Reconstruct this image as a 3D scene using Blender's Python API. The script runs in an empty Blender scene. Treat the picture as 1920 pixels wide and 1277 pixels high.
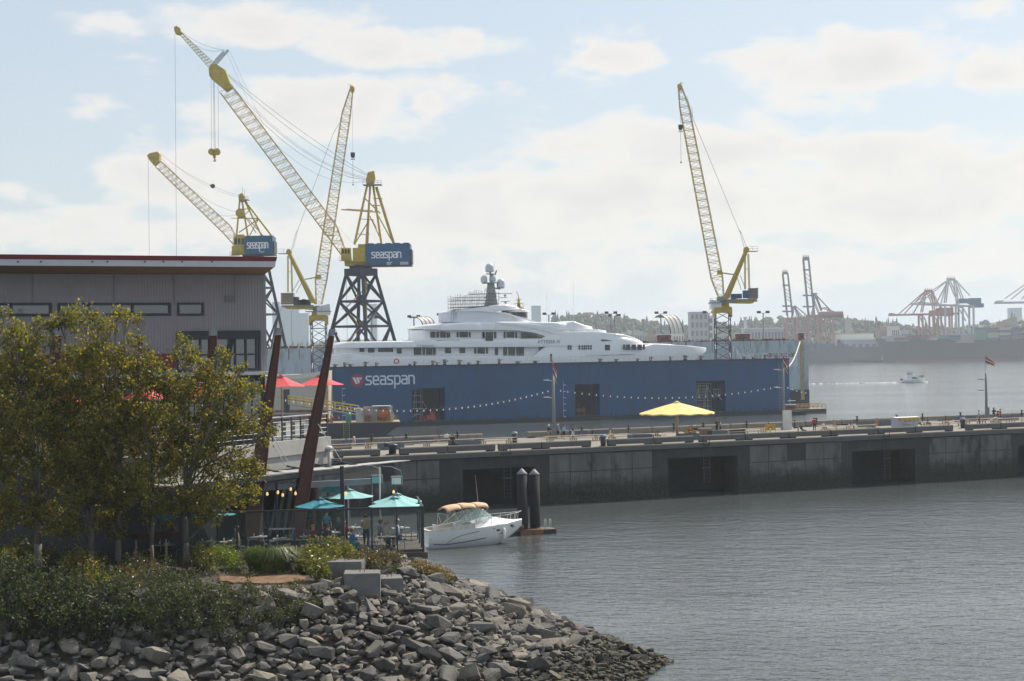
import bpy, bmesh, math, random
import numpy as np
from mathutils import Vector, Matrix, noise
random.seed(7)
RNG = np.random.default_rng(11)
SC = bpy.context.scene
COL = SC.collection
PI = math.pi
V = Vector

# ------------------------------------------------------------------ camera
FPX, CX, CY = 3200.0, 960.0, 638.5          # focal length in photo pixels (60 mm on 36 mm)
EYE = V((0, 0, 17.5))
PITCH = math.atan((660 - CY) / FPX)
CAMROT = Matrix.Rotation(math.radians(90) + PITCH, 3, 'X') @ Matrix.Rotation(-0.0165, 3, 'Z')
cam_data = bpy.data.cameras.new('camera')
cam_data.lens, cam_data.sensor_width = 60.0, 36.0
cam_data.clip_start, cam_data.clip_end = 0.5, 20000
cam = bpy.data.objects.new('camera', cam_data)
cam.matrix_world = Matrix.Translation(EYE) @ CAMROT.to_4x4()
COL.objects.link(cam)
SC.camera = cam

def ray(px, py):
    """world direction of a photo pixel, scaled so that one unit of it is one metre of depth"""
    r = CAMROT @ V(((px - CX) / FPX, -(py - CY) / FPX, -1))
    return r / r.y
def W(px, py, d):
    return EYE + ray(px, py) * d
def onz(px, py, z):
    r = ray(px, py)
    return EYE + r * ((z - EYE.z) / r.z)
def onplane(px, py, p0, n):
    r = ray(px, py)
    return EYE + r * ((p0 - EYE).dot(n) / r.dot(n))

# ------------------------------------------------------------------ sun, sky
SUN_EL, SUN_AZ = 47.0, 43.0                 # azimuth measured from the view direction to the right
sun_dir = V((math.sin(math.radians(SUN_AZ)) * math.cos(math.radians(SUN_EL)),
             math.cos(math.radians(SUN_AZ)) * math.cos(math.radians(SUN_EL)), math.sin(math.radians(SUN_EL))))
sun_data = bpy.data.lights.new('sun', 'SUN')
sun_data.energy, sun_data.angle, sun_data.color = 5.0, math.radians(0.53), (1.0, 0.92, 0.80)
sun = bpy.data.objects.new('sun', sun_data)
sun.rotation_euler = sun_dir.to_track_quat('Z', 'Y').to_euler()
sun.location = (60, 60, 150)
COL.objects.link(sun)

world = bpy.data.worlds.new('World')
SC.world = world
world.use_nodes = True
nt = world.node_tree
nt.nodes.clear()
def N(tree, kind, **kw):
    n = tree.nodes.new(kind)
    for k, v in kw.items():
        setattr(n, k, v)
    return n
def mathn(tree, op, a, b=None, clamp=False):
    n = tree.nodes.new('ShaderNodeMath'); n.operation = op; n.use_clamp = clamp
    for i, x in enumerate((a, b)):
        if x is None: continue
        if isinstance(x, (int, float)): n.inputs[i].default_value = x
        else: tree.links.new(x, n.inputs[i])
    return n.outputs[0]
SKY_STRENGTH = 0.108
def build_sky():
    L = nt.links.new
    out = N(nt, 'ShaderNodeOutputWorld'); bg = N(nt, 'ShaderNodeBackground')
    bg.inputs['Strength'].default_value = SKY_STRENGTH
    sky = N(nt, 'ShaderNodeTexSky', sky_type='NISHITA')
    sky.sun_disc = False
    sky.sun_elevation, sky.sun_rotation = math.radians(SUN_EL), math.radians(SUN_AZ)
    sky.air_density, sky.dust_density, sky.ozone_density = 1.0, 1.6, 1.0
    geo = N(nt, 'ShaderNodeTexCoord')
    sep = N(nt, 'ShaderNodeSeparateXYZ'); L(geo.outputs['Generated'], sep.inputs[0])
    x, y, z = sep.outputs
    az = mathn(nt, 'ARCTAN2', x, y)                                  # azimuth from the view direction, radians
    el = mathn(nt, 'ARCSINE', z)
    comb = N(nt, 'ShaderNodeCombineXYZ')
    L(az, comb.inputs[0]); L(mathn(nt, 'MULTIPLY', el, 2.0), comb.inputs[1])
    def nz(scale, detail, rough, dist=0.0, off=0.0):
        mp = N(nt, 'ShaderNodeMapping'); mp.inputs['Location'].default_value = (off, off * .7, off * .3)
        L(comb.outputs[0], mp.inputs[0])
        n = N(nt, 'ShaderNodeTexNoise'); L(mp.outputs[0], n.inputs['Vector'])
        n.inputs['Scale'].default_value, n.inputs['Detail'].default_value = scale, detail
        n.inputs['Roughness'].default_value, n.inputs['Distortion'].default_value = rough, dist
        return n.outputs['Fac']
    edge = nz(24, 7, .55, .15, 3.1)
    big = nz(7, 5, .55, .1, 8.4)
    # a broken sheet of cloud everywhere, and the cumulus masses that the sky of that day carried
    sheet = mathn(nt, 'MULTIPLY', mathn(nt, 'SUBTRACT', big, .57), 4.5)
    mass = sheet
    # (px, py, half width, half height, weight) of single masses, as directions
    for px, py, rw, rh, wgt in ((560, 205, 230, 75, 1.0), (330, 330, 200, 95, 1.0), (150, 430, 300, 55, .9), (760, 85, 240, 48, .95), (470, 45, 300, 50, .8),
                                (870, 75, 60, 40, .9), (1575, 120, 260, 75, 1.0), (1900, 130, 130, 60, 1.0), (1600, 195, 170, 35, .7), (1160, 110, 90, 35, .8), (802, 200, 40, 40, .85),
                                (1250, 290, 330, 90, 1.0), (1100, 380, 520, 110, 1.1), (1650, 350, 420, 130, 1.1), (820, 380, 230, 75, 1.0), (620, 440, 380, 70, .8), (50, 370, 80, 30, .6),
                                (1850, 300, 200, 60, .7), (1250, 500, 900, 60, .55)):
        d = ray(px, py).normalized()
        a0, e0 = math.atan2(d.x, d.y), math.asin(d.z)
        u = mathn(nt, 'DIVIDE', mathn(nt, 'SUBTRACT', az, a0), rw / FPX)
        v = mathn(nt, 'DIVIDE', mathn(nt, 'SUBTRACT', el, e0), rh / FPX)
        r2 = mathn(nt, 'ADD', mathn(nt, 'MULTIPLY', u, u), mathn(nt, 'MULTIPLY', v, v))
        b = mathn(nt, 'MULTIPLY', mathn(nt, 'SUBTRACT', 1.0, r2), wgt)
        mass = mathn(nt, 'MAXIMUM', mass, b)
    dens = mathn(nt, 'ADD', mass, mathn(nt, 'MULTIPLY', mathn(nt, 'SUBTRACT', edge, .5), 2.6))
    mr = N(nt, 'ShaderNodeMapRange', interpolation_type='SMOOTHSTEP')
    mr.inputs['From Min'].default_value, mr.inputs['From Max'].default_value = .0, .72
    L(dens, mr.inputs['Value'])
    cover = mr.outputs[0]
    # thick parts a little greyer than the bright rims
    mr2 = N(nt, 'ShaderNodeMapRange'); L(dens, mr2.inputs['Value'])
    mr2.inputs['From Min'].default_value, mr2.inputs['From Max'].default_value = .35, 1.5
    cc = N(nt, 'ShaderNodeMix', data_type='RGBA'); L(mr2.outputs[0], cc.inputs['Factor'])
    cc.inputs['A'].default_value = (CLOUD_A[0], CLOUD_A[1], CLOUD_A[2], 1); cc.inputs['B'].default_value = (CLOUD_B[0], CLOUD_B[1], CLOUD_B[2], 1)
    # thin high veil over the blue, thickening to the horizon
    veil = mathn(nt, 'ADD', .56, mathn(nt, 'MULTIPLY', mathn(nt, 'POWER', mathn(nt, 'SUBTRACT', 1.0, mathn(nt, 'ABSOLUTE', z)), 22.0), .5))
    vm = N(nt, 'ShaderNodeMix', data_type='RGBA'); L(veil, vm.inputs['Factor']); L(sky.outputs[0], vm.inputs['A'])
    vm.inputs['B'].default_value = (VEIL[0], VEIL[1], VEIL[2], 1)
    fin = N(nt, 'ShaderNodeMix', data_type='RGBA')
    L(mathn(nt, 'MULTIPLY', cover, .82), fin.inputs['Factor'])
    L(vm.outputs['Result'], fin.inputs['A']); L(cc.outputs['Result'], fin.inputs['B'])
    L(fin.outputs['Result'], bg.inputs['Color']); L(bg.outputs[0], out.inputs[0])
CLOUD_A, CLOUD_B, VEIL = (7.9, 7.5, 7.0), (6.5, 6.25, 6.0), (5.7, 6.35, 6.9)
build_sky()

vs = SC.view_settings
SC.display_settings.display_device = 'sRGB'
vs.view_transform, vs.look, vs.exposure, vs.gamma = 'Standard', 'None', 0.2, 1.0
vs.use_curve_mapping = False
SC.render.engine = 'CYCLES'
cy = SC.cycles
cy.use_denoising = True
cy.max_bounces, cy.diffuse_bounces, cy.glossy_bounces, cy.transmission_bounces, cy.transparent_max_bounces, cy.volume_bounces = 8, 3, 3, 4, 16, 1
cy.caustics_reflective = cy.caustics_refractive = False
cy.sample_clamp_indirect = 6.0

# ------------------------------------------------------------------ materials
MATS = {}
def lin(c):
    """sRGB 0..255 triple to linear"""
    return tuple(((x / 255) / 12.92 if x / 255 <= .04045 else ((x / 255 + .055) / 1.055) ** 2.4) for x in c)
def mat(name, col, rough=.6, metal=0.0, var=.18, scale=1.5, bump=0.0, bscale=8.0, dirt=None, dirt_amt=.5, dirt_scale=.6, stretch=None, spec=.5, ior=None, coat=0.0, extra=None):
    """Principled material: base colour broken by noise, optional dirt of another colour, optional relief"""
    if name in MATS: return MATS[name]
    m = bpy.data.materials.new(name); m.use_nodes = True
    t = m.node_tree; L = t.links.new
    b = t.nodes['Principled BSDF']
    b.inputs['Roughness'].default_value, b.inputs['Metallic'].default_value = rough, metal
    b.inputs['Specular IOR Level'].default_value = spec
    b.inputs['Coat Weight'].default_value = coat
    if ior: b.inputs['IOR'].default_value = ior
    tc = N(t, 'ShaderNodeTexCoord')
    vec = tc.outputs['Object']
    if stretch:
        mp = N(t, 'ShaderNodeMapping'); mp.inputs['Scale'].default_value = stretch
        L(vec, mp.inputs[0]); vec = mp.outputs[0]
    n1 = N(t, 'ShaderNodeTexNoise'); L(vec, n1.inputs['Vector'])
    n1.inputs['Scale'].default_value, n1.inputs['Detail'].default_value, n1.inputs['Roughness'].default_value = scale, 6, .6
    mx = N(t, 'ShaderNodeMix', data_type='RGBA')
    mx.inputs['A'].default_value = (*[max(0, c * (1 - var)) for c in col], 1)
    mx.inputs['B'].default_value = (*[min(1, c * (1 + var)) for c in col], 1)
    mr = N(t, 'ShaderNodeMapRange'); L(n1.outputs['Fac'], mr.inputs['Value'])
    mr.inputs['From Min'].default_value, mr.inputs['From Max'].default_value = .3, .7
    L(mr.outputs[0], mx.inputs['Factor'])
    c = mx.outputs['Result']
    if dirt:
        n2 = N(t, 'ShaderNodeTexNoise'); L(vec, n2.inputs['Vector'])
        n2.inputs['Scale'].default_value, n2.inputs['Detail'].default_value, n2.inputs['Roughness'].default_value = dirt_scale, 9, .68
        mr2 = N(t, 'ShaderNodeMapRange', interpolation_type='SMOOTHSTEP'); L(n2.outputs['Fac'], mr2.inputs['Value'])
        mr2.inputs['From Min'].default_value, mr2.inputs['From Max'].default_value = .48, .68
        mr2.inputs['To Max'].default_value = dirt_amt
        md = N(t, 'ShaderNodeMix', data_type='RGBA'); L(mr2.outputs[0], md.inputs['Factor']); L(c, md.inputs['A'])
        md.inputs['B'].default_value = (*dirt, 1)
        c = md.outputs['Result']
    if extra: c = extra(t, c, tc)
    L(c, b.inputs['Base Color'])
    if bump:
        n3 = N(t, 'ShaderNodeTexNoise'); L(vec, n3.inputs['Vector'])
        n3.inputs['Scale'].default_value, n3.inputs['Detail'].default_value, n3.inputs['Roughness'].default_value = bscale, 8, .62
        bp = N(t, 'ShaderNodeBump'); bp.inputs['Strength'].default_value, bp.inputs['Distance'].default_value = 1.0, bump
        L(n3.outputs['Fac'], bp.inputs['Height']); L(bp.outputs[0], b.inputs['Normal'])
    MATS[name] = m
    return m
def glass(name, tint=(.8, .9, .9), alpha=.25, rough=.02):
    """thin pane: part see-through, part glossy"""
    if name in MATS: return MATS[name]
    m = bpy.data.materials.new(name); m.use_nodes = True
    t = m.node_tree; L = t.links.new
    b = t.nodes['Principled BSDF']
    b.inputs['Base Color'].default_value = (*tint, 1); b.inputs['Roughness'].default_value = rough
    b.inputs['Alpha'].default_value = alpha
    MATS[name] = m
    return m
def emit(name, col, strength):
    if name in MATS: return MATS[name]
    m = bpy.data.materials.new(name); m.use_nodes = True
    b = m.node_tree.nodes['Principled BSDF']
    b.inputs['Base Color'].default_value = (*col, 1); b.inputs['Emission Color'].default_value = (*col, 1)
    b.inputs['Emission Strength'].default_value = strength
    MATS[name] = m
    return m

# ------------------------------------------------------------------ mesh builder
class MB:
    def __init__(self): self.v, self.f, self.mi, self.cur, self.sm = [], [], [], 0, []
    def m(self, i): self.cur = i; return self
    def add(self, verts, faces, smooth=False):
        o = len(self.v)
        self.v += [tuple(x) for x in verts]
        for f in faces:
            self.f.append(tuple(i + o for i in f)); self.mi.append(self.cur); self.sm.append(smooth)
        return self
    def hexa(self, c8): return self.add(c8, [(0, 3, 2, 1), (4, 5, 6, 7), (0, 1, 5, 4), (1, 2, 6, 5), (2, 3, 7, 6), (3, 0, 4, 7)])
    def box(self, a, b):
        x0, y0, z0 = a; x1, y1, z1 = b
        x0, x1 = min(x0, x1), max(x0, x1); y0, y1 = min(y0, y1), max(y0, y1); z0, z1 = min(z0, z1), max(z0, z1)
        return self.hexa([(x0, y0, z0), (x1, y0, z0), (x1, y1, z0), (x0, y1, z0), (x0, y0, z1), (x1, y0, z1), (x1, y1, z1), (x0, y1, z1)])
    def obox(self, o, u, v, w, a, b):
        """box in the frame o,u,v,w from local corner a to b"""
        P = lambda x, y, z: o + u * x + v * y + w * z
        x0, y0, z0 = a; x1, y1, z1 = b
        return self.hexa([P(x0, y0, z0), P(x1, y0, z0), P(x1, y1, z0), P(x0, y1, z0), P(x0, y0, z1), P(x1, y0, z1), P(x1, y1, z1), P(x0, y1, z1)])
    def bar(self, p, q, r, n=4, r2=None, cap=True, smooth=False):
        p, q = V(p), V(q); d = q - p
        if d.length < 1e-6: return self
        d.normalize(); up = V((0, 0, 1)) if abs(d.z) < .95 else V((0, 1, 0))
        u = d.cross(up).normalized(); w = u.cross(d)
        r2 = r if r2 is None else r2
        off = PI / 4 if n == 4 else 0
        vs_ = []
        for c, rr in ((p, r), (q, r2)):
            vs_ += [c + (u * math.cos(off + 2 * PI * i / n) + w * math.sin(off + 2 * PI * i / n)) * rr for i in range(n)]
        fs = [(i, (i + 1) % n, n + (i + 1) % n, n + i) for i in range(n)]
        self.add(vs_, fs, smooth)
        if cap: 
            o = len(self.v) - 2 * n
            for f in (tuple(reversed(range(n))), tuple(range(n, 2 * n))):
                self.f.append(tuple(i + o for i in f)); self.mi.append(self.cur); self.sm.append(False)
        return self
    def tube(self, pts, r, n=5):
        for a, b in zip(pts, pts[1:]): self.bar(a, b, r, n, cap=True, smooth=n > 5)
        return self
    def prism(self, poly, d):
        """polygon (list of 3D points) swept by vector d"""
        n = len(poly); d = V(d)
        vs_ = [V(p) for p in poly] + [V(p) + d for p in poly]
        return self.add(vs_, [tuple(reversed(range(n))), tuple(range(n, 2 * n))] + [(i, (i + 1) % n, n + (i + 1) % n, n + i) for i in range(n)])
    def lathe(self, c, prof, n=16, axis=V((0, 0, 1)), smooth=True):
        """prof: (radius, height) pairs along axis from c"""
        axis = V(axis).normalized(); up = V((0, 1, 0)) if abs(axis.z) > .9 else V((0, 0, 1))
        u = axis.cross(up).normalized(); w = axis.cross(u)
        c = V(c); vs_ = []
        for r, h in prof:
            vs_ += [c + axis * h + (u * math.cos(2 * PI * i / n) + w * math.sin(2 * PI * i / n)) * max(r, 1e-4) for i in range(n)]
        fs = []
        for k in range(len(prof) - 1):
            for i in range(n):
                fs.append((k * n + i, k * n + (i + 1) % n, (k + 1) * n + (i + 1) % n, (k + 1) * n + i))
        fs.append(tuple(reversed(range(n)))); fs.append(tuple((len(prof) - 1) * n + i for i in range(n)))
        return self.add(vs_, fs, smooth)
    def loft(self, rings, smooth=True, closed=True, caps=True):
        n = len(rings[0]); vs_ = [p for r in rings for p in r]; fs = []
        for k in range(len(rings) - 1):
            for i in range(n if closed else n - 1):
                j = (i + 1) % n
                fs.append((k * n + i, k * n + j, (k + 1) * n + j, (k + 1) * n + i))
        if caps and closed: fs.append(tuple(reversed(range(n)))); fs.append(tuple((len(rings) - 1) * n + i for i in range(n)))
        return self.add(vs_, fs, smooth)
    def lattice(self, p, q, w0, w1, h0, h1, n, rc, rb, side):
        """four-chord lattice beam from p to q; w across `side`, h across the other way"""
        p, q, side = V(p), V(q), V(side).normalized()
        d = (q - p).normalized(); other = d.cross(side).normalized(); side = other.cross(d).normalized()
        def ringpts(t):
            c = p.lerp(q, t); w = (w0 + (w1 - w0) * t) / 2; h = (h0 + (h1 - h0) * t) / 2
            return [c + side * w * a + other * h * b for a, b in ((-1, -1), (1, -1), (1, 1), (-1, 1))]
        R = [ringpts(i / n) for i in range(n + 1)]
        for k in range(4): self.bar(R[0][k], R[-1][k], rc, 4)
        for i in range(n):
            for k in range(4):
                a, b = (k, (k + 1) % 4) if i % 2 == 0 else ((k + 1) % 4, k)
                self.bar(R[i][a], R[i + 1][b], rb, 3, cap=False)
                if i % 2 == 0: self.bar(R[i][k], R[i][(k + 1) % 4], rb, 3, cap=False)
        return self
    def build(self, name, mats, parent=None, base=None, **tags):
        """base: world point subtracted from every vertex (the parent's place)"""
        me = bpy.data.meshes.new(name)
        vv = np.array(self.v, dtype=np.float64) if self.v else np.zeros((0, 3))
        if base is not None and len(vv): vv = vv - np.array(tuple(base))
        me.from_pydata(vv.tolist(), [], self.f)
        for mm in (mats if isinstance(mats, (list, tuple)) else [mats]): me.materials.append(mm)
        if self.f:
            me.polygons.foreach_set('material_index', self.mi)
            me.polygons.foreach_set('use_smooth', self.sm)
        me.update()
        return link(name, me, parent, **tags)
def link(name, data, parent=None, loc=None, rotz=0, **tags):
    o = bpy.data.objects.new(name, data)
    COL.objects.link(o)
    if parent is not None: o.parent = parent
    if loc is not None: o.location = loc
    if rotz: o.rotation_euler = (0, 0, rotz)
    for k, v in tags.items(): o[k] = v
    return o
def thing(name, label, category, loc=(0, 0, 0), rotz=0, group=None):
    o = link(name, None, None, loc, rotz, label=label, category=category)
    o.empty_display_size = .2
    if group: o['group'] = group
    return o
def retag(o, label, category=None, group=None):
    o['label'] = label
    if category: o['category'] = category
    if group: o['group'] = group
    return o
def dup(root, loc, rotz=None, label=None, scale=None):
    def cp(o, par):
        c = o.copy(); COL.objects.link(c); c.parent = par
        for ch in KIDS.get(o.name, ()): cp(ch, c)
        return c
    c = cp(root, None); c.location = loc
    if rotz is not None: c.rotation_euler = (0, 0, rotz)
    if scale is not None: c.scale = (scale,) * 3 if isinstance(scale, (int, float)) else scale
    if label: c['label'] = label
    return c
KIDS = {}
def note_kids(root):
    """remember the children of a thing once, so that copies do not search the scene"""
    for ch in root.children:
        KIDS.setdefault(root.name, []).append(ch); note_kids(ch)
def ordinal(i):
    w = ('first second third fourth fifth sixth seventh eighth ninth tenth eleventh twelfth thirteenth fourteenth fifteenth sixteenth seventeenth eighteenth nineteenth twentieth').split()
    return w[i] if i < 20 else {20: 'twenty-first', 21: 'twenty-second', 22: 'twenty-third', 23: 'twenty-fourth', 24: 'twenty-fifth', 25: 'twenty-sixth'}.get(i, str(i + 1) + 'th')
# ================================================================== the setting
def water_mat():
    m = bpy.data.materials.new('sea_water'); m.use_nodes = True
    t = m.node_tree; L = t.links.new; b = t.nodes['Principled BSDF']
    b.inputs['Base Color'].default_value = (.072, .082, .082, 1)
    b.inputs['Roughness'].default_value = .07; b.inputs['IOR'].default_value = 1.333
    tc = N(t, 'ShaderNodeTexCoord')
    def nz(sc, det, stretch, w):
        mp = N(t, 'ShaderNodeMapping'); mp.inputs['Scale'].default_value = stretch; mp.inputs['Rotation'].default_value = (0, 0, .35)
        L(tc.outputs['Object'], mp.inputs[0])
        n = N(t, 'ShaderNodeTexNoise'); n.inputs['Scale'].default_value, n.inputs['Detail'].default_value = sc, det
        n.inputs['Roughness'].default_value = .6; n.inputs['Distortion'].default_value = .4
        L(mp.outputs[0], n.inputs['Vector'])
        return mathn(t, 'MULTIPLY', n.outputs['Fac'], w)
    # broad patches where the wind roughens the surface more or less
    pn = N(t, 'ShaderNodeTexNoise'); pn.inputs['Scale'].default_value, pn.inputs['Detail'].default_value = .012, 4
    mp = N(t, 'ShaderNodeMapping'); mp.inputs['Scale'].default_value = (.45, 1.6, 1); L(tc.outputs['Object'], mp.inputs[0]); L(mp.outputs[0], pn.inputs['Vector'])
    pr = N(t, 'ShaderNodeMapRange'); L(pn.outputs['Fac'], pr.inputs['Value'])
    pr.inputs['From Min'].default_value, pr.inputs['From Max'].default_value, pr.inputs['To Min'].default_value, pr.inputs['To Max'].default_value = .38, .62, .45, 1.1
    h = mathn(t, 'ADD', mathn(t, 'ADD', nz(.16, 3, (.6, 1.3, 1), .22), nz(.85, 3, (.8, 1.1, 1), .175)), nz(2.6, 3, (.85, 1.05, 1), .055))
    bp = N(t, 'ShaderNodeBump'); bp.inputs['Distance'].default_value = 1.0
    L(pr.outputs[0], bp.inputs['Strength']); L(h, bp.inputs['Height']); L(bp.outputs[0], b.inputs['Normal'])
    return m
w_ = MB(); w_.add([(-1500, -60, 0), (2600, -60, 0), (2600, 4000, 0), (-1500, 4000, 0)], [(0, 1, 2, 3)])
w_.build('water', water_mat(), kind='structure')

# ---- near shore: a spit of fill whose rocky bank falls to the water
SHORE = [(-60, 70), (-30, 73), (-18, 75), (-12, 76), (-5, 77.6), (0, 79.5), (4, 83.5), (6.6, 90.5), (8.4, 96), (5.6, 103), (3.2, 108), (1.6, 114), (-1.0, 119), (-4, 122.5), (-7.5, 120), (-10, 113), (-13.5, 111), (-17, 118), (-60, 124)]
CREST = [(-60, 82), (-30, 83), (-20, 84.2), (-14.5, 84.8), (-10.8, 86.4), (-8.4, 89.5), (-6.8, 93.5), (-7.4, 99), (-9.5, 102.5), (-13.6, 105), (-17.5, 112), (-60, 120)]
ZTOP = 5.9
def seg_dist(P, line):
    """distance of points P (n,2) to a polyline, and side sign (+ left of its direction)"""
    best = np.full(len(P), 1e9); side = np.zeros(len(P))
    for (x0, y0), (x1, y1) in zip(line, line[1:]):
        a = np.array([x0, y0]); d = np.array([x1 - x0, y1 - y0]); L2 = d @ d
        t = np.clip(((P - a) @ d) / L2, 0, 1)
        q = a + t[:, None] * d
        r = P - q
        ds = np.hypot(r[:, 0], r[:, 1])
        cr = d[0] * (P[:, 1] - a[1]) - d[1] * (P[:, 0] - a[0])
        m_ = ds < best - 1e-9
        best[m_] = ds[m_]; side[m_] = np.sign(cr[m_])
    return best, side
def ground_z(P):
    P = np.atleast_2d(np.asarray(P, dtype=float))
    ds, ss = seg_dist(P, SHORE); dc, sc_ = seg_dist(P, CREST)
    slope = ZTOP * ds / (ds + dc + 1e-6)
    z = np.where(ss < 0, -0.45 * ds, np.where(sc_ > 0, ZTOP, slope))
    return np.maximum(z, -6.0)
def gz(x, y): return float(ground_z([(x, y)])[0])
def onground(px, py):
    """first point of the near bank that the pixel's ray meets"""
    r = ray(px, py)
    ds = np.arange(70, 130, .1)
    P = np.array([(EYE + r * d)[:] for d in ds])
    g = ground_z(P[:, :2])
    k = np.nonzero(P[:, 2] <= np.maximum(g, 0))[0]
    i = k[0] if len(k) else len(ds) - 1
    return V(P[i])
xs = np.concatenate([np.arange(-60, 14.01, .7)]); ys = np.concatenate([np.arange(66, 130, .7), np.arange(130, 201, 5)])
XX, YY = np.meshgrid(xs, ys); PP = np.stack([XX.ravel(), YY.ravel()], 1)
Z = ground_z(PP) - .12
for i, (x, y) in enumerate(PP):
    if -.5 < Z[i]: Z[i] += .16 * (noise.noise(V((x * .9, y * .9, 0))))
nx = len(xs)
gf = [(j * nx + i, j * nx + i + 1, (j + 1) * nx + i + 1, (j + 1) * nx + i) for j in range(len(ys) - 1) for i in range(nx - 1)]
gm = MB(); gm.add(np.column_stack([PP, Z]).tolist(), gf, True)
M_soil = mat('dark_soil', (.055, .043, .032), .95, var=.35, scale=1.2, bump=.06, bscale=5)
gm.build('ground', M_soil, kind='structure')
# tan gravel path on top of the bank (a sheet just above the soil)
pp = [onz(490 + 82 * math.cos(a) * (1 + .22 * noise.noise(V((3 * math.cos(a), 3 * math.sin(a), 2)))), 1081.5 - 10.5 * math.sin(a) * (1 + .4 * noise.noise(V((4 * math.cos(a), 4 * math.sin(a), 7)))), ZTOP + .03) for a in np.linspace(0, 2 * PI, 44, endpoint=False)]
M_path = mat('gravel_path', (.17, .10, .055), .95, var=.4, scale=2, bump=.05, bscale=14)
pm = MB(); pm.prism([V((p.x, p.y, ZTOP - .25)) for p in pp[::-1]], (0, 0, .235)); pm.build('path', M_path, kind='structure')

# ---- far shore with its wooded slope
def ridge(x):      # height of the far slope along the world's X at its back edge
    t = (x - 60) / 900.0
    return (30 if x < 60 else 40) + 11 * math.sin(x * .006 + 1) + 8 * math.sin(x * .017) + (6 if x > 300 else 0)
far_y = 1880
hx = np.arange(-900, 1500, 25)
hb = MB(); rows = []
for y, k in ((far_y + 60, .0), (far_y + 180, .25), (far_y + 420, .7), (far_y + 700, 1.0), (far_y + 1100, 1.02), (far_y + 1500, .6)):
    rows.append([(x, y, 2.8 + ridge(x) * k * (.55 if x < 40 else 1.0)) for x in hx])
hb.loft(rows, closed=False, caps=False)
M_hill = mat('hill_ground', (.05, .065, .04), .95, var=.3, scale=.02)
hb.build('hills', M_hill, kind='structure')
fb = MB(); fb.box((-1200, far_y + 6, -3), (1500, far_y + 160, 2.8))
fb.build('far_shore', mat('quay_concrete', (.25, .25, .24), .9, var=.2, scale=.02), kind='structure')
# further ridge, almost lost in the air
hb = MB(); rows = []
for y, k in ((3200, 0), (3400, .8), (3600, 1.0), (3800, .8)):
    rows.append([(x, y, 2 + k * (50 + 16 * math.sin(x * .0035 + .4) + 9 * math.sin(x * .013))) for x in np.arange(-1500, 2600, 40)])
hb.loft(rows, closed=False, caps=False); hb.build('hills', M_hill, kind='structure')
# trees on the slope: read as one mass from here
def clump(mb, c, r, h, conifer, rnd):
    if conifer:
        for k in range(4):
            z0 = h * (.12 + .2 * k); rr = r * (1 - k * .22)
            n = 7; a0 = rnd.random() * 6
            vs_ = [(c[0] + rr * rnd.uniform(.75, 1.15) * math.cos(a0 + 2 * PI * i / n), c[1] + rr * math.sin(a0 + 2 * PI * i / n), c[2] + z0 + rnd.uniform(-.6, .6)) for i in range(n)] + [(c[0], c[1], c[2] + z0 + h * .34)]
            mb.add(vs_, [(i, (i + 1) % n, n) for i in range(n)])
    else:
        for _ in range(7):
            a, q = rnd.random() * 2 * PI, rnd.random() ** .5 * r * .7
            cc = V((c[0] + q * math.cos(a), c[1] + q * math.sin(a), c[2] + h * rnd.uniform(.35, .85))); s = r * rnd.uniform(.35, .6)
            n = 6; rings = []
            for zz, rr in ((-.8, .45), (-.2, 1.0), (.4, .85), (.85, .35)):
                rings.append([(cc.x + s * rr * rnd.uniform(.8, 1.2) * math.cos(2 * PI * i / n), cc.y + s * rr * rnd.uniform(.8, 1.2) * math.sin(2 * PI * i / n), cc.z + s * zz * .9) for i in range(n)])
            mb.loft(rings, smooth=False)
rnd = random.Random(5)
fw = MB()
def hill_h(x, y):
    ks = ((far_y + 60, .0), (far_y + 180, .25), (far_y + 420, .7), (far_y + 700, 1.0), (far_y + 1100, 1.02))
    for (a, ka), (b, kb) in zip(ks, ks[1:]):
        if a <= y <= b: return 2.8 + ridge(x) * (ka + (kb - ka) * (y - a) / (b - a)) * (.55 if x < 40 else 1.0)
    return 3
for i in range(1500):
    y = far_y + 70 + 640 * rnd.random() ** .75; x = rnd.uniform(-.19, .34) * y
    con = rnd.random() < .28
    fw.m(rnd.randrange(3)); h = rnd.uniform(10, 19) * (1.35 if con else 1)
    clump(fw, (x, y, hill_h(x, y) - 1), rnd.uniform(5, 9) * (.7 if con else 1), h, con, rnd)
fw.build('far_woods', [mat('wood_green', (.045, .07, .03), .9, var=.3, scale=.2), mat('wood_dark', (.028, .05, .03), .9, var=.3, scale=.2), mat('wood_olive', (.075, .085, .035), .9, var=.3, scale=.2)], kind='stuff')

# ---- the air over the inlet: pale even haze
HZ = bpy.data.materials.new('haze_air'); HZ.use_nodes = True
t = HZ.node_tree; t.nodes.clear()
o_ = N(t, 'ShaderNodeOutputMaterial'); pv = N(t, 'ShaderNodeVolumePrincipled')
pv.inputs['Color'].default_value = (.84, .92, 1.0, 1); pv.inputs['Density'].default_value = 0.00013; pv.inputs['Anisotropy'].default_value = .35
t.links.new(pv.outputs[0], o_.inputs['Volume'])
hz = MB(); hz.box((-1600, -80, -7.5), (2700, 4100, 128)); hz.build('haze', HZ, kind='stuff')
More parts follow.
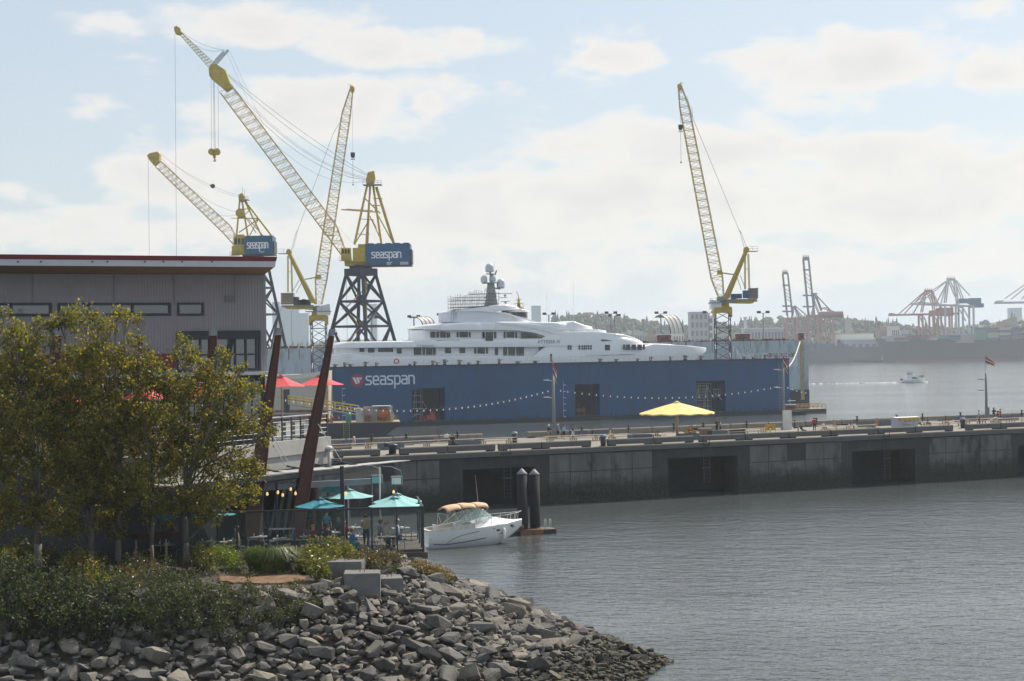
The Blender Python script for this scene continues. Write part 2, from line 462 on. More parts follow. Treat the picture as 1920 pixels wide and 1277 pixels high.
# ================================================================== shipyard: docks, yacht, cranes
M_dblue = mat('dock_blue', (.002, .060, .165), .45, var=.10, scale=.12, bump=.02, bscale=.6, dirt=(.006, .036, .09), dirt_amt=.5, dirt_scale=.25, stretch=(1, 1, .5))
M_boot = mat('dock_boot', (.018, .03, .035), .8, var=.3)
M_white = mat('white_paint', (.80, .80, .80), .35, var=.05)
M_offwhite = mat('offwhite', (.62, .62, .60), .5, var=.1)
M_dark = mat('recess_shade', (.02, .022, .025), .8, var=.3)  # near-black colour stands in for the shade inside openings
M_black = mat('black_steel', (.018, .022, .032), .5, var=.25)
M_grey = mat('grey_paint', (.30, .33, .36), .55, var=.12, scale=.3, dirt=(.22, .2, .17), dirt_amt=.4)
M_yel = mat('crane_yellow', (.50, .36, .035), .5, var=.15, scale=.8, dirt=(.22, .16, .05), dirt_amt=.45, dirt_scale=1.0)
M_yel2 = mat('bright_yellow', (.46, .32, .03), .5, var=.1)
M_navy = mat('tower_navy', (.022, .028, .05), .5, var=.25, scale=.6)
M_hblue = mat('house_blue', (.002, .080, .185), .45, var=.08, scale=.5)
M_cable = mat('cable', (.10, .10, .11), .6, var=.1)
M_red = mat('red_paint', (.50, .04, .05), .5, var=.12)
M_rust = mat('rust', (.20, .09, .05), .9, var=.4, scale=1.5)
M_win = mat('dark_glass', (.012, .014, .018), .08, var=.1)
M_tank = mat('grey_steel', (.22, .24, .26), .6, var=.15)

GLYPH = {'s': [[(.92, 1), (.22, 1), (.04, .84), (.22, .56), (.74, .46), (.92, .2), (.74, 0), (.0, 0)]],
         'e': [[(.06, .5), (.9, .5), (.9, .82), (.72, 1), (.24, 1), (.06, .8), (.06, .2), (.24, 0), (.9, 0)]],
         'a': [[(.1, 1), (.72, 1), (.9, .82), (.9, 0), (.22, 0), (.06, .16), (.06, .38), (.22, .55), (.9, .55)]],
         'p': [[(.06, -.5), (.06, 1), (.72, 1), (.92, .8), (.92, .2), (.74, 0), (.06, 0)]],
         'n': [[(.06, 0), (.06, 1), (.72, 1), (.92, .8), (.92, 0)]]}
def lettering(mb, text, o, u, v, n, h, th=.2, adv=1.2):
    """stroke lettering on a plane: o lower-left, u right, v up, n outwards; h x-height"""
    x = 0; gx = adv * .80 / .95
    for ch in text:
        for path in GLYPH[ch]:
            for i, ((ax, ay), (bx, by)) in enumerate(zip(path, path[1:])):
                A = V((ax * gx + x, ay)); B = V((bx * gx + x, by)); d = (B - A).normalized(); e = V((-d.y, d.x)) * th / 2
                A2, B2 = A - d * th * .42, B + d * th * .42
                q = [A2 - e, B2 - e, B2 + e, A2 + e]
                f = lambda p, k: o + u * (p.x * h) + v * (p.y * h) + n * k
                k = .03 + .0025 * (i % 2)
                mb.hexa([f(p, 0) for p in q] + [f(p, k) for p in q])
        x += adv
    return mb

# ---- the blue floating dock: near wing wall with three openings
ZD = 14.6
DA, DB = onz(606, 803.5, 0), onz(1481, 775, 0)
du = (DB - DA); DLEN = du.length; du.normalize(); dn = V((du.y, -du.x, 0))      # dn faces the camera
def dk(px, py, off=0):
    """photo pixel on the face of the near wing wall -> (along, height)"""
    p = onplane(px, py, DA + dn * off, dn); q = p - DA
    return q.dot(du), q.z
def DP(s, z, out=0.0): return DA + du * s + dn * out + V((0, 0, z))
dock = thing('floating_dock', 'long dark blue floating dry dock holding the white yacht', 'dry dock', DA)
UPZ = V((0, 0, 1))
ops = []
for x0, y0, x1, y1 in ((772, 729, 834, 797), (1078, 721, 1124, 788), (1305, 715, 1360, 775)):
    s0, z1 = dk(x0, y0); s1, z0 = dk(x1, y1); s1 = dk(x1, y0)[0]
    ops.append((s0, s1, max(z0, .7), z1))
TH = 4.2
mb = MB()
def wallbox(s0, s1, z0, z1): mb.obox(DA, du, -dn, UPZ, (s0, 0, z0), (s1, TH, z1))
s = 0.0
for a, b, z0, z1 in ops:
    wallbox(s, a, 0.9, ZD); wallbox(a, b, z1, ZD); wallbox(a, b, .9, z0 + .3); s = b
wallbox(s, DLEN, .9, ZD)
mb.build('wing_wall', M_dblue, dock, DA)
mb = MB(); mb.obox(DA, du, -dn, UPZ, (.1, TH + .01, 2.21), (DLEN - .1, TH + .08, ZD - .1)); mb.build('inner_skin', M_dark, dock, DA)  # back plate added behind the openings, coloured as their inner shade
mb = MB(); mb.obox(DA, du, -dn, UPZ, (.05, .04, -2), (DLEN - .05, TH - .05, .9)); mb.build('boot_top', M_boot, dock, DA)
mb = MB(); mb.obox(DA, du, -dn, UPZ, (.5, TH, -2), (DLEN - .5, 34, 2.2)); mb.build('pontoon_deck', M_boot, dock, DA)
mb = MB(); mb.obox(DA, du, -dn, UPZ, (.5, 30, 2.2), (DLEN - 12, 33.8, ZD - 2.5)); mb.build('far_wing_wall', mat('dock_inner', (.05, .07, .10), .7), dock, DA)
mb = MB(); mb.obox(DA, du, dn, UPZ, (-.1, .0, ZD - .35), (DLEN + .1, .22, ZD + .05)); 
for k in range(int(DLEN / 2.6)): mb.obox(DA, du, dn, UPZ, (k * 2.6, .22, ZD - .5), (k * 2.6 + .25, .3, ZD - .1))
mb.build('rubbing_strake', M_navy, dock, DA)
mb = MB()
for k in range(1, int(DLEN / 7)): mb.obox(DA, du, dn, UPZ, (k * 7 - .04, 0, .95), (k * 7 + .04, .012, ZD - .4))
for z in (5.2, 9.8): mb.obox(DA, du, dn, UPZ, (.1, 0, z), (ops[0][0] - .1, .014, z + .07)); mb.obox(DA, du, dn, UPZ, (ops[0][1] + .1, 0, z), (ops[1][0] - .1, .014, z + .07)); mb.obox(DA, du, dn, UPZ, (ops[1][1] + .1, 0, z), (ops[2][0] - .1, .014, z + .07))
mb.build('weld_seams', M_dblue, dock, DA, kind='stuff')
mb = MB(); rq = random.Random(31)
for k in range(46): s = rq.uniform(1, DLEN - 1); mb.obox(DP(s, ZD - .5, .0), du, dn, UPZ, (0, 0, -rq.uniform(.6, 3.5)), (rq.uniform(.08, .2), .008, 0))
for k in range(80): s = rq.uniform(1, DLEN - 1); mb.obox(DP(s, .92, .0), du, dn, UPZ, (0, 0, 0), (rq.uniform(.2, 1.4), .01, rq.uniform(.1, .9)))
mb.build('stains', mat('blue_stain', (.02, .04, .065), .7, var=.4), dock, DA, kind='stuff')
# guard rail along the top, left of the yacht and to the right
mb = MB()
for k in range(int(DLEN / 1.5) + 1):
    p = DP(min(k * 1.5, DLEN), ZD, -.4); mb.bar(p, p + V((0, 0, 1.5)), .07, 4)
for z in (.4, .75, 1.12, 1.5): mb.bar(DP(0, ZD + z, -.4), DP(DLEN, ZD + z, -.4), .055, 4)
mb.build('guard_rail', M_offwhite, dock, DA)
# lettering and badge
u3, v3 = du, UPZ
s0, zt = dk(686, 727); s1, _ = dk(780, 716); _, z0 = dk(686, 721); _, z1 = dk(686, 706)
h = z1 - z0; wd = (s1 - s0) / h
mb = MB(); lettering(mb, 'seaspan', DP(s0, z0, .01), u3, v3, dn, h, .19, (wd - .98) / 6)
M_letter = mat('letter_white', (.62, .66, .74), .5, var=.03)
mb.build('lettering', M_letter, dock, DA)
bs, bz = dk(670, 713); rb = dk(682, 713)[0] - bs
mb = MB(); mb.lathe(DP(bs, bz, .0), [(rb, 0), (rb, .06)], 28, dn, smooth=False)
badge = mb.build('badge', mat('badge_red', (.26, .03, .06), .5, var=.05), dock, DA)
mb = MB()
def quad(pts, k=.09): 
    q = [DP(bs + x * rb, bz + y * rb, .062) for x, y in pts]; mb.prism(q, dn * (k - .06))
quad([(-.78, .42), (-.40, .42), (.10, -.55), (-.28, -.55)]); quad([(-.28, .42), (.08, .42), (.40, -.22), (.22, -.55)][:4]); quad([(.34, .42), (.72, .42), (.52, .02), (.42, .02)]); quad([(.14, .42), (.30, .42), (.36, .05), (.28, .1)])
mb.build('emblem', M_letter, badge, DA)
# draught marks: two ladders of white ticks
for px, ya, yb in ((1055.5, 712, 790), (641, 726, 792)):
    mb = MB(); sa, za = dk(px, ya); _, zb = dk(px, yb); zb = max(zb, .9)
    n = int((za - zb) / .32)
    for k in range(n):
        z = zb + k * .32; L_ = .12 if k % 5 else .75
        mb.obox(DP(sa, z, .0), du, dn, UPZ, (0, 0, 0), (L_, .02, .14))
    mb.build('draught_marks', M_letter, dock, DA)
# what stands in the openings
def scaffold(mb, P, nx, nz, dx, dz, r, jitter=0.0, rnd=random.Random(3), dep=1.3):
    """tube scaffold: P(s, z, out) maps to the world"""
    for j in (0, dep):
        for i in range(nx + 1):
            if rnd.random() < jitter: continue
            top = nz * dz - (rnd.random() * dz if jitter else 0)
            mb.bar(P(i * dx, 0, -j), P(i * dx, top, -j), r, 4)
        for k in range(nz + 1): mb.bar(P(0, k * dz, -j), P(nx * dx, k * dz, -j), r, 4)
    for i in range(nx + 1):
        for k in range(nz + 1): mb.bar(P(i * dx, k * dz, 0), P(i * dx, k * dz, -dep), r, 4)
        if i < nx and i % 2 == 0: mb.bar(P(i * dx, 0, 0), P((i + 1) * dx, nz * dz, 0), r, 4)
    return mb
M_scaf = mat('galvanised', (.34, .36, .38), .5, metal=.4, var=.15)
a, b, z0, z1 = ops[0]
sc_ = thing('scaffold', 'grey tube scaffold in the leftmost opening of the blue dock', 'scaffold', DP(a, z0))
mb = MB(); B_ = DP(a, z0 + .3, -1.2); P_ = lambda s, z, o: B_ + du * s + UPZ * z + dn * o
scaffold(mb, P_, 2, 5, 1.5, 1.55, .05); mb.bar(P_(3, 5, 0), P_(4.2, 3, 0), .06); mb.bar(P_(0, 3, 0), P_(4.2, 3, 0), .06); mb.bar(P_(4.2, 3, 0), P_(.4, 1, 0), .06)
mb.build('tubes', M_scaf, sc_, DP(a, z0))
eq = thing('pump_skid', 'red pump skid standing inside the leftmost dock opening', 'machinery', DP(a, z0))
mb = MB(); c = DP((a + b) / 2 + .6, z0 + .31, -2.4)
mb.obox(c, du, -dn, UPZ, (-1.4, 0, 0), (2.2, 1.6, .25)); mb.obox(c, du, -dn, UPZ, (-.3, .1, .25), (2.1, 1.5, 1.3)); mb.obox(c, du, -dn, UPZ, (.6, .2, 1.3), (1.9, 1.3, 2.0)); mb.bar(c + du * -1, c + du * -1 + UPZ * 1.0, .28, 8); mb.bar(c + du * -2, c + du * -2 + UPZ * 1.0, .28, 8)
mb.build('engine', M_red, eq, DP(a, z0))
a, b, z0, z1 = ops[1]
eq = thing('winch', 'dark winch frame standing inside the middle dock opening', 'machinery', DP(a, z0))
mb = MB(); c = DP(a + 1.3, z0 + .31, -2.2)
mb.obox(c, du, -dn, UPZ, (0, 0, 0), (2.6, 1.6, .3)); mb.bar(c + du * .3 + UPZ * 1.2 - dn * .8, c + du * 2.2 + UPZ * 1.2 - dn * .8, .6, 10); mb.obox(c, du, -dn, UPZ, (.1, .3, .3), (.35, 1.3, 2)); mb.obox(c, du, -dn, UPZ, (2.2, .3, .3), (2.5, 1.3, 2.2)); mb.bar(c + du * .9 + UPZ * 1.8 - dn * .8, c + du * .9 + UPZ * 3.2 - dn * .8, .1)
mb.build('frame', M_rust, eq, DP(a, z0))
a, b, z0, z1 = ops[2]
sc_ = thing('scaffold', 'dense grey tube scaffold filling the rightmost opening of the blue dock', 'scaffold', DP(a, z0))
mb = MB(); B2_ = DP(a + .2, z0 + .3, -.9); P_ = lambda s, z, o: B2_ + du * s + UPZ * z + dn * o
scaffold(mb, P_, 4, 5, 1.15, 1.5, .045); scaffold(mb, lambda s, z, o: P_(s + .5, z + .4, o - 1.6), 3, 4, 1.3, 1.6, .05)
mb.bar(P_(3.2, 7, 0), P_(5.2, 3.4, .6), .07); mb.bar(P_(5.2, 5.0, .5), P_(7.4, 3.0, .9), .09); mb.bar(P_(4.9, 5.9, .5), P_(7.1, 5.9, .7), .07)
for k in range(5): mb.bar(P_(5 + k * .5, 3.9, .6), P_(5 + k * .5, 5.9, .6), .04)
mb.build('tubes', M_scaf, sc_, DP(a, z0))

# ---- the second, larger grey dock behind
GD = 522.0
G0, G1 = W(470, 700, GD), W(1516, 637, 536); G0.z = G1.z = 0
gu = (G1 - G0); GLEN = gu.length; gu.normalize(); gn = V((gu.y, -gu.x, 0))
def GP(s, z, out=0.0): return G0 + gu * s + gn * out + V((0, 0, z))
def gk(px, py):
    q = onplane(px, py, G0, gn) - G0
    return q.dot(gu), q.z
ZG = gk(1500, 638)[1]
gdock = thing('floating_dock', 'large weathered grey floating dock behind the yacht and blue dock', 'dry dock', G0)
M_gdock = mat('dock_grey', lin((172, 187, 197)), .6, var=.08, scale=.2, dirt=lin((110, 112, 108)), dirt_amt=.55, dirt_scale=.5, stretch=(1, 1, .25))
sr = gk(1478, 700)[0]; s5 = gk(1501, 700)[0]
mb = MB(); mb.obox(G0, gu, -gn, UPZ, (0, 0, 4.2), (sr + 4, 4.5, ZG)); mb.build('wing_wall', M_gdock, gdock, G0)
mb = MB(); mb.obox(G0, gu, -gn, UPZ, (sr + 4, .6, 4.2), (GLEN, 4.2, ZG)); mb.build('end_panel', M_gdock, gdock, G0)
mb = MB(); mb.obox(G0, gu, -gn, UPZ, (0, .1, -2), (GLEN + .0, 4.3, 4.2)); mb.build('boot_top', M_boot, gdock, G0)
mb = MB(); mb.obox(G0, gu, gn, UPZ, (s5, -.55, 1.0), (s5 + 1.1, .25, ZG - .2))
for k in range(30): mb.obox(G0, gu, gn, UPZ, (s5 + .1, .25, 1.2 + k * .6), (s5 + 1.0, .32, 1.35 + k * .6))
mb.build('draught_board', mat('weathered_yellow', (.38, .33, .16), .8, var=.3), gdock, G0)
mb = MB()
rs = random.Random(9)
for k in range(150):
    s = rs.uniform(0, GLEN - 4); mb.obox(GP(s, ZG, 0), gu, -gn, UPZ, (0, .1, 0), (rs.uniform(.4, 2.2), rs.uniform(.8, 3), rs.uniform(.15, .8)))
mb.build('edge_debris', M_rust, gdock, G0, kind='stuff')
mb = MB()
for k in range(110):
    s = rs.uniform(0, GLEN - 4)
    for q in range(5):
        p = GP(s + rs.uniform(-.6, .6), ZG, -rs.uniform(.1, 1.2)); mb.bar(p, p + V((rs.uniform(-.3, .3), 0, rs.uniform(.3, .9))), .09, 3, .01)
mb.build('weeds', mat('weed_green', (.16, .15, .05), .9, var=.3), gdock, G0, kind='stuff')
mb = MB()
for s_, z_, w_2, h_2 in [(rs.uniform(0, sr), 0, rs.uniform(.2, .5), rs.uniform(1, 3.6)) for _ in range(70)]:
    mb.obox(GP(s_, ZG - .02, .0), gu, gn, UPZ, (0, 0, -h_2), (w_2 * .5, .015, 0))
mb.build('rust_streaks', M_rust, gdock, G0, kind='stuff')
mb = MB()
for k in range(int(GLEN / 3)):
    p = GP(k * 3, ZG, -3.9); mb.bar(p, p + V((0, 0, 1.3)), .05)
for z in (.6, 1.3): mb.bar(GP(0, ZG + z, -3.9), GP(GLEN - 3, ZG + z, -3.9), .045)
mb.build('guard_rail', mat('rail_tan', (.42, .32, .22), .7), gdock, G0)
# white name board on it, half hidden by the near rail
sa, za = gk(1428, 662); sb, zb = gk(1495, 657); zc = gk(1460, 690)[1]
mb = MB(); mb.obox(G0, gu, gn, UPZ, (sa, .01, za - 4.6), (sb, .05, za)); nb = mb.build('name_board', mat('board_grey', (.50, .55, .58), .6), gdock, G0)
sa, z0 = gk(1452, 668); sb, z1 = gk(1479, 659); h = 1.1
mb = MB(); lettering(mb, 'seaspan', GP(sa - .8, z0 - .2, .06), gu, UPZ, gn, h, .2, 1.02); mb.build('lettering', M_navy, nb, G0)
sr_, zr_ = gk(1448, 664)
mb = MB(); mb.lathe(GP(sr_ - .9, z0 + .3, .052), [(.8, 0), (.8, .03)], 14, gn, smooth=False); mb.build('badge', mat('badge_red', (.3, .03, .06)), nb, G0)
M_cabin = mat('cabin_red', (.22, .06, .055), .7, var=.2)
for s_, lab in ((gk(1505, 637)[0], 'small white and red cabin at the right end of the grey dock top'), (gk(1395, 640)[0], 'red and white cabin on the grey dock right of the crane tower'), (gk(1247, 638)[0], 'dark red cabin on the grey dock below the hooped shelter')):
    kb = thing('dock_cabin', lab, 'cabin', GP(s_, ZG, -2)); mb = MB(); w_2 = 1.5 if 'small' in lab else 4.2
    mb.obox(GP(s_, ZG, -1.2), gu, -gn, UPZ, (-w_2 / 2, 0, .05), (w_2 / 2, 2, 2.3)); mb.build('wall', M_cabin, kb, GP(s_, ZG, -2))
    mb = MB(); mb.obox(GP(s_, ZG, -1.2), gu, -gn, UPZ, (-w_2 / 2 - .25, -.25, 2.3), (w_2 / 2 + .25, 2.3, 2.6)); mb.build('roof', M_white, kb, GP(s_, ZG, -2))
    mb = MB(); mb.obox(GP(s_, ZG, -1.2), gu, gn, UPZ, (-w_2 / 4, 0, .8), (w_2 / 4, .04, 1.6)); mb.build('window', M_win, kb, GP(s_, ZG, -2))
# mooring rope
rp = MB(); pa, pb = W(1500, 641, 520), W(1473, 691, 451)
pts = [pa.lerp(pb, k / 8) - V((0, 0, 1.6 * math.sin(PI * k / 8))) for k in range(9)]
rp.tube(pts, .16, 5); o = rp.build('mooring_rope', mat('rope', (.62, .63, .55), .8)); retag(o, 'pale mooring rope sagging from the grey dock to the blue dock end', 'rope')
# pier between the docks that carries the cranes
mb = MB(); pa = W(380, 700, 492); pb = W(1040, 700, 492)
mb.box((pa.x, 478, -3), (pb.x, 507, 6)); mb.build('shipyard_pier', M_tank, kind='structure')
# ================================================================== the yacht (long axis parallel to the dock, bow to the right)
YC = DA - dn * 14.5                      # a point of its centre line
def yk(px, py, out=0.0):
    """pixel on the vertical plane `out` metres nearer than the centre line -> (along, height)"""
    q = onplane(px, py, YC + dn * out, dn) - YC
    return q.dot(du), q.z
def YP(s, z, out=0.0): return YC + du * s + dn * out + V((0, 0, z))
yacht = thing('motor_yacht', 'huge white multi-deck motor yacht lying in the blue dry dock', 'yacht', YC)
M_ywhite = mat('yacht_white', (.82, .82, .82), .22, var=.03, scale=.4, coat=.3)
M_ycream = mat('yacht_cream', (.70, .69, .66), .35, var=.05)
def tier(name, top, bot, hw, m=M_ywhite, parent=yacht, nose=3.0, tail=2.0, ref=5.0, round_=.5, steps=44, minw=.25, side_in=.0):
    """a deck or house: top and bottom outlines as pixels, half width hw, rounded plan at nose and tail"""
    T = [yk(x, y, ref) for x, y in top]; B = [yk(x, y, ref) for x, y in bot]
    f = lambda pl, s: np.interp(s, [p[0] for p in pl], [p[1] for p in pl])
    s0, s1 = max(T[0][0], B[0][0]) if False else min(T[0][0], B[0][0]), max(T[-1][0], B[-1][0])
    rings = []
    for k in range(steps + 1):
        q = k / steps; q = .5 - .5 * math.cos(PI * q) if True else q
        s = s0 + (s1 - s0) * q
        w = hw
        if s1 - s < nose: w *= max(minw, math.sqrt(max(0, 1 - (1 - (s1 - s) / nose) ** 2)))
        if s - s0 < tail: w *= max(minw, math.sqrt(max(0, 1 - (1 - (s - s0) / tail) ** 2)))
        zt, zb = float(f(T, s)), float(f(B, s))
        if zt - zb < .08: zt = zb + .08
        r = min(round_, (zt - zb) * .45, w * .4)
        sec = [(-w, zb), (-w + side_in * .5, zt - r), (-w + side_in + r * .35, zt - r * .3), (-w + side_in + r, zt), (0, zt + .12), (w - side_in - r, zt), (w - side_in - r * .35, zt - r * .3), (w - side_in * .5, zt - r), (w, zb)]
        rings.append([YP(s, z, -y) for y, z in sec])
    mb = MB(); mb.loft(rings, smooth=True); o = mb.build(name, m, parent, YC)
    md = o.modifiers.new('e', 'EDGE_SPLIT'); md.split_angle = math.radians(38)
    return o
# hull: white, most of it below the dock's edge
tier('hull', [(622, 667), (650, 661), (700, 668), (1015, 668), (1024, 648), (1100, 646), (1218, 650), (1228, 645), (1300, 648), (1346, 652)], [(622, 700), (640, 705), (900, 705), (1200, 700), (1290, 690), (1346, 656)], 7.2, nose=40, tail=6, ref=7, round_=.15, minw=.04)
tier('main_deck_house', [(668, 650), (1060, 648)], [(640, 668), (660, 671), (1060, 669)], 5.6, ref=5.6, nose=2, tail=3, round_=.1)
tier('upper_deck_slab', [(635, 652), (641, 645.5), (655, 641), (770, 639.5), (900, 637), (1060, 636), (1110, 640)], [(635, 653.5), (650, 652.5), (770, 651), (1060, 650), (1110, 649)], 7.3, ref=7.2, nose=6, tail=5, round_=.5)
tier('deck_canopy', [(754, 646), (775, 639), (785, 637), (815, 637), (835, 642), (845, 646)], [(754, 647.5), (845, 647.5)], 7.9, ref=7.8, nose=6, tail=6, round_=.3)
tier('upper_deck_house', [(785, 619), (1090, 616), (1150, 620)], [(785, 638), (1100, 637), (1150, 640)], 5.9, ref=5.9, nose=5, tail=2, round_=.1)
# sweeping side bulwark of the upper deck that carries the name
tier('side_bulwark', [(850, 636), (905, 635.5), (936, 638), (942, 634.5), (1015, 634), (1030, 629), (1050, 622), (1120, 622), (1180, 628), (1222, 640)], [(850, 644), (1222, 652)], 7.35, ref=7.3, nose=16, tail=2, round_=.2)
tier('forward_house', [(1080, 636), (1095, 631), (1120, 628), (1140, 627.5), (1175, 631), (1205, 636.5), (1221, 642), (1229, 645.5)], [(1080, 668), (1229, 662)], 7.3, ref=7.2, nose=14, tail=3, round_=1.0)
tier('foredeck', [(1210, 644), (1255, 645), (1300, 650)], [(1210, 655), (1300, 655)], 4.5, ref=4, nose=16, tail=1, round_=.8)
tier('bridge_deck_slab', [(784, 615), (800, 610), (830, 606.5), (880, 603.5), (960, 603), (1040, 604), (1090, 607)], [(784, 616.5), (800, 618), (920, 618.5), (1000, 618), (1090, 618)], 7.0, ref=6.9, nose=8, tail=4, round_=.6)
tier('roof_canopy', [(803, 618), (820, 612), (845, 607.5), (880, 605.5), (905, 606.5), (922, 612), (931, 617.5)], [(803, 619), (931, 618.8)], 7.6, ref=7.5, nose=6, tail=6, round_=.4)
# broad swoosh arch running down forward from the bridge deck
def swoosh(name, outer, inner, out0, thick, m=M_ywhite):
    mb = MB(); pts = outer + inner[::-1]
    for sg in (1, -1):
        P3 = [YP(*yk(x, y, out0), sg * out0) for x, y in pts]
        n = len(outer)
        for i in range(n - 1):
            a, b, c, d = P3[i], P3[i + 1], P3[2 * n - 2 - i], P3[2 * n - 1 - i]
            mb.prism([a, b, c, d], dn * (-sg * thick))
        mb.build(name, m, yacht, YC); mb = MB()
swoosh('side_arch', [(930, 604), (965, 605.5), (1000, 608.5), (1030, 613.5), (1052, 619.5), (1075, 630)], [(930, 618.5), (965, 619), (1000, 623.5), (1018, 629), (1030, 634.5), (1040, 640)], 7.25, .5)
swoosh('arch_highlight', [(940, 605), (975, 607.5), (1010, 613), (1050, 627)], [(940, 607.5), (975, 611), (1010, 618), (1046, 627.5)], 7.4, .12)
tier('bridge_house', [(1035, 606), (1060, 604), (1118, 612)], [(1035, 630), (1122, 628.5)], 5.0, ref=5, nose=6, tail=2, round_=.2)
mbw = MB()
def sidewin(mb, pts, out, k=.06):
    mb.prism([YP(*yk(x, y, out), out) for x, y in pts], dn * k)
def window(pts, out, label=None, parent=yacht):
    mb = MB(); sidewin(mb, pts, out); return mb.build('window', M_win, parent, YC)
# bridge glass: dark band under the cap
tier('bridge_glass', [(1047, 619), (1070, 618.5), (1119, 618.5)], [(1047, 619.8), (1072, 628.5), (1119, 628)], 5.6, M_win, ref=5.4, nose=7, tail=1, round_=.05)
tier('bridge_cap', [(1046, 612), (1058, 606), (1075, 602), (1090, 606.5), (1112, 613), (1128, 618.5)], [(1046, 614), (1070, 619), (1128, 619.5)], 6.4, ref=6, nose=9, tail=5, round_=.5)
# sun deck: arch with grey flank, dark windscreen, top cap
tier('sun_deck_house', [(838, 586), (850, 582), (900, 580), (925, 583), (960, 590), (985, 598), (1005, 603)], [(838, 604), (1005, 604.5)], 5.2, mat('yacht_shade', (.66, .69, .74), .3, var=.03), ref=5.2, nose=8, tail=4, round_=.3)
tier('sun_deck_roof', [(836, 585.5), (850, 582.5), (872, 579), (925, 573), (950, 571), (975, 573.5), (985, 577)], [(836, 587), (860, 584), (905, 583.5), (985, 580.5)], 5.4, ref=5.2, nose=8, tail=4, round_=.4)
swoosh('roof_arch', [(900, 582), (925, 583), (950, 587), (975, 594), (1006, 603)], [(900, 584), (925, 585.5), (948, 589.5), (970, 595.5), (998, 603.5)], 5.5, .5)
tier('sun_deck_glass', [(962, 584), (996, 585)], [(964, 586.5), (980, 594), (996, 596.5)], 3.6, M_win, ref=3.5, nose=3, tail=1, round_=.05)
tier('sun_deck_cap', [(952, 584), (965, 579.5), (975, 578.5), (990, 581), (1002, 584.3)], [(952, 585), (1002, 585.3)], 4.2, ref=4, nose=4, tail=4, round_=.4)
# windows, one by one
WN = [  # upper deck: (x0, y0, x1, y1)
    (807, 622, 816, 633), (818, 622, 823, 633), (825, 622, 835.5, 633), (837, 623, 844, 633),
    (856.5, 623, 860, 632.5), (862, 622.5, 877, 632.5), (879, 623, 882.5, 632.5), (904.5, 622.5, 908.5, 634), (910.5, 622.5, 924.5, 639), (926.5, 622.5, 930.5, 634),
    (944.5, 622.3, 948, 633.5), (950, 622.3, 964, 633), (966, 622.3, 969.5, 633.5)]
for x0, y0, x1, y1 in WN: window([(x0, y0), (x1, y0), (x1, y1), (x0, y1)], 6.02 if y1 < 635 else 7.42)
window([(977, 623.5), (990, 624), (1004, 628), (1018, 634), (977, 634.3)], 7.4)
WM = [(674, 652.5, 683, 660), (690, 652.5, 702, 661), (709, 652.5, 737, 660), (744, 652.5, 753, 663), (776, 651.5, 790, 666), (792, 651.5, 797, 666), (799, 651.5, 810, 666), (811.5, 651.5, 817, 666),
      (835, 652.3, 845.5, 662.5), (861.5, 652, 872, 662), (889, 651.7, 893, 663), (895, 651.7, 909, 663.2), (911, 651.7, 915, 663), (928, 651.7, 934, 666), (943.5, 650.5, 951, 667), (953, 650.5, 966, 667), (968, 650.5, 982.5, 667), (1010, 650.5, 1016, 660)]
for x0, y0, x1, y1 in WM: window([(x0, y0), (x1, y0), (x1, y1), (x0, y1)], 5.64)
for x0, x1 in ((1064.5, 1067.5), (1068.8, 1071.5), (1085, 1088), (1090.5, 1093), (1094.5, 1097), (1098.5, 1101), (1102.5, 1105), (1106.5, 1109.5)):
    for y0, y1 in ((647.3, 651), (651.8, 655.3)): window([(x0, y0), (x1, y0), (x1, y1), (x0, y1)], 7.36)
window([(1134.5, 646.5), (1143.5, 646.5), (1143.5, 656.5), (1134.5, 656.5)], 7.36)
for x0, x1, q in ((1168.5, 1172, 0), (1173.5, 1181.5, 1), (1184, 1192.5, 1), (1195, 1203.5, 1), (1205, 1209, 0)): window([(x0, 646), (x1, 646), (x1, 656 - (1 - q) * .6), (x0, 656 - (1 - q) * .6)], 7.36)
window([(1127.5, 636.5), (1137, 637), (1148, 639), (1127.5, 639.5)], 7.45)
window([(1031.5, 663.5), (1035, 663.5), (1035, 678.5), (1031.5, 678.5)], 7.24)
mb = MB()
for x0, x1, y in ((1123, 1141, 665), (1163, 1189, 664)): sidewin(mb, [(x0, y), (x1, y), (x1, y + 1.2), (x0, y + 1.2)], 7.22)
mb.build('hull_slots', M_tank, yacht, YC)
# rails of the aft decks
mb = MB()
for x0, y0, x1, y1, out in ((640, 665, 1012, 664, 7.1), (806, 633.5, 846, 633.5, 7.0), (660, 641, 770, 638.5, 7.1), (850, 633, 905, 632.5, 7.2)):
    a = YP(*yk(x0, y0, out), out); b = YP(*yk(x1, y1, out), out); n = max(3, int((b - a).length / 1.6))
    for k in range(n + 1):
        p = a.lerp(b, k / n); mb.bar(p, p + V((0, 0, -1.0)), .03, 4)
    for z in (0, -.35, -.7): mb.bar(a + V((0, 0, z)), b + V((0, 0, z)), .03, 4)
mb.build('deck_rail', M_offwhite, yacht, YC)
# name on the side bulwark
cu = bpy.data.curves.new('name', 'FONT'); cu.body = 'ATTESSA IV'; cu.size = 1.25; cu.extrude = .03
tob = bpy.data.objects.new('tmp', cu); me = bpy.data.meshes.new_from_object(tob); me.materials.append(M_tank)
s0, z0 = yk(1008, 644, 7.5); o = link('name_lettering', me, yacht)
o.matrix_local = Matrix.Translation(YP(s0, z0, 7.40) - YC) @ Matrix((du, UPZ, dn)).transposed().to_4x4()
bpy.data.objects.remove(tob)
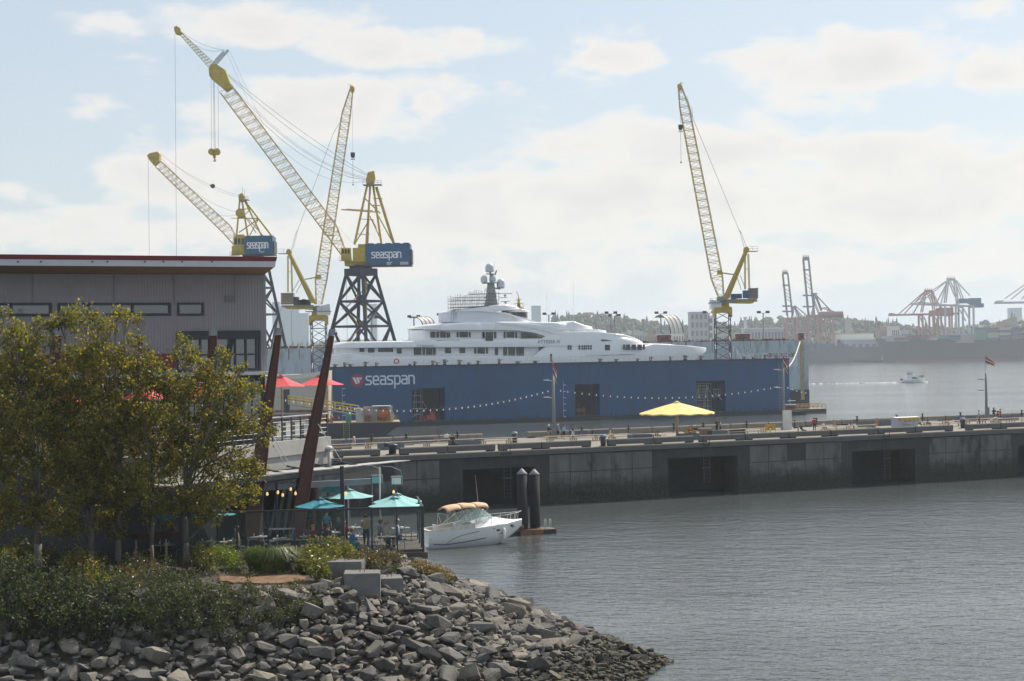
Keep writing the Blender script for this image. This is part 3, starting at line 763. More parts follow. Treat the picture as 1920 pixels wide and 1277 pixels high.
# mast with radomes, radar bars and spreaders
mc = yk(921, 570)[0]
def MP(px, py, out=0): s, z = yk(px, py, 0); return YP(s, z, out)
mb = MB()
zt = yk(921, 531)[1]; zb_ = yk(921, 573)[1]
mb.loft([[YP(mc + a * w, z, b * w * .7) for a, b in ((-1, -1), (1, -1), (1, 1), (-1, 1))] for z, w in ((zb_ - 1, 1.7), (zb_ + 2.0, 1.15), (zt, .75))], smooth=False)
for px, py, w in ((912, 532, 1.2), (924, 531, 1.5), (938, 541, 1.0), (919, 514.5, 1.1)): 
    p = MP(px, py); mb.lathe(p, [(w, 0), (w, .22)], 12)
mb.bar(MP(921, 531), MP(919, 509), .22, 6); mb.bar(MP(926, 540), MP(938, 542), .25); mb.bar(MP(928, 516), MP(931, 507), .2)
mb.build('mast', M_tank, yacht, YC)
mb = MB()
for px, py, qx, qy in ((934, 551, 960, 550.5), (936, 558.5, 951, 558), (939, 565.5, 956, 565), (908, 560, 918, 548), (911, 540, 911, 547)): mb.bar(MP(px, py), MP(qx, qy), .12)
for px, py in ((947, 555), (948, 568)): mb.lathe(MP(px, py), [(.25, -.2), (.35, .2), (.1, .4)], 8)
mb.bar(MP(927, 512), MP(927, 490), .03); mb.build('radar_arms', M_tank, yacht, YC)
M_dome = mat('dome_grey', (.55, .60, .66), .35, var=.03)
for px, py, r, hh in ((918, 502, 1.12, 2.35), (907.5, 523, .88, 1.9), (923.5, 521.5, .88, 1.9), (939, 531, 1.08, 2.4)):
    mb = MB(); p = MP(px, py) - V((0, 0, hh / 2))
    mb.lathe(p, [(r * .72, 0), (r * .95, .15), (r, .4)] + [(r * math.cos(a), hh - r + r * math.sin(a)) for a in (.05, .35, .7, 1.05, 1.3, 1.5)], 16)
    mb.build('radome', M_dome, yacht, YC)
mb = MB()
for px, y0, y1 in ((1075, 528, 605), (1025, 545, 604)): mb.bar(MP(px, y1), MP(px, y0), .035, 4)
mb.build('whip_aerial', M_offwhite, yacht, YC)
# scaffolding round the mast and sun deck
sc_ = thing('scaffold', 'openwork tube scaffold around the yacht mast and sun deck', 'scaffold', YP(mc, 20))
mb = MB(); rs = random.Random(4)
for out in (2.5, 5.0):
    for k in range(21):
        x = 834 + k * 4.4; top = np.interp(x, [834, 850, 868, 885, 920], [558, 556, 551, 547, 549]) + rs.uniform(-4, 4); bot = np.interp(x, [834, 850, 880, 925], [604, 590, 583, 581])
        mb.bar(MP(x, bot, out), MP(x, top, out), .065, 4)
    for j in range(6):
        y = 552 + j * 6.2
        x0 = np.interp(y, [548, 556, 562], [866, 846, 834])
        if j == 0: x0 = 872
        mb.bar(MP(x0, y + 1, out), MP(924, y - .6, out), .05 if j % 2 else .085, 4)
for k in range(10):
    x = 834 + k * 8.8
    for j in range(3): mb.bar(MP(x, 562 + j * 9, 2.5), MP(x, 562 + j * 9, 5.0), .045, 4)
for k in range(6): mb.bar(MP(836 + k * 14, 580, 5), MP(846 + k * 14, 560, 5), .04, 4)
mb.build('tubes', mat('scaffold_tube', (.13, .12, .11), .6, var=.25), sc_, YP(mc, 20))
mb = MB()
for j in range(3): mb.prism([MP(838 + j * 4, 578 + j * 4, 2.4), MP(905, 575 + j * 4, 2.4), MP(905, 575 + j * 4, 5.1), MP(838 + j * 4, 578 + j * 4, 5.1)], (0, 0, .1))
mb.build('planks', M_rust, sc_, YP(mc, 20))
sc_ = thing('scaffold', 'low tangle of grey scaffold tubes around the yacht bow tip', 'scaffold', DP(dk(1400, 665)[0], ZD, -7)); mb = MB(); rs = random.Random(17)
Q_ = lambda px, py, o: (lambda q: YP(q[0], q[1], o))(yk(px, py, o))
for k in range(46): x = rs.uniform(1352, 1432); mb.bar(Q_(x, 676, rs.choice((1, 4, 6.5))), Q_(x + rs.uniform(-8, 8), rs.uniform(648, 664) + abs(x - 1385) * .12, rs.choice((1, 4, 6.5))), .06, 4)
for k in range(9): y = 652 + k * 2.6; mb.bar(Q_(1350 + k, y + 2, 5), Q_(1428 - rs.uniform(0, 16), y, 5), .06, 4)
mb.build('tubes', M_scaf, sc_, DP(dk(1400, 665)[0], ZD, -7))
# life ring and dark fittings along the dock rail
lr = MB(); p = DP(dk(744, 676)[0], ZD + 1.15, -.2)
lr.tube([p + du * (.55 * math.cos(a)) + V((0, 0, .55 * math.sin(a))) for a in np.linspace(0, 2 * PI, 15)], .15, 6); o = lr.build('life_ring', M_red); retag(o, 'red life ring hung on the white rail of the blue dock', 'life ring')
rs = random.Random(21); k = 0
for px in (631, 650, 660, 688, 709, 772, 781, 815, 823, 838, 865, 883, 900, 940, 975, 1008, 1130, 1160, 1200, 1225, 1262, 1290, 1320, 1400, 1418, 1440, 1462):
    s_ = dk(px, 680)[0]; b_ = DP(s_, ZD, -1.6)
    mb = MB(); hh = rs.uniform(.5, 1.3); ww = rs.uniform(.25, .5)
    mb.lathe(b_, [(ww, 0), (ww, hh * .7), (ww * 1.3, hh * .75), (ww * 1.3, hh), (ww * .6, hh + .05)], 8)
    mb.bar(b_ + V((0, 0, hh * .5)) + du * ww, b_ + V((0, 0, hh * .9)) + du * (ww + .5), .1, 5)
    o = mb.build('bollard', [M_black, M_rust, M_tank][k % 3]); retag(o, '%s mooring bollard or vent from the left along the blue dock top' % ordinal(k), 'bollard', 'deck fittings along the blue dock rail'); k += 1
# ================================================================== shipyard cranes
def sagging(p, q, sag, n=8):
    return [p.lerp(q, k / n) - V((0, 0, sag * 4 * (k / n) * (1 - k / n))) for k in range(n + 1)]
def big_crane(label, D, ax, ground, tower, yb0, yb1, ytop, ybot, house, cab, aframe, boom, head, jib, hook, lines, theta=.21, minor=None):
    """portal luffing crane; all outline points are photo pixels at depth D"""
    base = W(ax, 660, D); base.z = ground
    root = thing('portal_crane', label, 'crane', base)
    C = lambda px, py, dy=0.0: W(px, py, D) + V((0, dy, 0))
    sc = FPX / D
    # tower of four battered legs with bracing
    rt, rb_ = tower
    zt = C(ax, ytop).z; zr = C(ax, ybot).z
    def corner(k, z):
        t = (zt - z) / (zt - zr); r = (rt + (rb_ - rt) * t) / sc; a = theta + k * PI / 2
        return V((base.x + r * math.cos(a), D + r * math.sin(a), z))
    for k in range(4):
        mb = MB(); mb.bar(corner(k, zt), corner(k, ground), .62, 4, .72); mb.build('leg', M_navy, root, base)
    lev = [zt] + [C(ax, y).z for y in yb0] 
    mb = MB()
    for z in lev[1:]:
        for k in range(4): mb.bar(corner(k, z), corner((k + 1) % 4, z), .42)
    for za, zb in zip(lev, lev[1:] + [ground]):
        for k in range(4):
            mb.bar(corner(k, za), corner((k + 1) % 4, zb), .34); mb.bar(corner((k + 1) % 4, za), corner(k, zb), .34)
    mb.build('bracing', M_navy, root, base)
    mb = MB(); zc = zt; r = rt / sc
    mb.loft([[V((base.x + r * 1.12 * math.cos(theta + k * PI / 2 + q), D + r * 1.12 * math.sin(theta + k * PI / 2 + q), z)) for k in range(4) for q in (-.16, .16)] for z in (zc - .3, zc + 1.7)], smooth=False)
    mb.lathe(V((base.x, D, zc + 1.7)), [(r * .75, 0), (r * .8, 1.0)], 20); mb.build('tower_cap', M_navy, root, base)
    mb = MB()
    mb.bar(V((base.x + 1.2, D, ground)), V((base.x + 1.2, D, zt)), .45, 8); 
    nn = 7
    for k in range(nn):
        za = ground + (zt - ground) * k / nn; zb = ground + (zt - ground) * (k + 1) / nn; sx = -3 if k % 2 else 1
        mb.bar(V((base.x + sx - 2, D + 1.5, za)), V((base.x - 1 - sx - 2, D + 1.5, zb)), .22); mb.box((base.x + sx - 3, D + .8, za), (base.x + sx - 1, D + 2.2, za + .12))
        mb.bar(V((base.x - 4.4, D + 2, za)), V((base.x - 4.4, D + 2, zb)), .07)
    mb.build('stair', M_yel, root, base)
    # machinery house with lettering
    x0, y0, x1, y1 = house; dp = 4.2
    a, b = C(x0, y1), C(x1, y0)
    mb = MB(); mb.box((a.x, D - dp, a.z), (b.x, D + dp, b.z)); hs = mb.build('machinery_house', M_hblue, root, base)
    mb = MB(); mb.box((a.x - 1, D - dp + .5, a.z - .35), (b.x + .3, D + dp, a.z - .0)); mb.box((b.x, D - dp + .4, a.z + .2), (b.x + .5, D + dp - 1, a.z + (b.z - a.z) * .72))
    for k in range(5): q = a.x + (b.x - a.x) * (k + .5) / 5; mb.box((q - .8, D - 2, b.z), (q + .8, D + 1, b.z + .35))
    mb.build('house_trim', M_navy, root, base)
    lx0, lx1, ly0, ly1 = minor['text']
    p = C(lx0, ly1, -dp - .01); h = C(lx0, ly0).z - p.z; wd = (C(lx1, ly1).x - p.x) / h
    mb = MB(); lettering(mb, 'seaspan', p, V((1, 0, 0)), UPZ, V((0, -1, 0)), h, .2, (wd - .98) / 6)
    mb.build('lettering', M_white, hs, base)
    mb = MB()
    for sx, sy, n, L_ in minor['small']:
        p = C(sx, sy, -dp - .01)
        for k in range(n): mb.box((p.x + k * .12, p.y - .03, p.z), (p.x + k * .12 + .08, p.y, p.z + L_))
    mb.build('fine_print', M_white, hs, base)
    # operator's cab and foot machinery in yellow
    mb = MB()
    for (x0, y0, x1, y1), d0, d1 in cab:
        a, b = C(x0, y1), C(x1, y0); mb.box((a.x, D + d0, a.z), (b.x, D + d1, b.z))
    cb = mb.build('cab', M_yel, root, base)
    mb = MB(); (x0, y0, x1, y1), d0, d1 = cab[0]
    for q in range(3):
        a, b = C(x0 + (x1 - x0) * (.08 + .31 * q), y0 + (y1 - y0) * .45), C(x0 + (x1 - x0) * (.30 + .31 * q), y0 + (y1 - y0) * .12); mb.box((a.x, D + d0 - .04, a.z), (b.x, D + d0, b.z))
    mb.build('window', M_win, cb, base)
    mb = MB()
    for (x0, y0, x1, y1), d0, d1 in cab[:2]:
        a, b = C(x0 - 3, y1), C(x1 + 2, y1); 
        for z in (.55, 1.1):
            mb.bar(V((a.x, D + d0 - 1, a.z + z)), V((b.x, D + d0 - 1, b.z + z)), .05)
        for k in range(6): q = a.x + (b.x - a.x) * k / 5; mb.bar(V((q, D + d0 - 1, a.z)), V((q, D + d0 - 1, a.z + 1.1)), .05)
        mb.box((a.x, D + d0 - 1.1, a.z - .15), (b.x, D + d0, a.z))
    mb.build('walkway', M_yel2, root, base)
    # A-frame
    mb = MB()
    for (xa, ya, da), (xb, yb, db), r in aframe['legs']: mb.bar(C(xa, ya, da), C(xb, yb, db), r)
    mb.build('a_frame', M_yel, root, base)
    mb = MB()
    for (xa, ya, da), (xb, yb, db), r in aframe['braces']: mb.bar(C(xa, ya, da), C(xb, yb, db), r)
    mb.build('a_frame_bracing', M_yel, root, base)
    mb = MB(); pl = aframe['head']; mb.prism([C(x, y, -1.2) for x, y in pl], (0, 2.4, 0)); x, y, r = aframe['sheave']; mb.lathe(C(x, y, -1.5), [(r, 0), (r, 3)], 16, V((0, 1, 0)), smooth=False)
    mb.build('head_block', M_yel, root, base)
    mb = MB(); (x0, x1, yy) = aframe['deck']
    for z in (.5, 1.1): mb.bar(C(x0, yy, -2) + V((0, 0, z)), C(x1, yy, -2) + V((0, 0, z)), .05)
    for k in range(6): p = C(x0 + (x1 - x0) * k / 5, yy, -2); mb.bar(p, p + V((0, 0, 1.1)), .05)
    p, q = C(x0, yy, -2), C(x1, yy, 2); mb.box((p.x, p.y, p.z - .12), (q.x, q.y, p.z))
    xm = (x0 + x1) / 2; mb.bar(C(xm - 4, yy - 8), C(xm - 4, yy - 24), .06); mb.bar(C(xm, yy - 8), C(xm, yy - 20), .06)
    mb.build('head_walkway', M_tank, root, base)
    # boom
    bm = MB()
    for (p, q, w0, w1, n) in boom:
        bm.lattice(C(*p), C(*q), w0[1], w1[1], w0[0], w1[0], n, minor['rc'], minor['rb'], V((0, 1, 0)))
    bmo = bm.build('boom', M_yel2, root, base)
    mb = MB()
    for pl, d in head: mb.prism([C(x, y, -d) for x, y in pl], (0, 2 * d, 0))
    mb.build('boom_head', M_yel, root, base)
    if jib:
        mb = MB()
        (p, q, w0, w1, n) = jib['lat']; mb.lattice(C(*p), C(*q), w0, w1, w0, w1, n, .1, .06, V((0, 1, 0)))
        jb = mb.build('jib', mat('pale_yellow', (.55, .48, .25), .6), root, base)
        mb = MB(); mb.prism([C(x, y, -.7) for x, y in jib['tip']], (0, 1.4, 0)); mb.build('jib_tip', M_yel, jb, base)
        mb = MB()
        for p, q in jib['strut']: mb.bar(C(*p, -.8), C(*q, -.8), .16); mb.bar(C(*p, .8), C(*q, .8), .16)
        mb.build('jib_strut', M_tank, jb, base)
    mb = MB()
    for p, q, dy, sag, r in lines:
        mb.tube(sagging(C(*p, dy), C(*q, dy), sag), r, 4)
    mb.build('rigging', M_cable, root, base)
    if hook:
        x, y0, y1, w, side = hook
        mb = MB(); p = C(x, (y0 + y1) / 2)
        k = 1 / sc
        for dy in (-.55, .55):
            for sx in ((-5, 5) if w > 1 else (0,)): mb.lathe(p + V((sx * k, dy - .12, (y1 - y0) * .22 * k)), [(w * 5.6 * k, 0), (w * 5.6 * k, .24)], 14, V((0, 1, 0)), smooth=False)
        mb.prism([p + V((a * k, -.35, b * k)) for a, b in ((-3 * w, 5), (3 * w, 5), (2 * w, -6), (-2 * w, -6))], (0, .7, 0))
        hb_ = mb.build('hook_block', M_yel2, root, base)
        mb = MB(); pts = [p + V((a * k, 0, b * k)) for a, b in ((0, -6), (0, -8.5), (2.2, -10), (1.5, -12.2), (-1, -12.4), (-2, -10.8))]; mb.tube(pts, .16, 6); mb.build('hook', M_black, hb_, base)
    return root
big_crane('tallest yellow luffing crane on a black lattice tower in front of the shipyard', 490.0, 679.0, 6.0, (28, 62), [565, 612], None, 515, 640, (688, 458, 770, 498),
    [((642, 466, 659, 490), -3.6, -.6), ((664, 466, 687, 492), -3.9, -.8), ((672, 458, 688, 470), -1, 2), ((648, 489, 712, 499), -3, 3)],
    dict(legs=[((690, 343, -.9), (667, 460, -4), .42), ((695, 348, -.9), (684, 460, 4), .36), ((699, 346, .9), (717, 459, -4), .42), ((705, 350, .9), (738, 460, 4), .42), ((694, 335, 0), (690, 460, -1), .3)],
         braces=[((684, 372, -2), (713, 400, 0), .2), ((640, 393, 0), (708, 398, 0), .22), ((650, 392, 0), (700, 396, -2), .14), ((703, 393, 0), (735, 452, 0), .24), ((694, 405, 0), (717, 452, -3), .24), ((678, 412, -3), (700, 412, 1), .14), ((672, 440, -3), (692, 440, 1), .14), ((668, 457, -3), (690, 415, 1), .18), ((700, 372, 0), (716, 372, 1), .2), ((698, 385, 0), (712, 385, 1), .2)],
         head=[(690, 324), (702, 321), (704, 334), (701, 347), (690, 350), (687, 338)], sheave=(694, 337, 1.1), deck=(681, 716, 347)),
    [((650, 486), (620, 430), (1.0, 3.4), (3.9, 2.8), 7), ((620, 430), (423, 166), (3.9, 2.8), (3.9, 2.8), 42)],
    [([(393, 130), (398, 122), (406, 121), (424, 133), (428, 145), (436, 165), (424, 172), (414, 163), (398, 150), (394, 143)], 1.6), ([(640, 478), (654, 470), (660, 488), (648, 494)], 1.6)],
    dict(lat=((396, 122), (336, 60), 2.0, .8, 26), tip=[(327, 52), (331, 49), (338, 53), (341, 62), (338, 66), (331, 65), (328, 60)], strut=[((402, 124), (428, 94)), ((398, 121), (420, 96))]),
    (402, 278, 302, 1.1, 0),
    [((341, 62), (421, 94), -.5, 2.2, .045), ((341, 60), (429, 94), .5, 1.2, .045), ((425, 97), (468, 196), -.6, 0, .035), ((430, 95), (494, 235), .6, 0, .035), ((328, 62), (331, 482), 0, 0, .05),
     ((396, 148), (396.5, 282), 0, 0, .05), ((400, 150), (401, 280), .3, 0, .06), ((402, 150), (404, 280), -.3, 0, .06), ((409, 156), (409.5, 284), 0, 0, .05),
     ((428, 140), (690, 328), -.6, 1.2, .06), ((428, 142), (690, 330), .6, 2.6, .06), ((436, 163), (688, 336), .5, 4.5, .06), ((436, 166), (688, 338), -.5, 5.6, .06), ((470, 195), (690, 334), -.3, 3.5, .04), ((436, 167), (688, 340), 0, 8.5, .04), ((440, 168), (685, 478), 0, 3, .03)],
    minor=dict(text=(699, 757, 475, 485), small=[(727, 495, 13, .35), (727, 498 - .2, 10, .3), (752, 495, 20, .35), (752, 497.6, 20, .3)], rc=.15, rb=.07))
big_crane('smaller yellow luffing crane rising behind the corner of the grey building', 575.0, 478.0, 6.0, (26, 54), [540, 590], None, 492, 632, (462, 444, 514, 478),
    [((441, 444, 462, 478), -3.4, 2), ((438, 462, 450, 480), -3.6, -1), ((446, 440, 458, 446), -1, 2)],
    dict(legs=[((450, 378, -.8), (446, 446, -3), .36), ((454, 374, -.8), (463, 446, 3), .36), ((457, 374, .8), (512, 444, -2), .4), ((458, 376, .8), (490, 445, 3), .3)],
         braces=[((447, 409, 0), (486, 410, 0), .24), ((433, 409, 0), (486, 411, -1), .14), ((450, 392, 0), (472, 392, 0), .2), ((448, 436, 0), (484, 411, 0), .24), ((466, 411, 0), (494, 443, 0), .22), ((450, 392, 0), (480, 436, 0), .2), ((468, 442, 0), (484, 412, 0), .2), ((452, 410, 0), (470, 392, 0), .18)],
         head=[(448, 366), (455, 362), (460, 370), (459, 378), (449, 379)], sheave=(451, 400, 1.5), deck=(450, 467, 375)),
    [((452, 470), (425, 430), (1.0, 3.0), (3.4, 2.6), 6), ((425, 430), (297, 308), (3.4, 2.6), (2.6, 2.2), 34)],
    [([(277, 292), (283, 288), (297, 285), (301, 290), (300, 303), (290, 311), (281, 300)], 1.5)], None, None,
    [((278, 296), (280, 478), 0, 0, .055), ((301, 288), (398, 348), -.4, 1.0, .05), ((398, 348), (449, 366), -.4, .4, .05), ((302, 297), (448, 398), .4, 3.5, .05), ((302, 302), (448, 402), 0, 6.5, .05), ((330, 312), (450, 370), .4, 1.5, .04)],
    theta=.3, minor=dict(text=(467, 511, 457, 467), small=[(491, 474.5, 12, .3)], rc=.13, rb=.06))
ov = MB(); p = W(399, 349, 575); ov.lathe(p - V((0, .3, 0)), [(.75, 0), (.75, .6)], 14, V((0, 1, 0)), smooth=False); ov.bar(p, p + V((-1.1, 0, .3)), .2)
o = ov.build('overhaul_ball', M_black); retag(o, 'dark round overhaul weight hanging on the ropes of the left crane', 'pulley')

def tower_crane(label, D, ax, tb, tt, tw, sg, boom, head, apex, foot, ballast, cab, pend, hook, base_z):
    """luffing tower crane; sg = +1 when the counter-jib points right"""
    base = W(ax, 660, D); base.z = base_z
    root = thing('tower_crane', label, 'crane', base)
    C = lambda px, py, dy=0.0: W(px, py, D) + V((0, dy, 0))
    k = D / FPX; zt = C(ax, tt).z; w = tw * k
    mb = MB(); mb.lattice(V((base.x, D, base_z)), V((base.x, D, zt)), w, w, w, w, max(6, int((zt - base_z) / 2.2)), .17, .10, V((0, 1, 0)))
    mb.build('tower', M_navy, root, base)
    mb = MB(); h = 2.3
    mb.loft([[V((base.x + a * w * q, D + b * w * q, z)) for a, b in ((-1, -1), (1, -1), (1, 1), (-1, 1))] for z, q in ((zt - .2, .55), (zt + h * .5, .62), (zt + h * .6, .45), (zt + h, .42))], smooth=False)
    for a in (-1, 1): mb.prism([V((base.x + a * w * .62, D - w * .6, zt + .8)), V((base.x + a * w * .62, D - w * .6, zt - 1.4)), V((base.x + a * w * .2, D - w * .6, zt + .8))], (0, w * 1.2, 0))
    mb.build('slew_ring', M_yel, root, base)
    # platform, cab
    zp = zt + h; mb = MB(); mb.box((base.x - 3.4, D - 2.6, zp), (base.x + 3.4, D + 2.6, zp + .22))
    for x in (-3.4, -1.2, 1.2, 3.4): mb.bar(V((base.x + x, D - 2.6, zp)), V((base.x + x, D - 2.6, zp + 1.3)), .05)
    for z in (.7, 1.3): mb.bar(V((base.x - 3.4, D - 2.6, zp + z)), V((base.x + 3.4, D - 2.6, zp + z)), .05)
    mb.lathe(V((base.x, D, zp)), [(1.5, .2), (1.4, 1.6), (.8, 1.8)], 14); mb.build('slew_platform', M_tank, root, base)
    x0, y0, x1, y1 = cab; a, b = C(x0, y1), C(x1, y0)
    mb = MB(); xi, xo = (a.x, b.x) if sg < 0 else (b.x, a.x)
    mb.prism([V((xi, D - 2.2, a.z)), V((xo, D - 2.2, a.z)), V((xo, D - 2.2, b.z)), V((xi + (xo - xi) * .25, D - 2.2, b.z - .45 * abs(b.z - a.z) * .4)), V((xi, D - 2.2, b.z - .9))], (0, 4.4, 0))
    mb.build('cab', M_white, root, base)
    # counter-jib
    (jx0, jy0), (jx1, jy1) = foot['jib']
    a, b = C(jx0, jy0), C(jx1, jy1); mb = MB()
    for dy in (-1.6, 1.6): mb.prism([V((a.x, D + dy, a.z)), V((b.x, D + dy, b.z)), V((b.x - sg * 1.2, D + dy, b.z - 1.0)), V((a.x, D + dy, a.z - .9))], (0, .35, 0))
    for t_ in range(8): p = a.lerp(b, t_ / 7); mb.box((p.x - .12, D - 1.6, p.z - .5), (p.x + .12, D + 1.6, p.z - .2))
    mb.bar(a.lerp(b, .35) - V((0, 1.5, .7)), V((base.x + sg * 1.2, D - 1.0, zp + .6)), .22); mb.bar(a.lerp(b, .35) - V((0, -1.5, .7)), V((base.x + sg * 1.2, D + 1.0, zp + .6)), .22)
    mb.build('counter_jib', M_yel, root, base)
    mb = MB(); mb.box((min(a.x, b.x), D - 1.9, (a.z + b.z) / 2 - .05), (max(a.x, b.x), D + 1.9, (a.z + b.z) / 2 + .12)); mb.build('jib_walkway', M_tank, root, base)
    # ballast blocks, one by one
    x0, y0, x1, y1 = ballast; nb_ = 5
    for j in range(nb_):
        a, b = C(x0, y1 - (y1 - y0) * j / nb_), C(x1, y1 - (y1 - y0) * (j + .9) / nb_)
        mb = MB(); mb.box((a.x, D - 1.7, a.z), (b.x, D + 1.7, b.z)); mb.build('ballast_block', foot['bm'], root, base)
    mb = MB()
    for (x0, y0, x1, y1), d0, d1 in foot['machines']:
        a, b = C(x0, y1), C(x1, y0); mb.box((a.x, D + d0, a.z), (b.x, D + d1, b.z))
    mb.bar(C(*foot['drum'], -1.2), C(*foot['drum'], 1.2), .8, 12); mb.build('winch', foot['mm'], root, base)
    # A-frame: twin box beams, back ties
    mb = MB(); p0 = V((base.x, D, zp + 1.2))
    for dy in (-1.5, 1.5):
        mb.bar(C(*foot['af0'], dy), C(*apex, dy * .55), .38); mb.bar(C(foot['af0'][0] + sg * 7, foot['af0'][1] - 2, dy), C(apex[0] + sg * 1.5, apex[1] + 2, dy * .55), .34)
    for t_ in range(1, 9):
        a = C(*foot['af0'], -1.5).lerp(C(*apex, -.8), t_ / 9); b = C(foot['af0'][0] + sg * 7, foot['af0'][1] - 2, -1.5).lerp(C(apex[0] + sg * 1.5, apex[1] + 2, -.8), (t_ + .4) / 9); mb.bar(a, b, .10)
    mb.prism([C(apex[0] + a, apex[1] + b, -1.1) for a, b in ((-5, 3), (-3.5, -4), (1.5, -5), (5, -1), (4.5, 5), (-1, 7))], (0, 2.2, 0))
    mb.build('a_frame', M_yel2, root, base)
    mb = MB()
    for dx in (0, 1):
        x, y = foot['tie'][dx]
        mb.bar(C(apex[0] + foot['tieoff'][dx], apex[1] + 8, -1), C(x, y, -1), .14); mb.bar(C(apex[0] + foot['tieoff'][dx], apex[1] + 8, 1), C(x, y, 1), .14)
    x, y = foot['tie'][0]; x2, y2 = foot['tie'][1]; mb.bar(C(x, (y + apex[1]) / 2, -1), C(x2, (y + apex[1]) / 2, -1), .1)
    for q in (0, 1): mb.bar(C(foot['af0'][0] + sg * (24 + q * 6), foot['af0'][1] - (42 + q * 3), -1), C(foot['tie'][0][0] - sg * (8 - 8 * q), foot['tie'][0][1] + 1, -1), .11)
    mb.build('back_ties', M_yel, root, base)
    mb = MB(); p = C(apex[0] + sg * 5, apex[1] + 4); mb.box((min(p.x, p.x + sg * 2.2), D - 1.4, p.z), (max(p.x, p.x + sg * 2.2), D + 1.4, p.z + .12))
    for x in (.7, 2.2): mb.bar(V((p.x + sg * x, D - 1.4, p.z)), V((p.x + sg * x, D - 1.4, p.z + 1.3)), .045)
    for z in (.7, 1.3): mb.bar(V((p.x, D - 1.4, p.z + z)), V((p.x + sg * 2.2, D - 1.4, p.z + z)), .045)
    mb.build('apex_walkway', M_tank, root, base)
    mb = MB()
    for p, q, w0, w1, n in boom: mb.lattice(C(*p), C(*q), w0[1], w1[1], w0[0], w1[0], n, .13, .055, V((0, 1, 0)))
    mb.build('boom', mat('boom_yellow', (.41, .31, .06), .5, var=.12), root, base)
    mb = MB()
    (hx_, hy_) = head; mb.prism([C(hx_ + a, hy_ + b, -.8) for a, b in ((-4, -2), (1, -5), (5, 0), (4, 6), (-2, 7))], (0, 1.6, 0)); mb.bar(C(hx_ - sg * 4, hy_ - 3), C(hx_ + sg * 7, hy_ - 7), .10); mb.bar(C(hx_, hy_ - 2), C(hx_ + sg * 3, hy_ - 9), .08)
    bh = mb.build('boom_head', M_yel, root, base)
    mb = MB(); st = foot['stop']; mb.bar(C(*st[0]), C(*st[1]), .22); mb.prism([C(st[0][0] + a, st[0][1] + b, -1) for a, b in ((-4, -4), (4, -4), (4, 4), (-4, 4))], (0, 2, 0)); mb.build('boom_stop', M_yel, root, base)
    mb = MB()
    for p, q in pend: mb.bar(C(*p), C(*q), .06)
    hk0, hk1, hk2 = hook
    mb.bar(C(*head), C(*hk0), .035)
    mb.build('rigging', M_cable, root, base)
    mb = MB(); p = C(*hk0); mb.prism([p + V((a * k, -.4, b * k)) for a, b in ((-4, 4), (4, 4), (4, -3), (2, -6), (-2, -6), (-4, -3))], (0, .8, 0)); mb.bar(p + V((-4 * k, 0, -9 * k)), p + V((4 * k, 0, -9 * k)), .1); mb.bar(p + V((0, 0, -5 * k)), p + V((-4 * k, 0, -9 * k)), .07); mb.bar(p + V((0, 0, -5 * k)), p + V((4 * k, 0, -9 * k)), .07); mb.bar(p, C(*hk1), .05); mb.lathe(C(*hk1), [(.1, -.3), (.22, 0), (.1, .2)], 8)
    mb.build('hook', M_red if False else M_black, root, base)
    return root
M_ball1 = mat('ballast_brown', (.27, .20, .13), .8, var=.2); M_ball2 = mat('ballast_mix', (.22, .17, .17), .8, var=.3)
dR = 448.0
tower_crane('yellow luffing tower crane on the right standing on the blue dock by the yacht bow', dR, 1355.5, 672, 585, 27, 1,
    [((1352, 556), (1344, 520), (1.4, 2.2), (3.0, 2.0), 4), ((1344, 520), (1283, 200), (3.0, 2.0), (2.4, 1.8), 44), ((1283, 200), (1275, 164), (2.4, 1.8), (.9, 1.2), 5)], (1274, 162), (1399, 468), 
    dict(jib=((1362, 562), (1418, 562)), bm=M_ball2, machines=[((1371, 551, 1390, 560), -1.2, 1.2), ((1391, 545, 1402, 560), -2.0, -1.5)], drum=(1376, 557), mm=M_hblue, af0=(1357, 562), tie=((1397, 542), (1405, 542)), tieoff=(-2, 4), stop=((1349, 511), (1377, 515))),
    (1404, 540, 1420, 560), (1332, 562, 1351, 580), [((1299, 222), (1388, 437)), ((1299, 222), (1297, 200)), ((1387, 434), (1396, 466)), ((1389, 434), (1400, 465)), ((1386, 431), (1391, 439)), ((1288, 180), (1299, 222))], ((1276, 238), (1277, 304), 0), ZD)
dL = 486.0
tower_crane('yellow luffing tower crane on the left between the big crane and the grey building', dL, 598.5, 690, 600, 27, -1,
    [((598, 570), (602, 525), (1.6, 2.2), (3.2, 2.1), 5), ((602, 525), (649, 215), (3.2, 2.1), (2.4, 1.8), 44), ((649, 215), (659, 168), (2.4, 1.8), (.9, 1.2), 6)], (660, 166), (542, 472),
    dict(jib=((588, 574), (530, 573)), bm=M_ball1, machines=[((552, 557, 560, 573), -1.5, 1.5), ((561, 562, 582, 573), -1.2, 1.2)], drum=(570, 566), mm=M_black, af0=(592, 570), tie=((548, 548), (540, 548)), tieoff=(4, -2), stop=((598, 519), (572, 524))),
    (528, 549, 551, 571), (596, 570, 618, 591), [((625, 250), (556, 438)), ((625, 250), (640, 225)), ((554, 440), (546, 470)), ((557, 438), (549, 468)), ((557, 432), (553, 442))], ((661.5, 290), (662, 346), 0), 6.0)
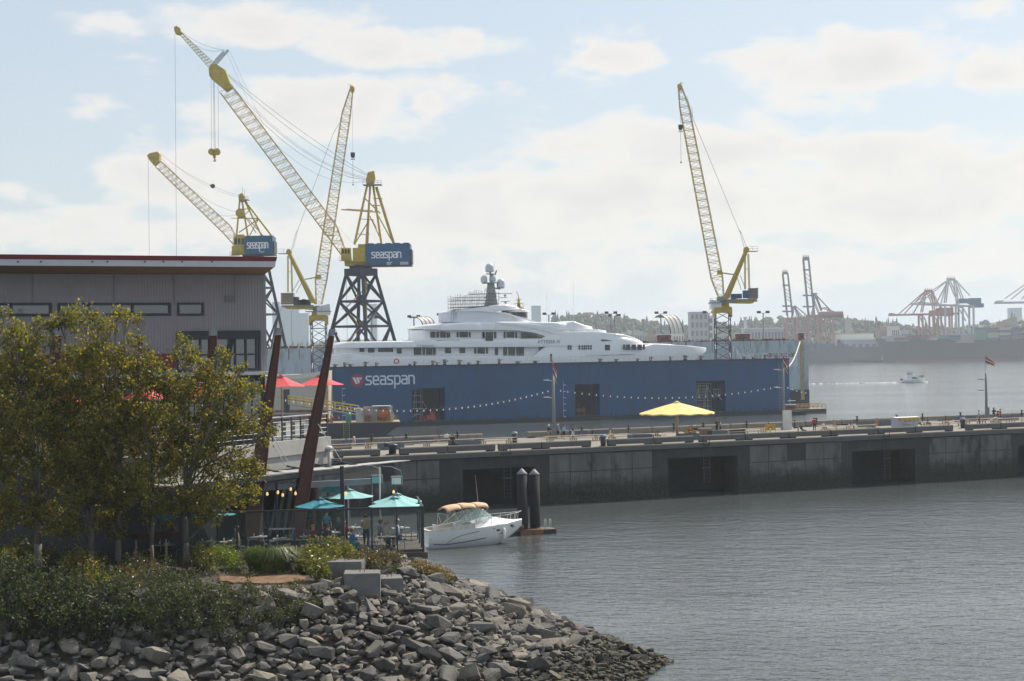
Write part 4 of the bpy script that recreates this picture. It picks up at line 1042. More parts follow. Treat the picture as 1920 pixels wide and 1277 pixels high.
# ================================================================== people
SKINS = {'light': mat('skin_light', (.52, .32, .23), .55, var=.05), 'tan': mat('skin_tan', (.34, .19, .12), .55, var=.05)}
def cloth(name, c): return mat('cloth_' + name, c, .9, var=.12, scale=6, bump=.004, bscale=40)
CL = {k: cloth(k, c) for k, c in dict(black=(.018, .018, .022), white=(.70, .70, .70), grey=(.26, .27, .29), red=(.42, .02, .04), lightblue=(.16, .42, .58), paleblue=(.36, .48, .66), navy=(.025, .035, .075),
      pink=(.55, .33, .34), cream=(.55, .49, .38), blue=(.04, .15, .42), orange=(.55, .16, .05), khaki=(.32, .26, .17), denim=(.07, .10, .18), maroon=(.16, .03, .04), olive=(.12, .12, .06), teal=(.04, .22, .26)).items()}
HAIR = {k: mat('hair_' + k, c, .6, var=.3, scale=20) for k, c in dict(dark=(.02, .015, .012), brown=(.09, .05, .03), blond=(.40, .27, .12), grey=(.35, .34, .33), white=(.7, .7, .7)).items()}
def person(label, loc, rotz, pose='stand', shirt='grey', pants='denim', skin='light', hair='dark', sleeves=False, shorts=False, shoes='black', longhair=False, hat=None, scale=1.0, arms='down', pack=None, group=None):
    """one continuous skinned body; local -Y is where the figure looks"""
    root = thing('person', label, 'person', loc, rotz, group)
    root.scale = (scale * 1.07,) * 3
    J = {}
    def j(n, x, y, z, r): J[n] = (V((x, y, z)), r)
    sit = pose == 'sit'; dz = -.46 if sit else 0.0
    lean = -.06 if pose == 'walk' else (-.10 if sit else 0)
    j('pelvis', 0, 0, .96 + dz, .14); j('waist', 0, lean * .4, 1.10 + dz, .125); j('chest', 0, lean * .8, 1.30 + dz, .155); j('neck', 0, lean, 1.47 + dz, .06); j('jaw', 0, lean - .02, 1.56 + dz, .085); j('skull', 0, lean - .01, 1.66 + dz, .098); j('top', 0, lean, 1.735 + dz, .06)
    for s, sd in ((1, 'L'), (-1, 'R')):
        st = (.17 * s) if pose == 'walk' else .0
        j('sh' + sd, .185 * s, lean * .9, 1.40 + dz, .07)
        if arms == 'hold': e, w, h = (.25 * s, -.10, 1.15 + dz), (.10 * s, -.28, 1.18 + dz), (.06 * s, -.34, 1.20 + dz)
        elif arms == 'reach' and s > 0: e, w, h = (.28, -.18, 1.32 + dz), (.30, -.42, 1.28 + dz), (.30, -.52, 1.27 + dz)
        elif sit: e, w, h = (.26 * s, -.06, 1.12 + dz), (.18 * s, -.28, 1.06 + dz), (.15 * s, -.37, 1.06 + dz)
        else: e, w, h = (.25 * s, .03 + st * .6, 1.13), (.26 * s, -.05 + st * 1.2, .90), (.26 * s, -.07 + st * 1.3, .81)
        j('el' + sd, *e, .045); j('wr' + sd, *w, .032); j('ha' + sd, *h, .038)
        j('hip' + sd, .095 * s, 0, .90 + dz, .105)
        if sit: j('kn' + sd, .12 * s, -.44, .50, .065); j('an' + sd, .12 * s, -.42, .10, .045); j('to' + sd, .13 * s, -.58, .05, .04)
        else: j('kn' + sd, .10 * s, -.03 - st * .7 - (.05 if pose == 'walk' else 0), .50, .066); j('an' + sd, .10 * s, .02 - st * 1.5, .10 + (.07 if st > 0 and pose == 'walk' and s < 0 else 0), .045); j('to' + sd, .11 * s, -.15 - st * 1.5, .05, .04)
    E = [('pelvis', 'waist', 's'), ('waist', 'chest', 's'), ('chest', 'neck', 's'), ('neck', 'jaw', 'k'), ('jaw', 'skull', 'k'), ('skull', 'top', 'k')]
    for sd in 'LR': E += [('chest', 'sh' + sd, 's'), ('sh' + sd, 'el' + sd, 's'), ('el' + sd, 'wr' + sd, 's' if sleeves else 'k'), ('wr' + sd, 'ha' + sd, 'k'), ('pelvis', 'hip' + sd, 'p'), ('hip' + sd, 'kn' + sd, 'p'), ('kn' + sd, 'an' + sd, 'k' if shorts else 'p'), ('an' + sd, 'to' + sd, 'f')]
    names = list(J); idx = {n: i for i, n in enumerate(names)}
    verts = [J[n][0] for n in names]; rad = [J[n][1] for n in names]; edges = [(idx[a], idx[b]) for a, b, _ in E]
    segs = [(J[a][0], J[b][0], c) for a, b, c in E]; roots = [idx['pelvis']]
    for s, sd in ((1, 'L'), (-1, 'R')):                       # five fingers, each a short chain rooted in the palm
        w, h = J['wr' + sd][0], J['ha' + sd][0]; d = (h - w).normalized(); side = d.cross(V((0, 0, 1)));  side = side.normalized() if side.length > .1 else V((1, 0, 0))
        for q, (o, ln) in enumerate(((-.030, .065), (-.010, .085), (.010, .09), (.028, .08), (.045, .05))):
            base = h + side * o; k0 = len(verts)
            mid = base + d * ln * .6; tip = base + d * ln + V((0, -.02, -.02)) * (.5 if q < 4 else 0) + side * (.03 if q == 4 else 0)
            verts += [base, mid, tip]; rad += [.011, .0095, .008]; edges += [(k0, k0 + 1), (k0 + 1, k0 + 2)]; roots.append(k0); segs.append((base, tip, 'k'))
    me = bpy.data.meshes.new('body'); me.from_pydata(verts, edges, [])
    tmp = bpy.data.objects.new('body_tmp', me); COL.objects.link(tmp)
    md = tmp.modifiers.new('skin', 'SKIN'); md.use_smooth_shade = True
    sv = me.skin_vertices[0].data
    for i, r in enumerate(rad): sv[i].radius = (r, r); sv[i].use_root = i in roots
    # flatten the trunk front to back
    for n, fx, fy in (('pelvis', 1.15, .85), ('waist', 1.1, .8), ('chest', 1.2, .8)): sv[idx[n]].radius = (J[n][1] * fx, J[n][1] * fy)
    tmp.modifiers.new('sub', 'SUBSURF').levels = 1
    dg = bpy.context.evaluated_depsgraph_get(); bm_ = bpy.data.meshes.new_from_object(tmp.evaluated_get(dg))
    bpy.data.objects.remove(tmp)
    sl = {'s': 0, 'p': 1, 'k': 2, 'f': 3}
    bm_.materials.clear()
    for m_ in (CL[shirt], CL[pants], SKINS[skin], CL[shoes]): bm_.materials.append(m_)
    for p in bm_.polygons:
        c = p.center; best = 9; bi = 0
        for a, b, k in segs:
            d = b - a; t = max(0, min(1, (c - a).dot(d) / max(d.dot(d), 1e-9))); ds = (c - a - d * t).length
            if k == 's' and c.z > 1.5 + dz: ds += .05
            if ds < best: best, bi = ds, sl[k]
        p.material_index = bi
    link('body', bm_, root)
    # face: nose, eyes, mouth on the head
    hc = V((0, lean - .01, 1.645 + dz))
    f = MB(); f.m(0).prism([hc + V((-.014, -.095, -.02)), hc + V((.014, -.095, -.02)), hc + V((0, -.09, .03))], (0, -.022, -.004))
    for s in (-1, 1): f.m(0).bar(hc + V((.098 * s, .0, -.02)), hc + V((.104 * s, .01, .02)), .018, 5); f.m(1).bar(hc + V((.034 * s, -.088, .018)), hc + V((.034 * s, -.1, .018)), .011, 6)
    f.m(1).box(hc + V((-.024, -.097, -.062)), hc + V((.024, -.085, -.054))); f.build('face', [SKINS[skin], HAIR['dark']], root)
    hb = MB(); rings = []
    for k in range(5):
        a = k / 4 * PI / 2; rr = .112 * math.cos(a) + .004; z = .015 + .105 * math.sin(a)
        rings.append([hc + V((rr * math.cos(t) * .98, rr * math.sin(t) * 1.08 + .016, z - (.055 if math.sin(t) > -.2 and k == 0 else 0))) for t in np.linspace(0, 2 * PI, 12, endpoint=False)])
    hb.loft(rings, smooth=True)
    if longhair: hb.loft([[hc + V((.105 * math.cos(t), .06 + .07 * math.sin(t), z)) for t in np.linspace(0, 2 * PI, 9, endpoint=False)] for z in (.05, -.1, -.24)], smooth=True)
    hb.build('hair', HAIR[hair], root)
    if hat:
        h = MB(); h.lathe(hc + V((0, .01, .045)), [(.125, 0), (.12, .05), (.085, .09), (.02, .10)], 12); h.box(hc + V((-.07, -.2, .045)), hc + V((.07, -.1, .06))) if hat[1] == 'cap' else h.lathe(hc + V((0, .01, .04)), [(.2, 0), (.2, .012)], 14)
        h.build('hat', CL[hat[0]], root)
    if pack: 
        h = MB(); h.loft([[V((x * w, .15 + y * w, z + dz)) for x, y in ((-.15, 0), (.15, 0), (.13, .15), (-.13, .15))] for z, w in ((1.0, .9), (1.1, 1), (1.35, 1), (1.44, .8))], smooth=False)
        for s in (-1, 1): h.bar(V((.12 * s, .1, 1.46 + dz)), V((.13 * s, -.13, 1.36 + dz)), .02); h.bar(V((.13 * s, -.13, 1.36 + dz)), V((.14 * s, .06, 1.08 + dz)), .02)
        h.build('backpack', CL[pack], root)
    return root

# ================================================================== the pier
ZP = 6.3
NA, NB = onz(560, 862.6, ZP), onz(2200, 790.8, ZP)
pu = (NB - NA); PLEN = pu.length; pu.normalize(); pn = V((pu.y, -pu.x, 0))
FA, FB = onz(560, 839, ZP), onz(2200, 772.5, ZP)
def pk(px, py, off=0.0):
    q = onplane(px, py, NA + pn * off, pn) - NA
    return q.dot(pu), q.z + ZP
def PPt(s, z, out=0.0): return NA + pu * s + pn * out + V((0, 0, z - ZP))
def tide(t, c, tc):
    """weed and wet stain below the tide line"""
    L = t.links.new; g = N(t, 'ShaderNodeNewGeometry'); s = N(t, 'ShaderNodeSeparateXYZ'); L(g.outputs['Position'], s.inputs[0])
    n = N(t, 'ShaderNodeTexNoise'); L(g.outputs['Position'], n.inputs['Vector']); n.inputs['Scale'].default_value, n.inputs['Detail'].default_value, n.inputs['Roughness'].default_value = .9, 8, .7
    h = mathn(t, 'ADD', s.outputs[2], mathn(t, 'MULTIPLY', mathn(t, 'SUBTRACT', n.outputs['Fac'], .5), 3.0))
    mr = N(t, 'ShaderNodeMapRange', interpolation_type='SMOOTHSTEP'); L(h, mr.inputs['Value']); mr.inputs['From Min'].default_value, mr.inputs['From Max'].default_value, mr.inputs['To Min'].default_value, mr.inputs['To Max'].default_value = 1.5, 3.3, .9, 0
    mx = N(t, 'ShaderNodeMix', data_type='RGBA'); L(mr.outputs[0], mx.inputs['Factor']); L(c, mx.inputs['A'])
    n2 = N(t, 'ShaderNodeTexNoise'); L(g.outputs['Position'], n2.inputs['Vector']); n2.inputs['Scale'].default_value, n2.inputs['Detail'].default_value = 3.5, 6
    al = N(t, 'ShaderNodeValToRGB'); L(n2.outputs['Fac'], al.inputs[0])
    al.color_ramp.elements[0].color, al.color_ramp.elements[0].position = (.010, .011, .008, 1), .42; al.color_ramp.elements[1].color, al.color_ramp.elements[1].position = (.04, .038, .03, 1), .72
    L(al.outputs[0], mx.inputs['B']); return mx.outputs['Result']
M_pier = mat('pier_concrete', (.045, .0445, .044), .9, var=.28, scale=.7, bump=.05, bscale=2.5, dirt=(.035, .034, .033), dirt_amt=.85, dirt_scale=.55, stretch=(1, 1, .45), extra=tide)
M_panel = mat('pier_panel', (.13, .126, .12), .9, var=.25, scale=.8, bump=.04, bscale=3, dirt=(.022, .021, .021), dirt_amt=.9, dirt_scale=.5, stretch=(1, 1, .3), extra=tide)  # both wall concretes lowered in tone: the face's shade is partly in the colour
M_deck = mat('deck_concrete', (.22, .195, .16), .9, var=.15, scale=.6, dirt=(.2, .17, .14), dirt_amt=.5)
M_rail = mat('bull_rail', (.11, .107, .105), .85, var=.15, scale=1.0, dirt=(.09, .085, .08), dirt_amt=.6, bump=.015, bscale=6)
pier = thing('pier', 'long dark concrete pier with a public promenade deck on top', 'pier', NA)
op2 = []
for x0, y0, x1, y1 in ((868, 878, 1003, 935), (1253, 857, 1383, 918), (1597, 844, 1716, 903), (1908, 832, 2060, 890)):
    op2.append((pk(x0, y0)[0], pk(x1, y0)[0], pk((x0 + x1) / 2, y0)[1]))
WD = 3.2
mb = MB(); s = -2.0
def pbox(s0, s1, z0, z1, o0=0.0, o1=WD): mb.obox(NA, pu, -pn, UPZ, (s0, o0, z0 - ZP), (s1, o1, z1 - ZP))
for a, b, zt in op2:
    pbox(s, min(a, PLEN), -3, ZP - .55); 
    if a < PLEN: pbox(a, min(b, PLEN), zt, ZP - .55)
    s = b
if s < PLEN: pbox(s, PLEN, -3, ZP - .55)
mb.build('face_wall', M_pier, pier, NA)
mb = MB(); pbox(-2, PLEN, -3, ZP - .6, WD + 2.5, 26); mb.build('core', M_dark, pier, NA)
mb = MB(); q = [NA + pn * .25, NB + pn * .25, FB - pn * 1, FA - pn * 1]; mb.prism([V((p.x, p.y, ZP - .55)) for p in q], (0, 0, .55)); mb.build('deck', M_deck, pier, NA)
rs = random.Random(12)
pw = 2.72; n = int(PLEN * .88 / pw); lo, hi = 3.55, ZP - .72
for k in range(n):
    s0, s1 = k * pw + .05, (k + 1) * pw - .05
    for z0, z1 in ((hi - 1.95, hi), (1.0, hi - 2.05)):
        hit = [o for o in op2 if s1 > o[0] - .2 and s0 < o[1] + .2]
        if hit and z0 < hit[0][2] + .15: 
            continue
        if rs.random() < .12 and z0 > 3: continue
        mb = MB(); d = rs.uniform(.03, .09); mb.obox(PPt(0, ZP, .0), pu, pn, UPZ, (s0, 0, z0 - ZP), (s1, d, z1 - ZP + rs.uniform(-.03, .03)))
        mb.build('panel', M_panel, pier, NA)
mb = MB(); mb.obox(PPt(0, ZP, .25), pu, pn, UPZ, (0, 0, -.5), (PLEN, .06, -.06)); mb.build('edge_beam', M_rail, pier, NA)
M_lad = mat('ladder_steel', (.045, .045, .047), .6, var=.2)
for px, y0, y1, lab in ((947, 843, 935, 'left'), (1320.5, 828, 905, 'middle'), (1658, 814, 900, 'right')):
    s0, zt = pk(px, y0); zb = pk(px, y1)[1]; w = .42
    ld = thing('ladder', {'left': 'steel ladder on the pier wall beside the two mooring piles', 'middle': 'steel ladder on the pier wall below the giant yellow parasol', 'right': 'steel ladder on the pier wall left of the grey booth'}[lab], 'ladder', PPt(s0, 0))
    for sx in (-w, w): mb = MB(); mb.bar(PPt(s0 + sx, ZP + .6, .5), PPt(s0 + sx, max(zb, .4), .5), .05); mb.build('stile', M_lad, ld, PPt(s0, 0))
    z = max(zb, .4) + .2
    while z < ZP: mb = MB(); mb.bar(PPt(s0 - w, z, .5), PPt(s0 + w, z, .5), .032); mb.build('rung', M_lad, ld, PPt(s0, 0)); z += .42
    mb = MB()
    for z in (ZP - .3, 3.2): mb.obox(PPt(s0, z, .02), pu, pn, UPZ, (-.6, .28, 0), (.6, .5, .12))
    mb.build('bracket', M_lad, ld, PPt(s0, 0))
# bull rails: concrete kerb blocks on feet
def bull_rail(s0, s1, out, label, group, h=.82, wd=.55, m=M_rail):
    b = PPt((s0 + s1) / 2, ZP, out); r = thing('bull_rail', label, 'kerb block', b, group=group)
    mb = MB(); L_ = s1 - s0 - .12
    prof = [(0, .16), (wd, .16), (wd, h - .1), (wd - .08, h), (.08, h), (0, h - .1)]
    mb.loft([[PPt(s, ZP + z, out - x) for x, z in prof] for s in (s0 + .06, s1 - .06)], smooth=False); mb.build('beam', m, r, b)
    for q in (.06, L_ - 1.0): mb = MB(); mb.obox(PPt(s0 + .06 + q, ZP, out), pu, -pn, UPZ, (0, .04, 0), (.95, wd - .04, .16)); mb.build('foot', M_black, r, b)
    return r
ivl = [(628, 716), (752, 841), (841, 932), (938, 1018), (1018, 1112), (1143, 1229), (1230, 1305), (1315, 1400), (1401, 1483), (1483, 1561), (1562, 1648), (1650, 1720), (1721, 1792), (1817, 1880), (1881, 1960)]
for i, (x0, x1) in enumerate(ivl):
    bull_rail(pk(x0, 830)[0], pk(x1, 830)[0], -.35, 'dark concrete kerb block, %s from the left along the near pier edge' % ordinal(i), 'kerb blocks along the near pier edge')
fdir = (FB - FA).normalized(); fl = (FB - FA).length
sF = [x * 6.2 for x in range(int(fl * .88 / 6.2))]
NAs, pus, pns = NA, pu, pn
NA, pu, pn = FA, fdir, V((fdir.y, -fdir.x, 0))
i = 0
for s in sF:
    x_ = FA + fdir * (s + 3)
    if 11.5 < 0: pass
    gap = any(abs((x_.x / x_.y) * FPX + CX - g) < 22 for g in (966,))
    if gap: continue
    bull_rail(s + .05, s + 6.1, 0, 'tan concrete kerb block, %s from the left along the far pier edge' % ordinal(i), 'kerb blocks along the far pier edge', m=mat('bull_rail_tan', (.24, .215, .18), .85, var=.15, dirt=(.13, .11, .09), dirt_amt=.5)); i += 1
    p = PPt(s + 1.5 + 2.4 * ((i * 7) % 3) / 3, ZP, .45); c_ = MB()
    c_.lathe(p, [(.2, 0), (.2, .06), (.10, .1), (.10, 1.1), (.2, 1.16), (.2, 1.25)], 8); c_.bar(p + V((-.25, 0, .75)), p + V((.25, 0, .75)), .06, 6)
    o = c_.build('mooring_post', M_black); retag(o, 'dark mooring post, %s from the left by the far pier edge' % ordinal(i - 1), 'bollard', 'mooring posts along the far pier edge')
NA, pu, pn = NAs, pus, pns
# ---- lamp poles with flags and the string lights between them
M_pole = mat('pole_grey', (.20, .21, .23), .5, metal=.3, var=.1)
FLAGC = [mat('flag_red', (.45, .03, .06), .8), mat('flag_white', (.62, .62, .66), .8), mat('flag_black', (.02, .02, .025), .8), mat('flag_gold', (.55, .42, .04), .8)]
poles = []
for px, yb, yt, yf, lab, fl_ in ((1039, 823, 700, 688, 'left pole, behind the walking group', 'furled'), (1470, 805, 681, 676, 'middle pole, beside the seated man in black', 'hang'), (1850, 788, 700, 678, 'right pole, near the woman holding a child', 'fly')):
    b = onz(px, yb, ZP); d = b.y; k = d / FPX; top = W(px - (yb - yt) * .0165, yt, d)
    r = thing('lamp_pole', 'grey lamp and flag pole on the pier, %s' % lab, 'lamp pole', b)
    mb = MB(); mb.bar(b, V((b.x, b.y, top.z)), .23, 10, .15, smooth=True); mb.lathe(b, [(.42, 0), (.42, .1), (.3, .5), (.24, .55)], 10)
    mb.build('shaft', M_pole, r, b)
    mb = MB(); mb.box((b.x - .3, b.y - .35, ZP), (b.x + .35, b.y - .25, ZP + 1.9) ) if fl_ != 'hang' else mb.box((b.x - .2, b.y - .6, ZP), (b.x + 1.0, b.y - .25, ZP + 2.6)); mb.build('cabinet', M_offwhite if fl_ == 'hang' else M_pole, r, b)
    for z_, sd in ((top.z - 1.0, -1), (ZP + (top.z - ZP) * .62, -1)):
        mb = MB(); mb.bar(V((b.x, b.y, z_)), V((b.x + sd * .6, b.y, z_ + .12)), .05); mb.prism([V((b.x + sd * .5, b.y - .15, z_ + .05)), V((b.x + sd * 1.25, b.y - .15, z_ + .12)), V((b.x + sd * 1.25, b.y - .15, z_ + .2)), V((b.x + sd * .5, b.y - .15, z_ + .22))], (0, .3, 0)); mb.build('lamp_head', M_offwhite if fl_ != 'fly' else M_pole, r, b)
    if fl_ == 'hang':
        mb = MB()
        for q in range(14): mb.bar(V((b.x - .55, b.y, ZP + 3 + q * .4)), V((b.x - .2, b.y, ZP + 3 + q * .4)), .03)
        mb.bar(V((b.x - .55, b.y, ZP + 2.6)), V((b.x - .55, b.y, top.z)), .035); mb.build('climbing_pegs', M_pole, r, b)
    mb = MB(); zf = W(px, yf - 10, d).z; mb.bar(V((b.x, b.y, top.z)), V((b.x, b.y, zf + .2)), .035, 6); mb.build('flag_staff', M_pole, r, b)
    mb = MB(); z0 = zf; nx_ = 7
    if fl_ == 'fly': w_, h_ = 1.3, 1.05
    elif fl_ == 'hang': w_, h_ = .62, 1.5
    else: w_, h_ = .42, 1.7
    for st in range(4):
        mb.m(st)
        for i in range(nx_):
            P_ = lambda u_, v_: V((b.x + .04 + w_ * u_, b.y + .10 * math.sin(u_ * 7 + v_ * 2), z0 - h_ * v_ * (1 - .55 * u_ if fl_ == 'fly' else 1) - (1.0 if fl_ == 'fly' else .75) * u_ * h_))
            a, c = i / nx_, (i + 1) / nx_; v0, v1 = (0, .34, .58, .8, 1)[st], (0, .34, .58, .8, 1)[st + 1]
            mb.add([P_(a, v0), P_(c, v0), P_(c, v1), P_(a, v1)], [(0, 1, 2, 3)], True)
    f = mb.build('flag', FLAGC, r, b); md = f.modifiers.new('t', 'SOLIDIFY'); md.thickness = .012
    poles.append(b)
M_bulb = emit('bulb_white', (.85, .86, .85), .1)
def string(label, p, q, sag, n):
    b = p.copy(); r = thing('string_lights', label, 'string lights', b)
    mb = MB(); mb.tube(sagging(p, q, sag, 24), .022, 4); mb.build('wire', M_cable, r, b)
    bm0 = None
    for k in range(1, n):
        t = k / n; c = p.lerp(q, t) - V((0, 0, sag * 4 * t * (1 - t) + .22))
        if bm0 is None:
            mb = MB(); mb.lathe(V((0, 0, 0)), [(.02, .14), (.04, .09), (.07, .02), (.065, -.04), (.02, -.08)], 8); o = mb.build('bulb', M_bulb, r); bm0 = o.data
        else: o = link('bulb', bm0, r)
        o.location = c - b
zs = W(1036, 728, poles[0].y).z
A_ = W(520, 745, 176); B_ = V((poles[0].x, poles[0].y, zs)); C_ = V((poles[1].x, poles[1].y, W(1470, 721, poles[1].y).z)); D_ = V((poles[2].x, poles[2].y, W(1850, 716, poles[2].y).z))
string('white string lights sagging across the dock lettering to the left pole', A_, B_, 1.9, 42)
string('white string lights sagging between the left and middle poles', B_, C_, 1.35, 34)
sl = MB(); e = C_ + V((4.2, 3, -1.2)); 
string('short run of white string lights on the right of the middle pole', C_, e, .15, 6)
# ---- giant yellow parasol
b = onz(1270, 822, ZP); d = b.y; k = d / FPX; zr = W(1270, 774, d).z; za = W(1270, 754.5, d).z; R_ = 70.5 * k
r = thing('parasol', 'giant yellow parasol standing on the pier', 'parasol', b)
M_yf = mat('parasol_yellow', (.80, .61, .22), .8, var=.05)
mb = MB(); ns = 12
for i in range(ns):
    a0, a1 = 2 * PI * i / ns, 2 * PI * (i + 1) / ns; am = (a0 + a1) / 2
    P_ = lambda a, rr, z: V((b.x + rr * math.cos(a), b.y + rr * math.sin(a), z))
    rows = []
    for t in (.08, .35, .65, 1.0):
        z = za + (zr - za) * (t ** 1.08); rows.append([P_(a0, R_ * t, z), P_(am, R_ * t * .985, z - .10 * t), P_(a1, R_ * t, z)])
    rows.append([P_(a0, R_, zr - .12), P_(am, R_ * .985, zr - .24), P_(a1, R_, zr - .12)])
    mb = MB(); mb.loft(rows, smooth=False, closed=False, caps=False); o = mb.build('canopy_panel', M_yf, r, b); o.modifiers.new('t', 'SOLIDIFY').thickness = .02
mb = MB(); mb.lathe(V((b.x, b.y, za - .12)), [(R_ * .09, 0), (R_ * .1, .1), (R_ * .02, .3)], 16); mb.build('top_cap', M_yf, r, b)
mb = MB(); mb.bar(b, V((b.x, b.y, za)), .17, 12, smooth=True); mb.build('pole', mat('pole_cream', (.62, .50, .28), .5), r, b)
mb = MB()
for i in range(ns): a = 2 * PI * i / ns; mb.bar(V((b.x, b.y, za - .5)), V((b.x + R_ * .97 * math.cos(a), b.y + R_ * .97 * math.sin(a), zr - .02)), .04); mb.bar(V((b.x, b.y, zr - .3)), V((b.x + R_ * .5 * math.cos(a), b.y + R_ * .5 * math.sin(a), (zr + za) / 2 - .15)), .035)
mb.build('rib', M_offwhite, r, b)
mb = MB(); mb.lathe(b, [(.9, 0), (.9, .2), (.4, .3)], 16); mb.build('base', M_rail, r, b)
# ---- small grey booth with yellow scallops
b = onz(1701, 803, ZP); d = b.y; k = d / FPX
r = thing('booth', 'pale grey board booth with yellow scalloped trim on the pier', 'booth', b)
w_ = 25 * k; h_ = 24.5 * k; dp = 1.1
o3, uu = b, pu
M_bw = mat('booth_grey', (.42, .45, .52), .7, var=.08)
nb_ = 11
for i in range(nb_): mb = MB(); mb.obox(b, uu, -pn, UPZ, (-w_ + 2 * w_ * i / nb_ + .015, 0, .1), (-w_ + 2 * w_ * (i + 1) / nb_ - .015, .05 + .015 * (i % 2), h_ - .3)); mb.build('board', M_bw, r, b)
mb = MB(); mb.obox(b, uu, -pn, UPZ, (-w_, .07, 0), (w_, dp, h_ - .3))
mb.prism([b - uu * w_ - pn * (.07 + dp * y) + V((0, 0, z)) for y, z in ((0, h_ - .3), (.5, h_ - .25), (1, h_ - .3))], uu * -.05); mb.build('wall', M_bw, r, b)
mb = MB(); mb.prism([b - uu * (w_ + .2) + pn * .15 + V((0, 0, h_ - .3)), b - uu * (w_ + .2) - pn * dp / 2 + V((0, 0, h_ - .22)), b - uu * (w_ + .2) - pn * (dp + .15) + V((0, 0, h_ - .3))], uu * (2 * w_ + .4)); mb.build('roof', M_white, r, b)
for i in range(4): mb = MB(); c = b + uu * (-w_ * .55 + i * w_ * .45) + pn * .18 + V((0, 0, h_ - .3)); mb.prism([c + uu * (.42 * math.cos(a)) + V((0, 0, .5 * math.sin(a))) for a in np.linspace(PI, 2 * PI, 9)], pn * .03); mb.build('scallop', M_yel2, r, b)
mb = MB(); mb.obox(b, uu, pn, UPZ, (-w_ * .4, .03, h_ * .38), (w_ * .35, .4, h_ * .42)); mb.build('counter', M_offwhite, r, b)
# ---- bins
def bin_(px, py, label, s=1.0):
    b = onz(px, py, ZP); r = thing('litter_bin', label, 'bin', b)
    mb = MB(); mb.lathe(b, [(.27 * s, 0), (.36 * s, 1.05 * s)], 12); mb.build('body', M_black, r, b)
    mb = MB(); mb.lathe(b, [(.39 * s, 1.05 * s), (.4 * s, 1.15 * s), (.30 * s, 1.32 * s), (.1 * s, 1.36 * s)], 12); mb.build('lid', M_tank, r, b)
    mb = MB(); mb.lathe(b, [(.5 * s, .0), (.5 * s, .05)], 12); mb.build('base_plate', M_rust, r, b)
bin_(965, 830, 'dark litter bin by the gap in the far pier edge'); bin_(1131, 837, 'dark litter bin in the gap of the near kerb left of the yellow parasol', 1.05); bin_(1805.5, 803, 'dark litter bin in the gap of the near kerb by the right pole', 1.05)
b = onz(736, 853, ZP); r = thing('bollard', 'squat dark iron mooring bollard at the left of the pier edge', 'bollard', b)
mb = MB(); mb.lathe(b, [(.75, 0), (.75, .1), (.5, .14)], 14); mb.build('base_plate', M_black, r, b); mb = MB(); mb.lathe(b, [(.42, .12), (.40, .75), (.62, .95), (.60, 1.15), (.2, 1.25)], 14); mb.bar(b + V((0, 0, 1.05)), b + V((-.9, 0, 1.15)), .2, 8, .26); mb.build('post', M_black, r, b)
# ---- tables, benches and planters along the deck
M_wood = mat('grey_timber', (.34, .28, .21), .85, var=.2, scale=2, stretch=(.3, 4, 4))
def long_table(px, py, L_, label):
    b = onz(px, py, ZP); r = thing('long_table', label, 'table', b, math.atan2(fdir.y, fdir.x), 'long timber tables on the pier')
    for j in range(4): mb = MB(); mb.box((-L_ / 2, -.42 + j * .215, .72), (L_ / 2, -.23 + j * .215, .77)); mb.build('plank', M_wood, r)
    for sd in (-1, 1): mb = MB(); mb.box((-L_ / 2, sd * .85 - .14, .42), (L_ / 2, sd * .85 + .14, .47)); mb.build('bench_board', M_wood, r)
    for x in (-L_ * .4, -.0, L_ * .4):
        mb = MB(); mb.box((x - .06, -.9, .36), (x + .06, .9, .42)); mb.box((x - .05, -.3, .0), (x + .05, -.2, .72)); mb.box((x - .05, .2, .0), (x + .05, .3, .72)); mb.box((x - .05, -.9, 0), (x + .05, -.8, .36)); mb.box((x - .05, .8, 0), (x + .05, .9, .36)); mb.build('trestle', M_rust if False else M_wood, r)
for i, (px, py, L_) in enumerate(((690, 843, 9), (800, 838, 9), (905, 834, 9), (1075, 828, 8), (1190, 824, 8), (1395, 815, 7), (1590, 809, 9), (1770, 800, 8), (1840, 795, 7), (1895, 794, 7))):
    long_table(px, py, L_, 'weathered long timber table with benches, %s from the left on the pier' % ordinal(i))
M_plant = mat('planter_steel', (.10, .115, .15), .6, var=.15)
for i, (px, py, w_) in enumerate(((632, 842, 3.2), (662, 836, 2.6), (733, 843, 3.0), (752, 835, 3.0), (790, 832, 2.8), (862, 836, 2.6), (880, 838, 2.6), (1085, 818, 2.2), (1125, 816, 2.6), (1200, 826, 3), (1290, 824, 2.6), (1346, 818, 2.4), (1382, 815, 2.0), (1625, 800, 2.4), (1660, 798, 2.4), (1810, 790, 3.2), (1890, 788, 3.2))):
    b = onz(px, py, ZP); r = thing('planter', 'dark steel planter box, %s from the left on the pier' % ordinal(i), 'planter', b, math.atan2(fdir.y, fdir.x), 'planter boxes on the pier')
    mb = MB(); h = .75
    for a0, a1 in (((-w_ / 2, -.5, 0), (w_ / 2, -.42, h)), ((-w_ / 2, .42, 0), (w_ / 2, .5, h)), ((-w_ / 2, -.42, 0), (-w_ / 2 + .08, .42, h)), ((w_ / 2 - .08, -.42, 0), (w_ / 2, .42, h))): mb.box(a0, a1)
    mb.build('side', M_plant, r); mb = MB(); mb.box((-w_ / 2 + .09, -.41, .1), (w_ / 2 - .09, .41, h - .08)); mb.build('soil', M_soil, r)
b = onz(1323, 818, ZP); r = thing('crate', 'pale pink crate left of the embracing couple on the pier', 'crate', b); mb = MB()
for z in range(4): mb.box((-.8, -.5, .05 + z * .26), (.8, .5, .27 + z * .26))
mb.build('slats', mat('crate_pink', (.36, .26, .25), .8), r)
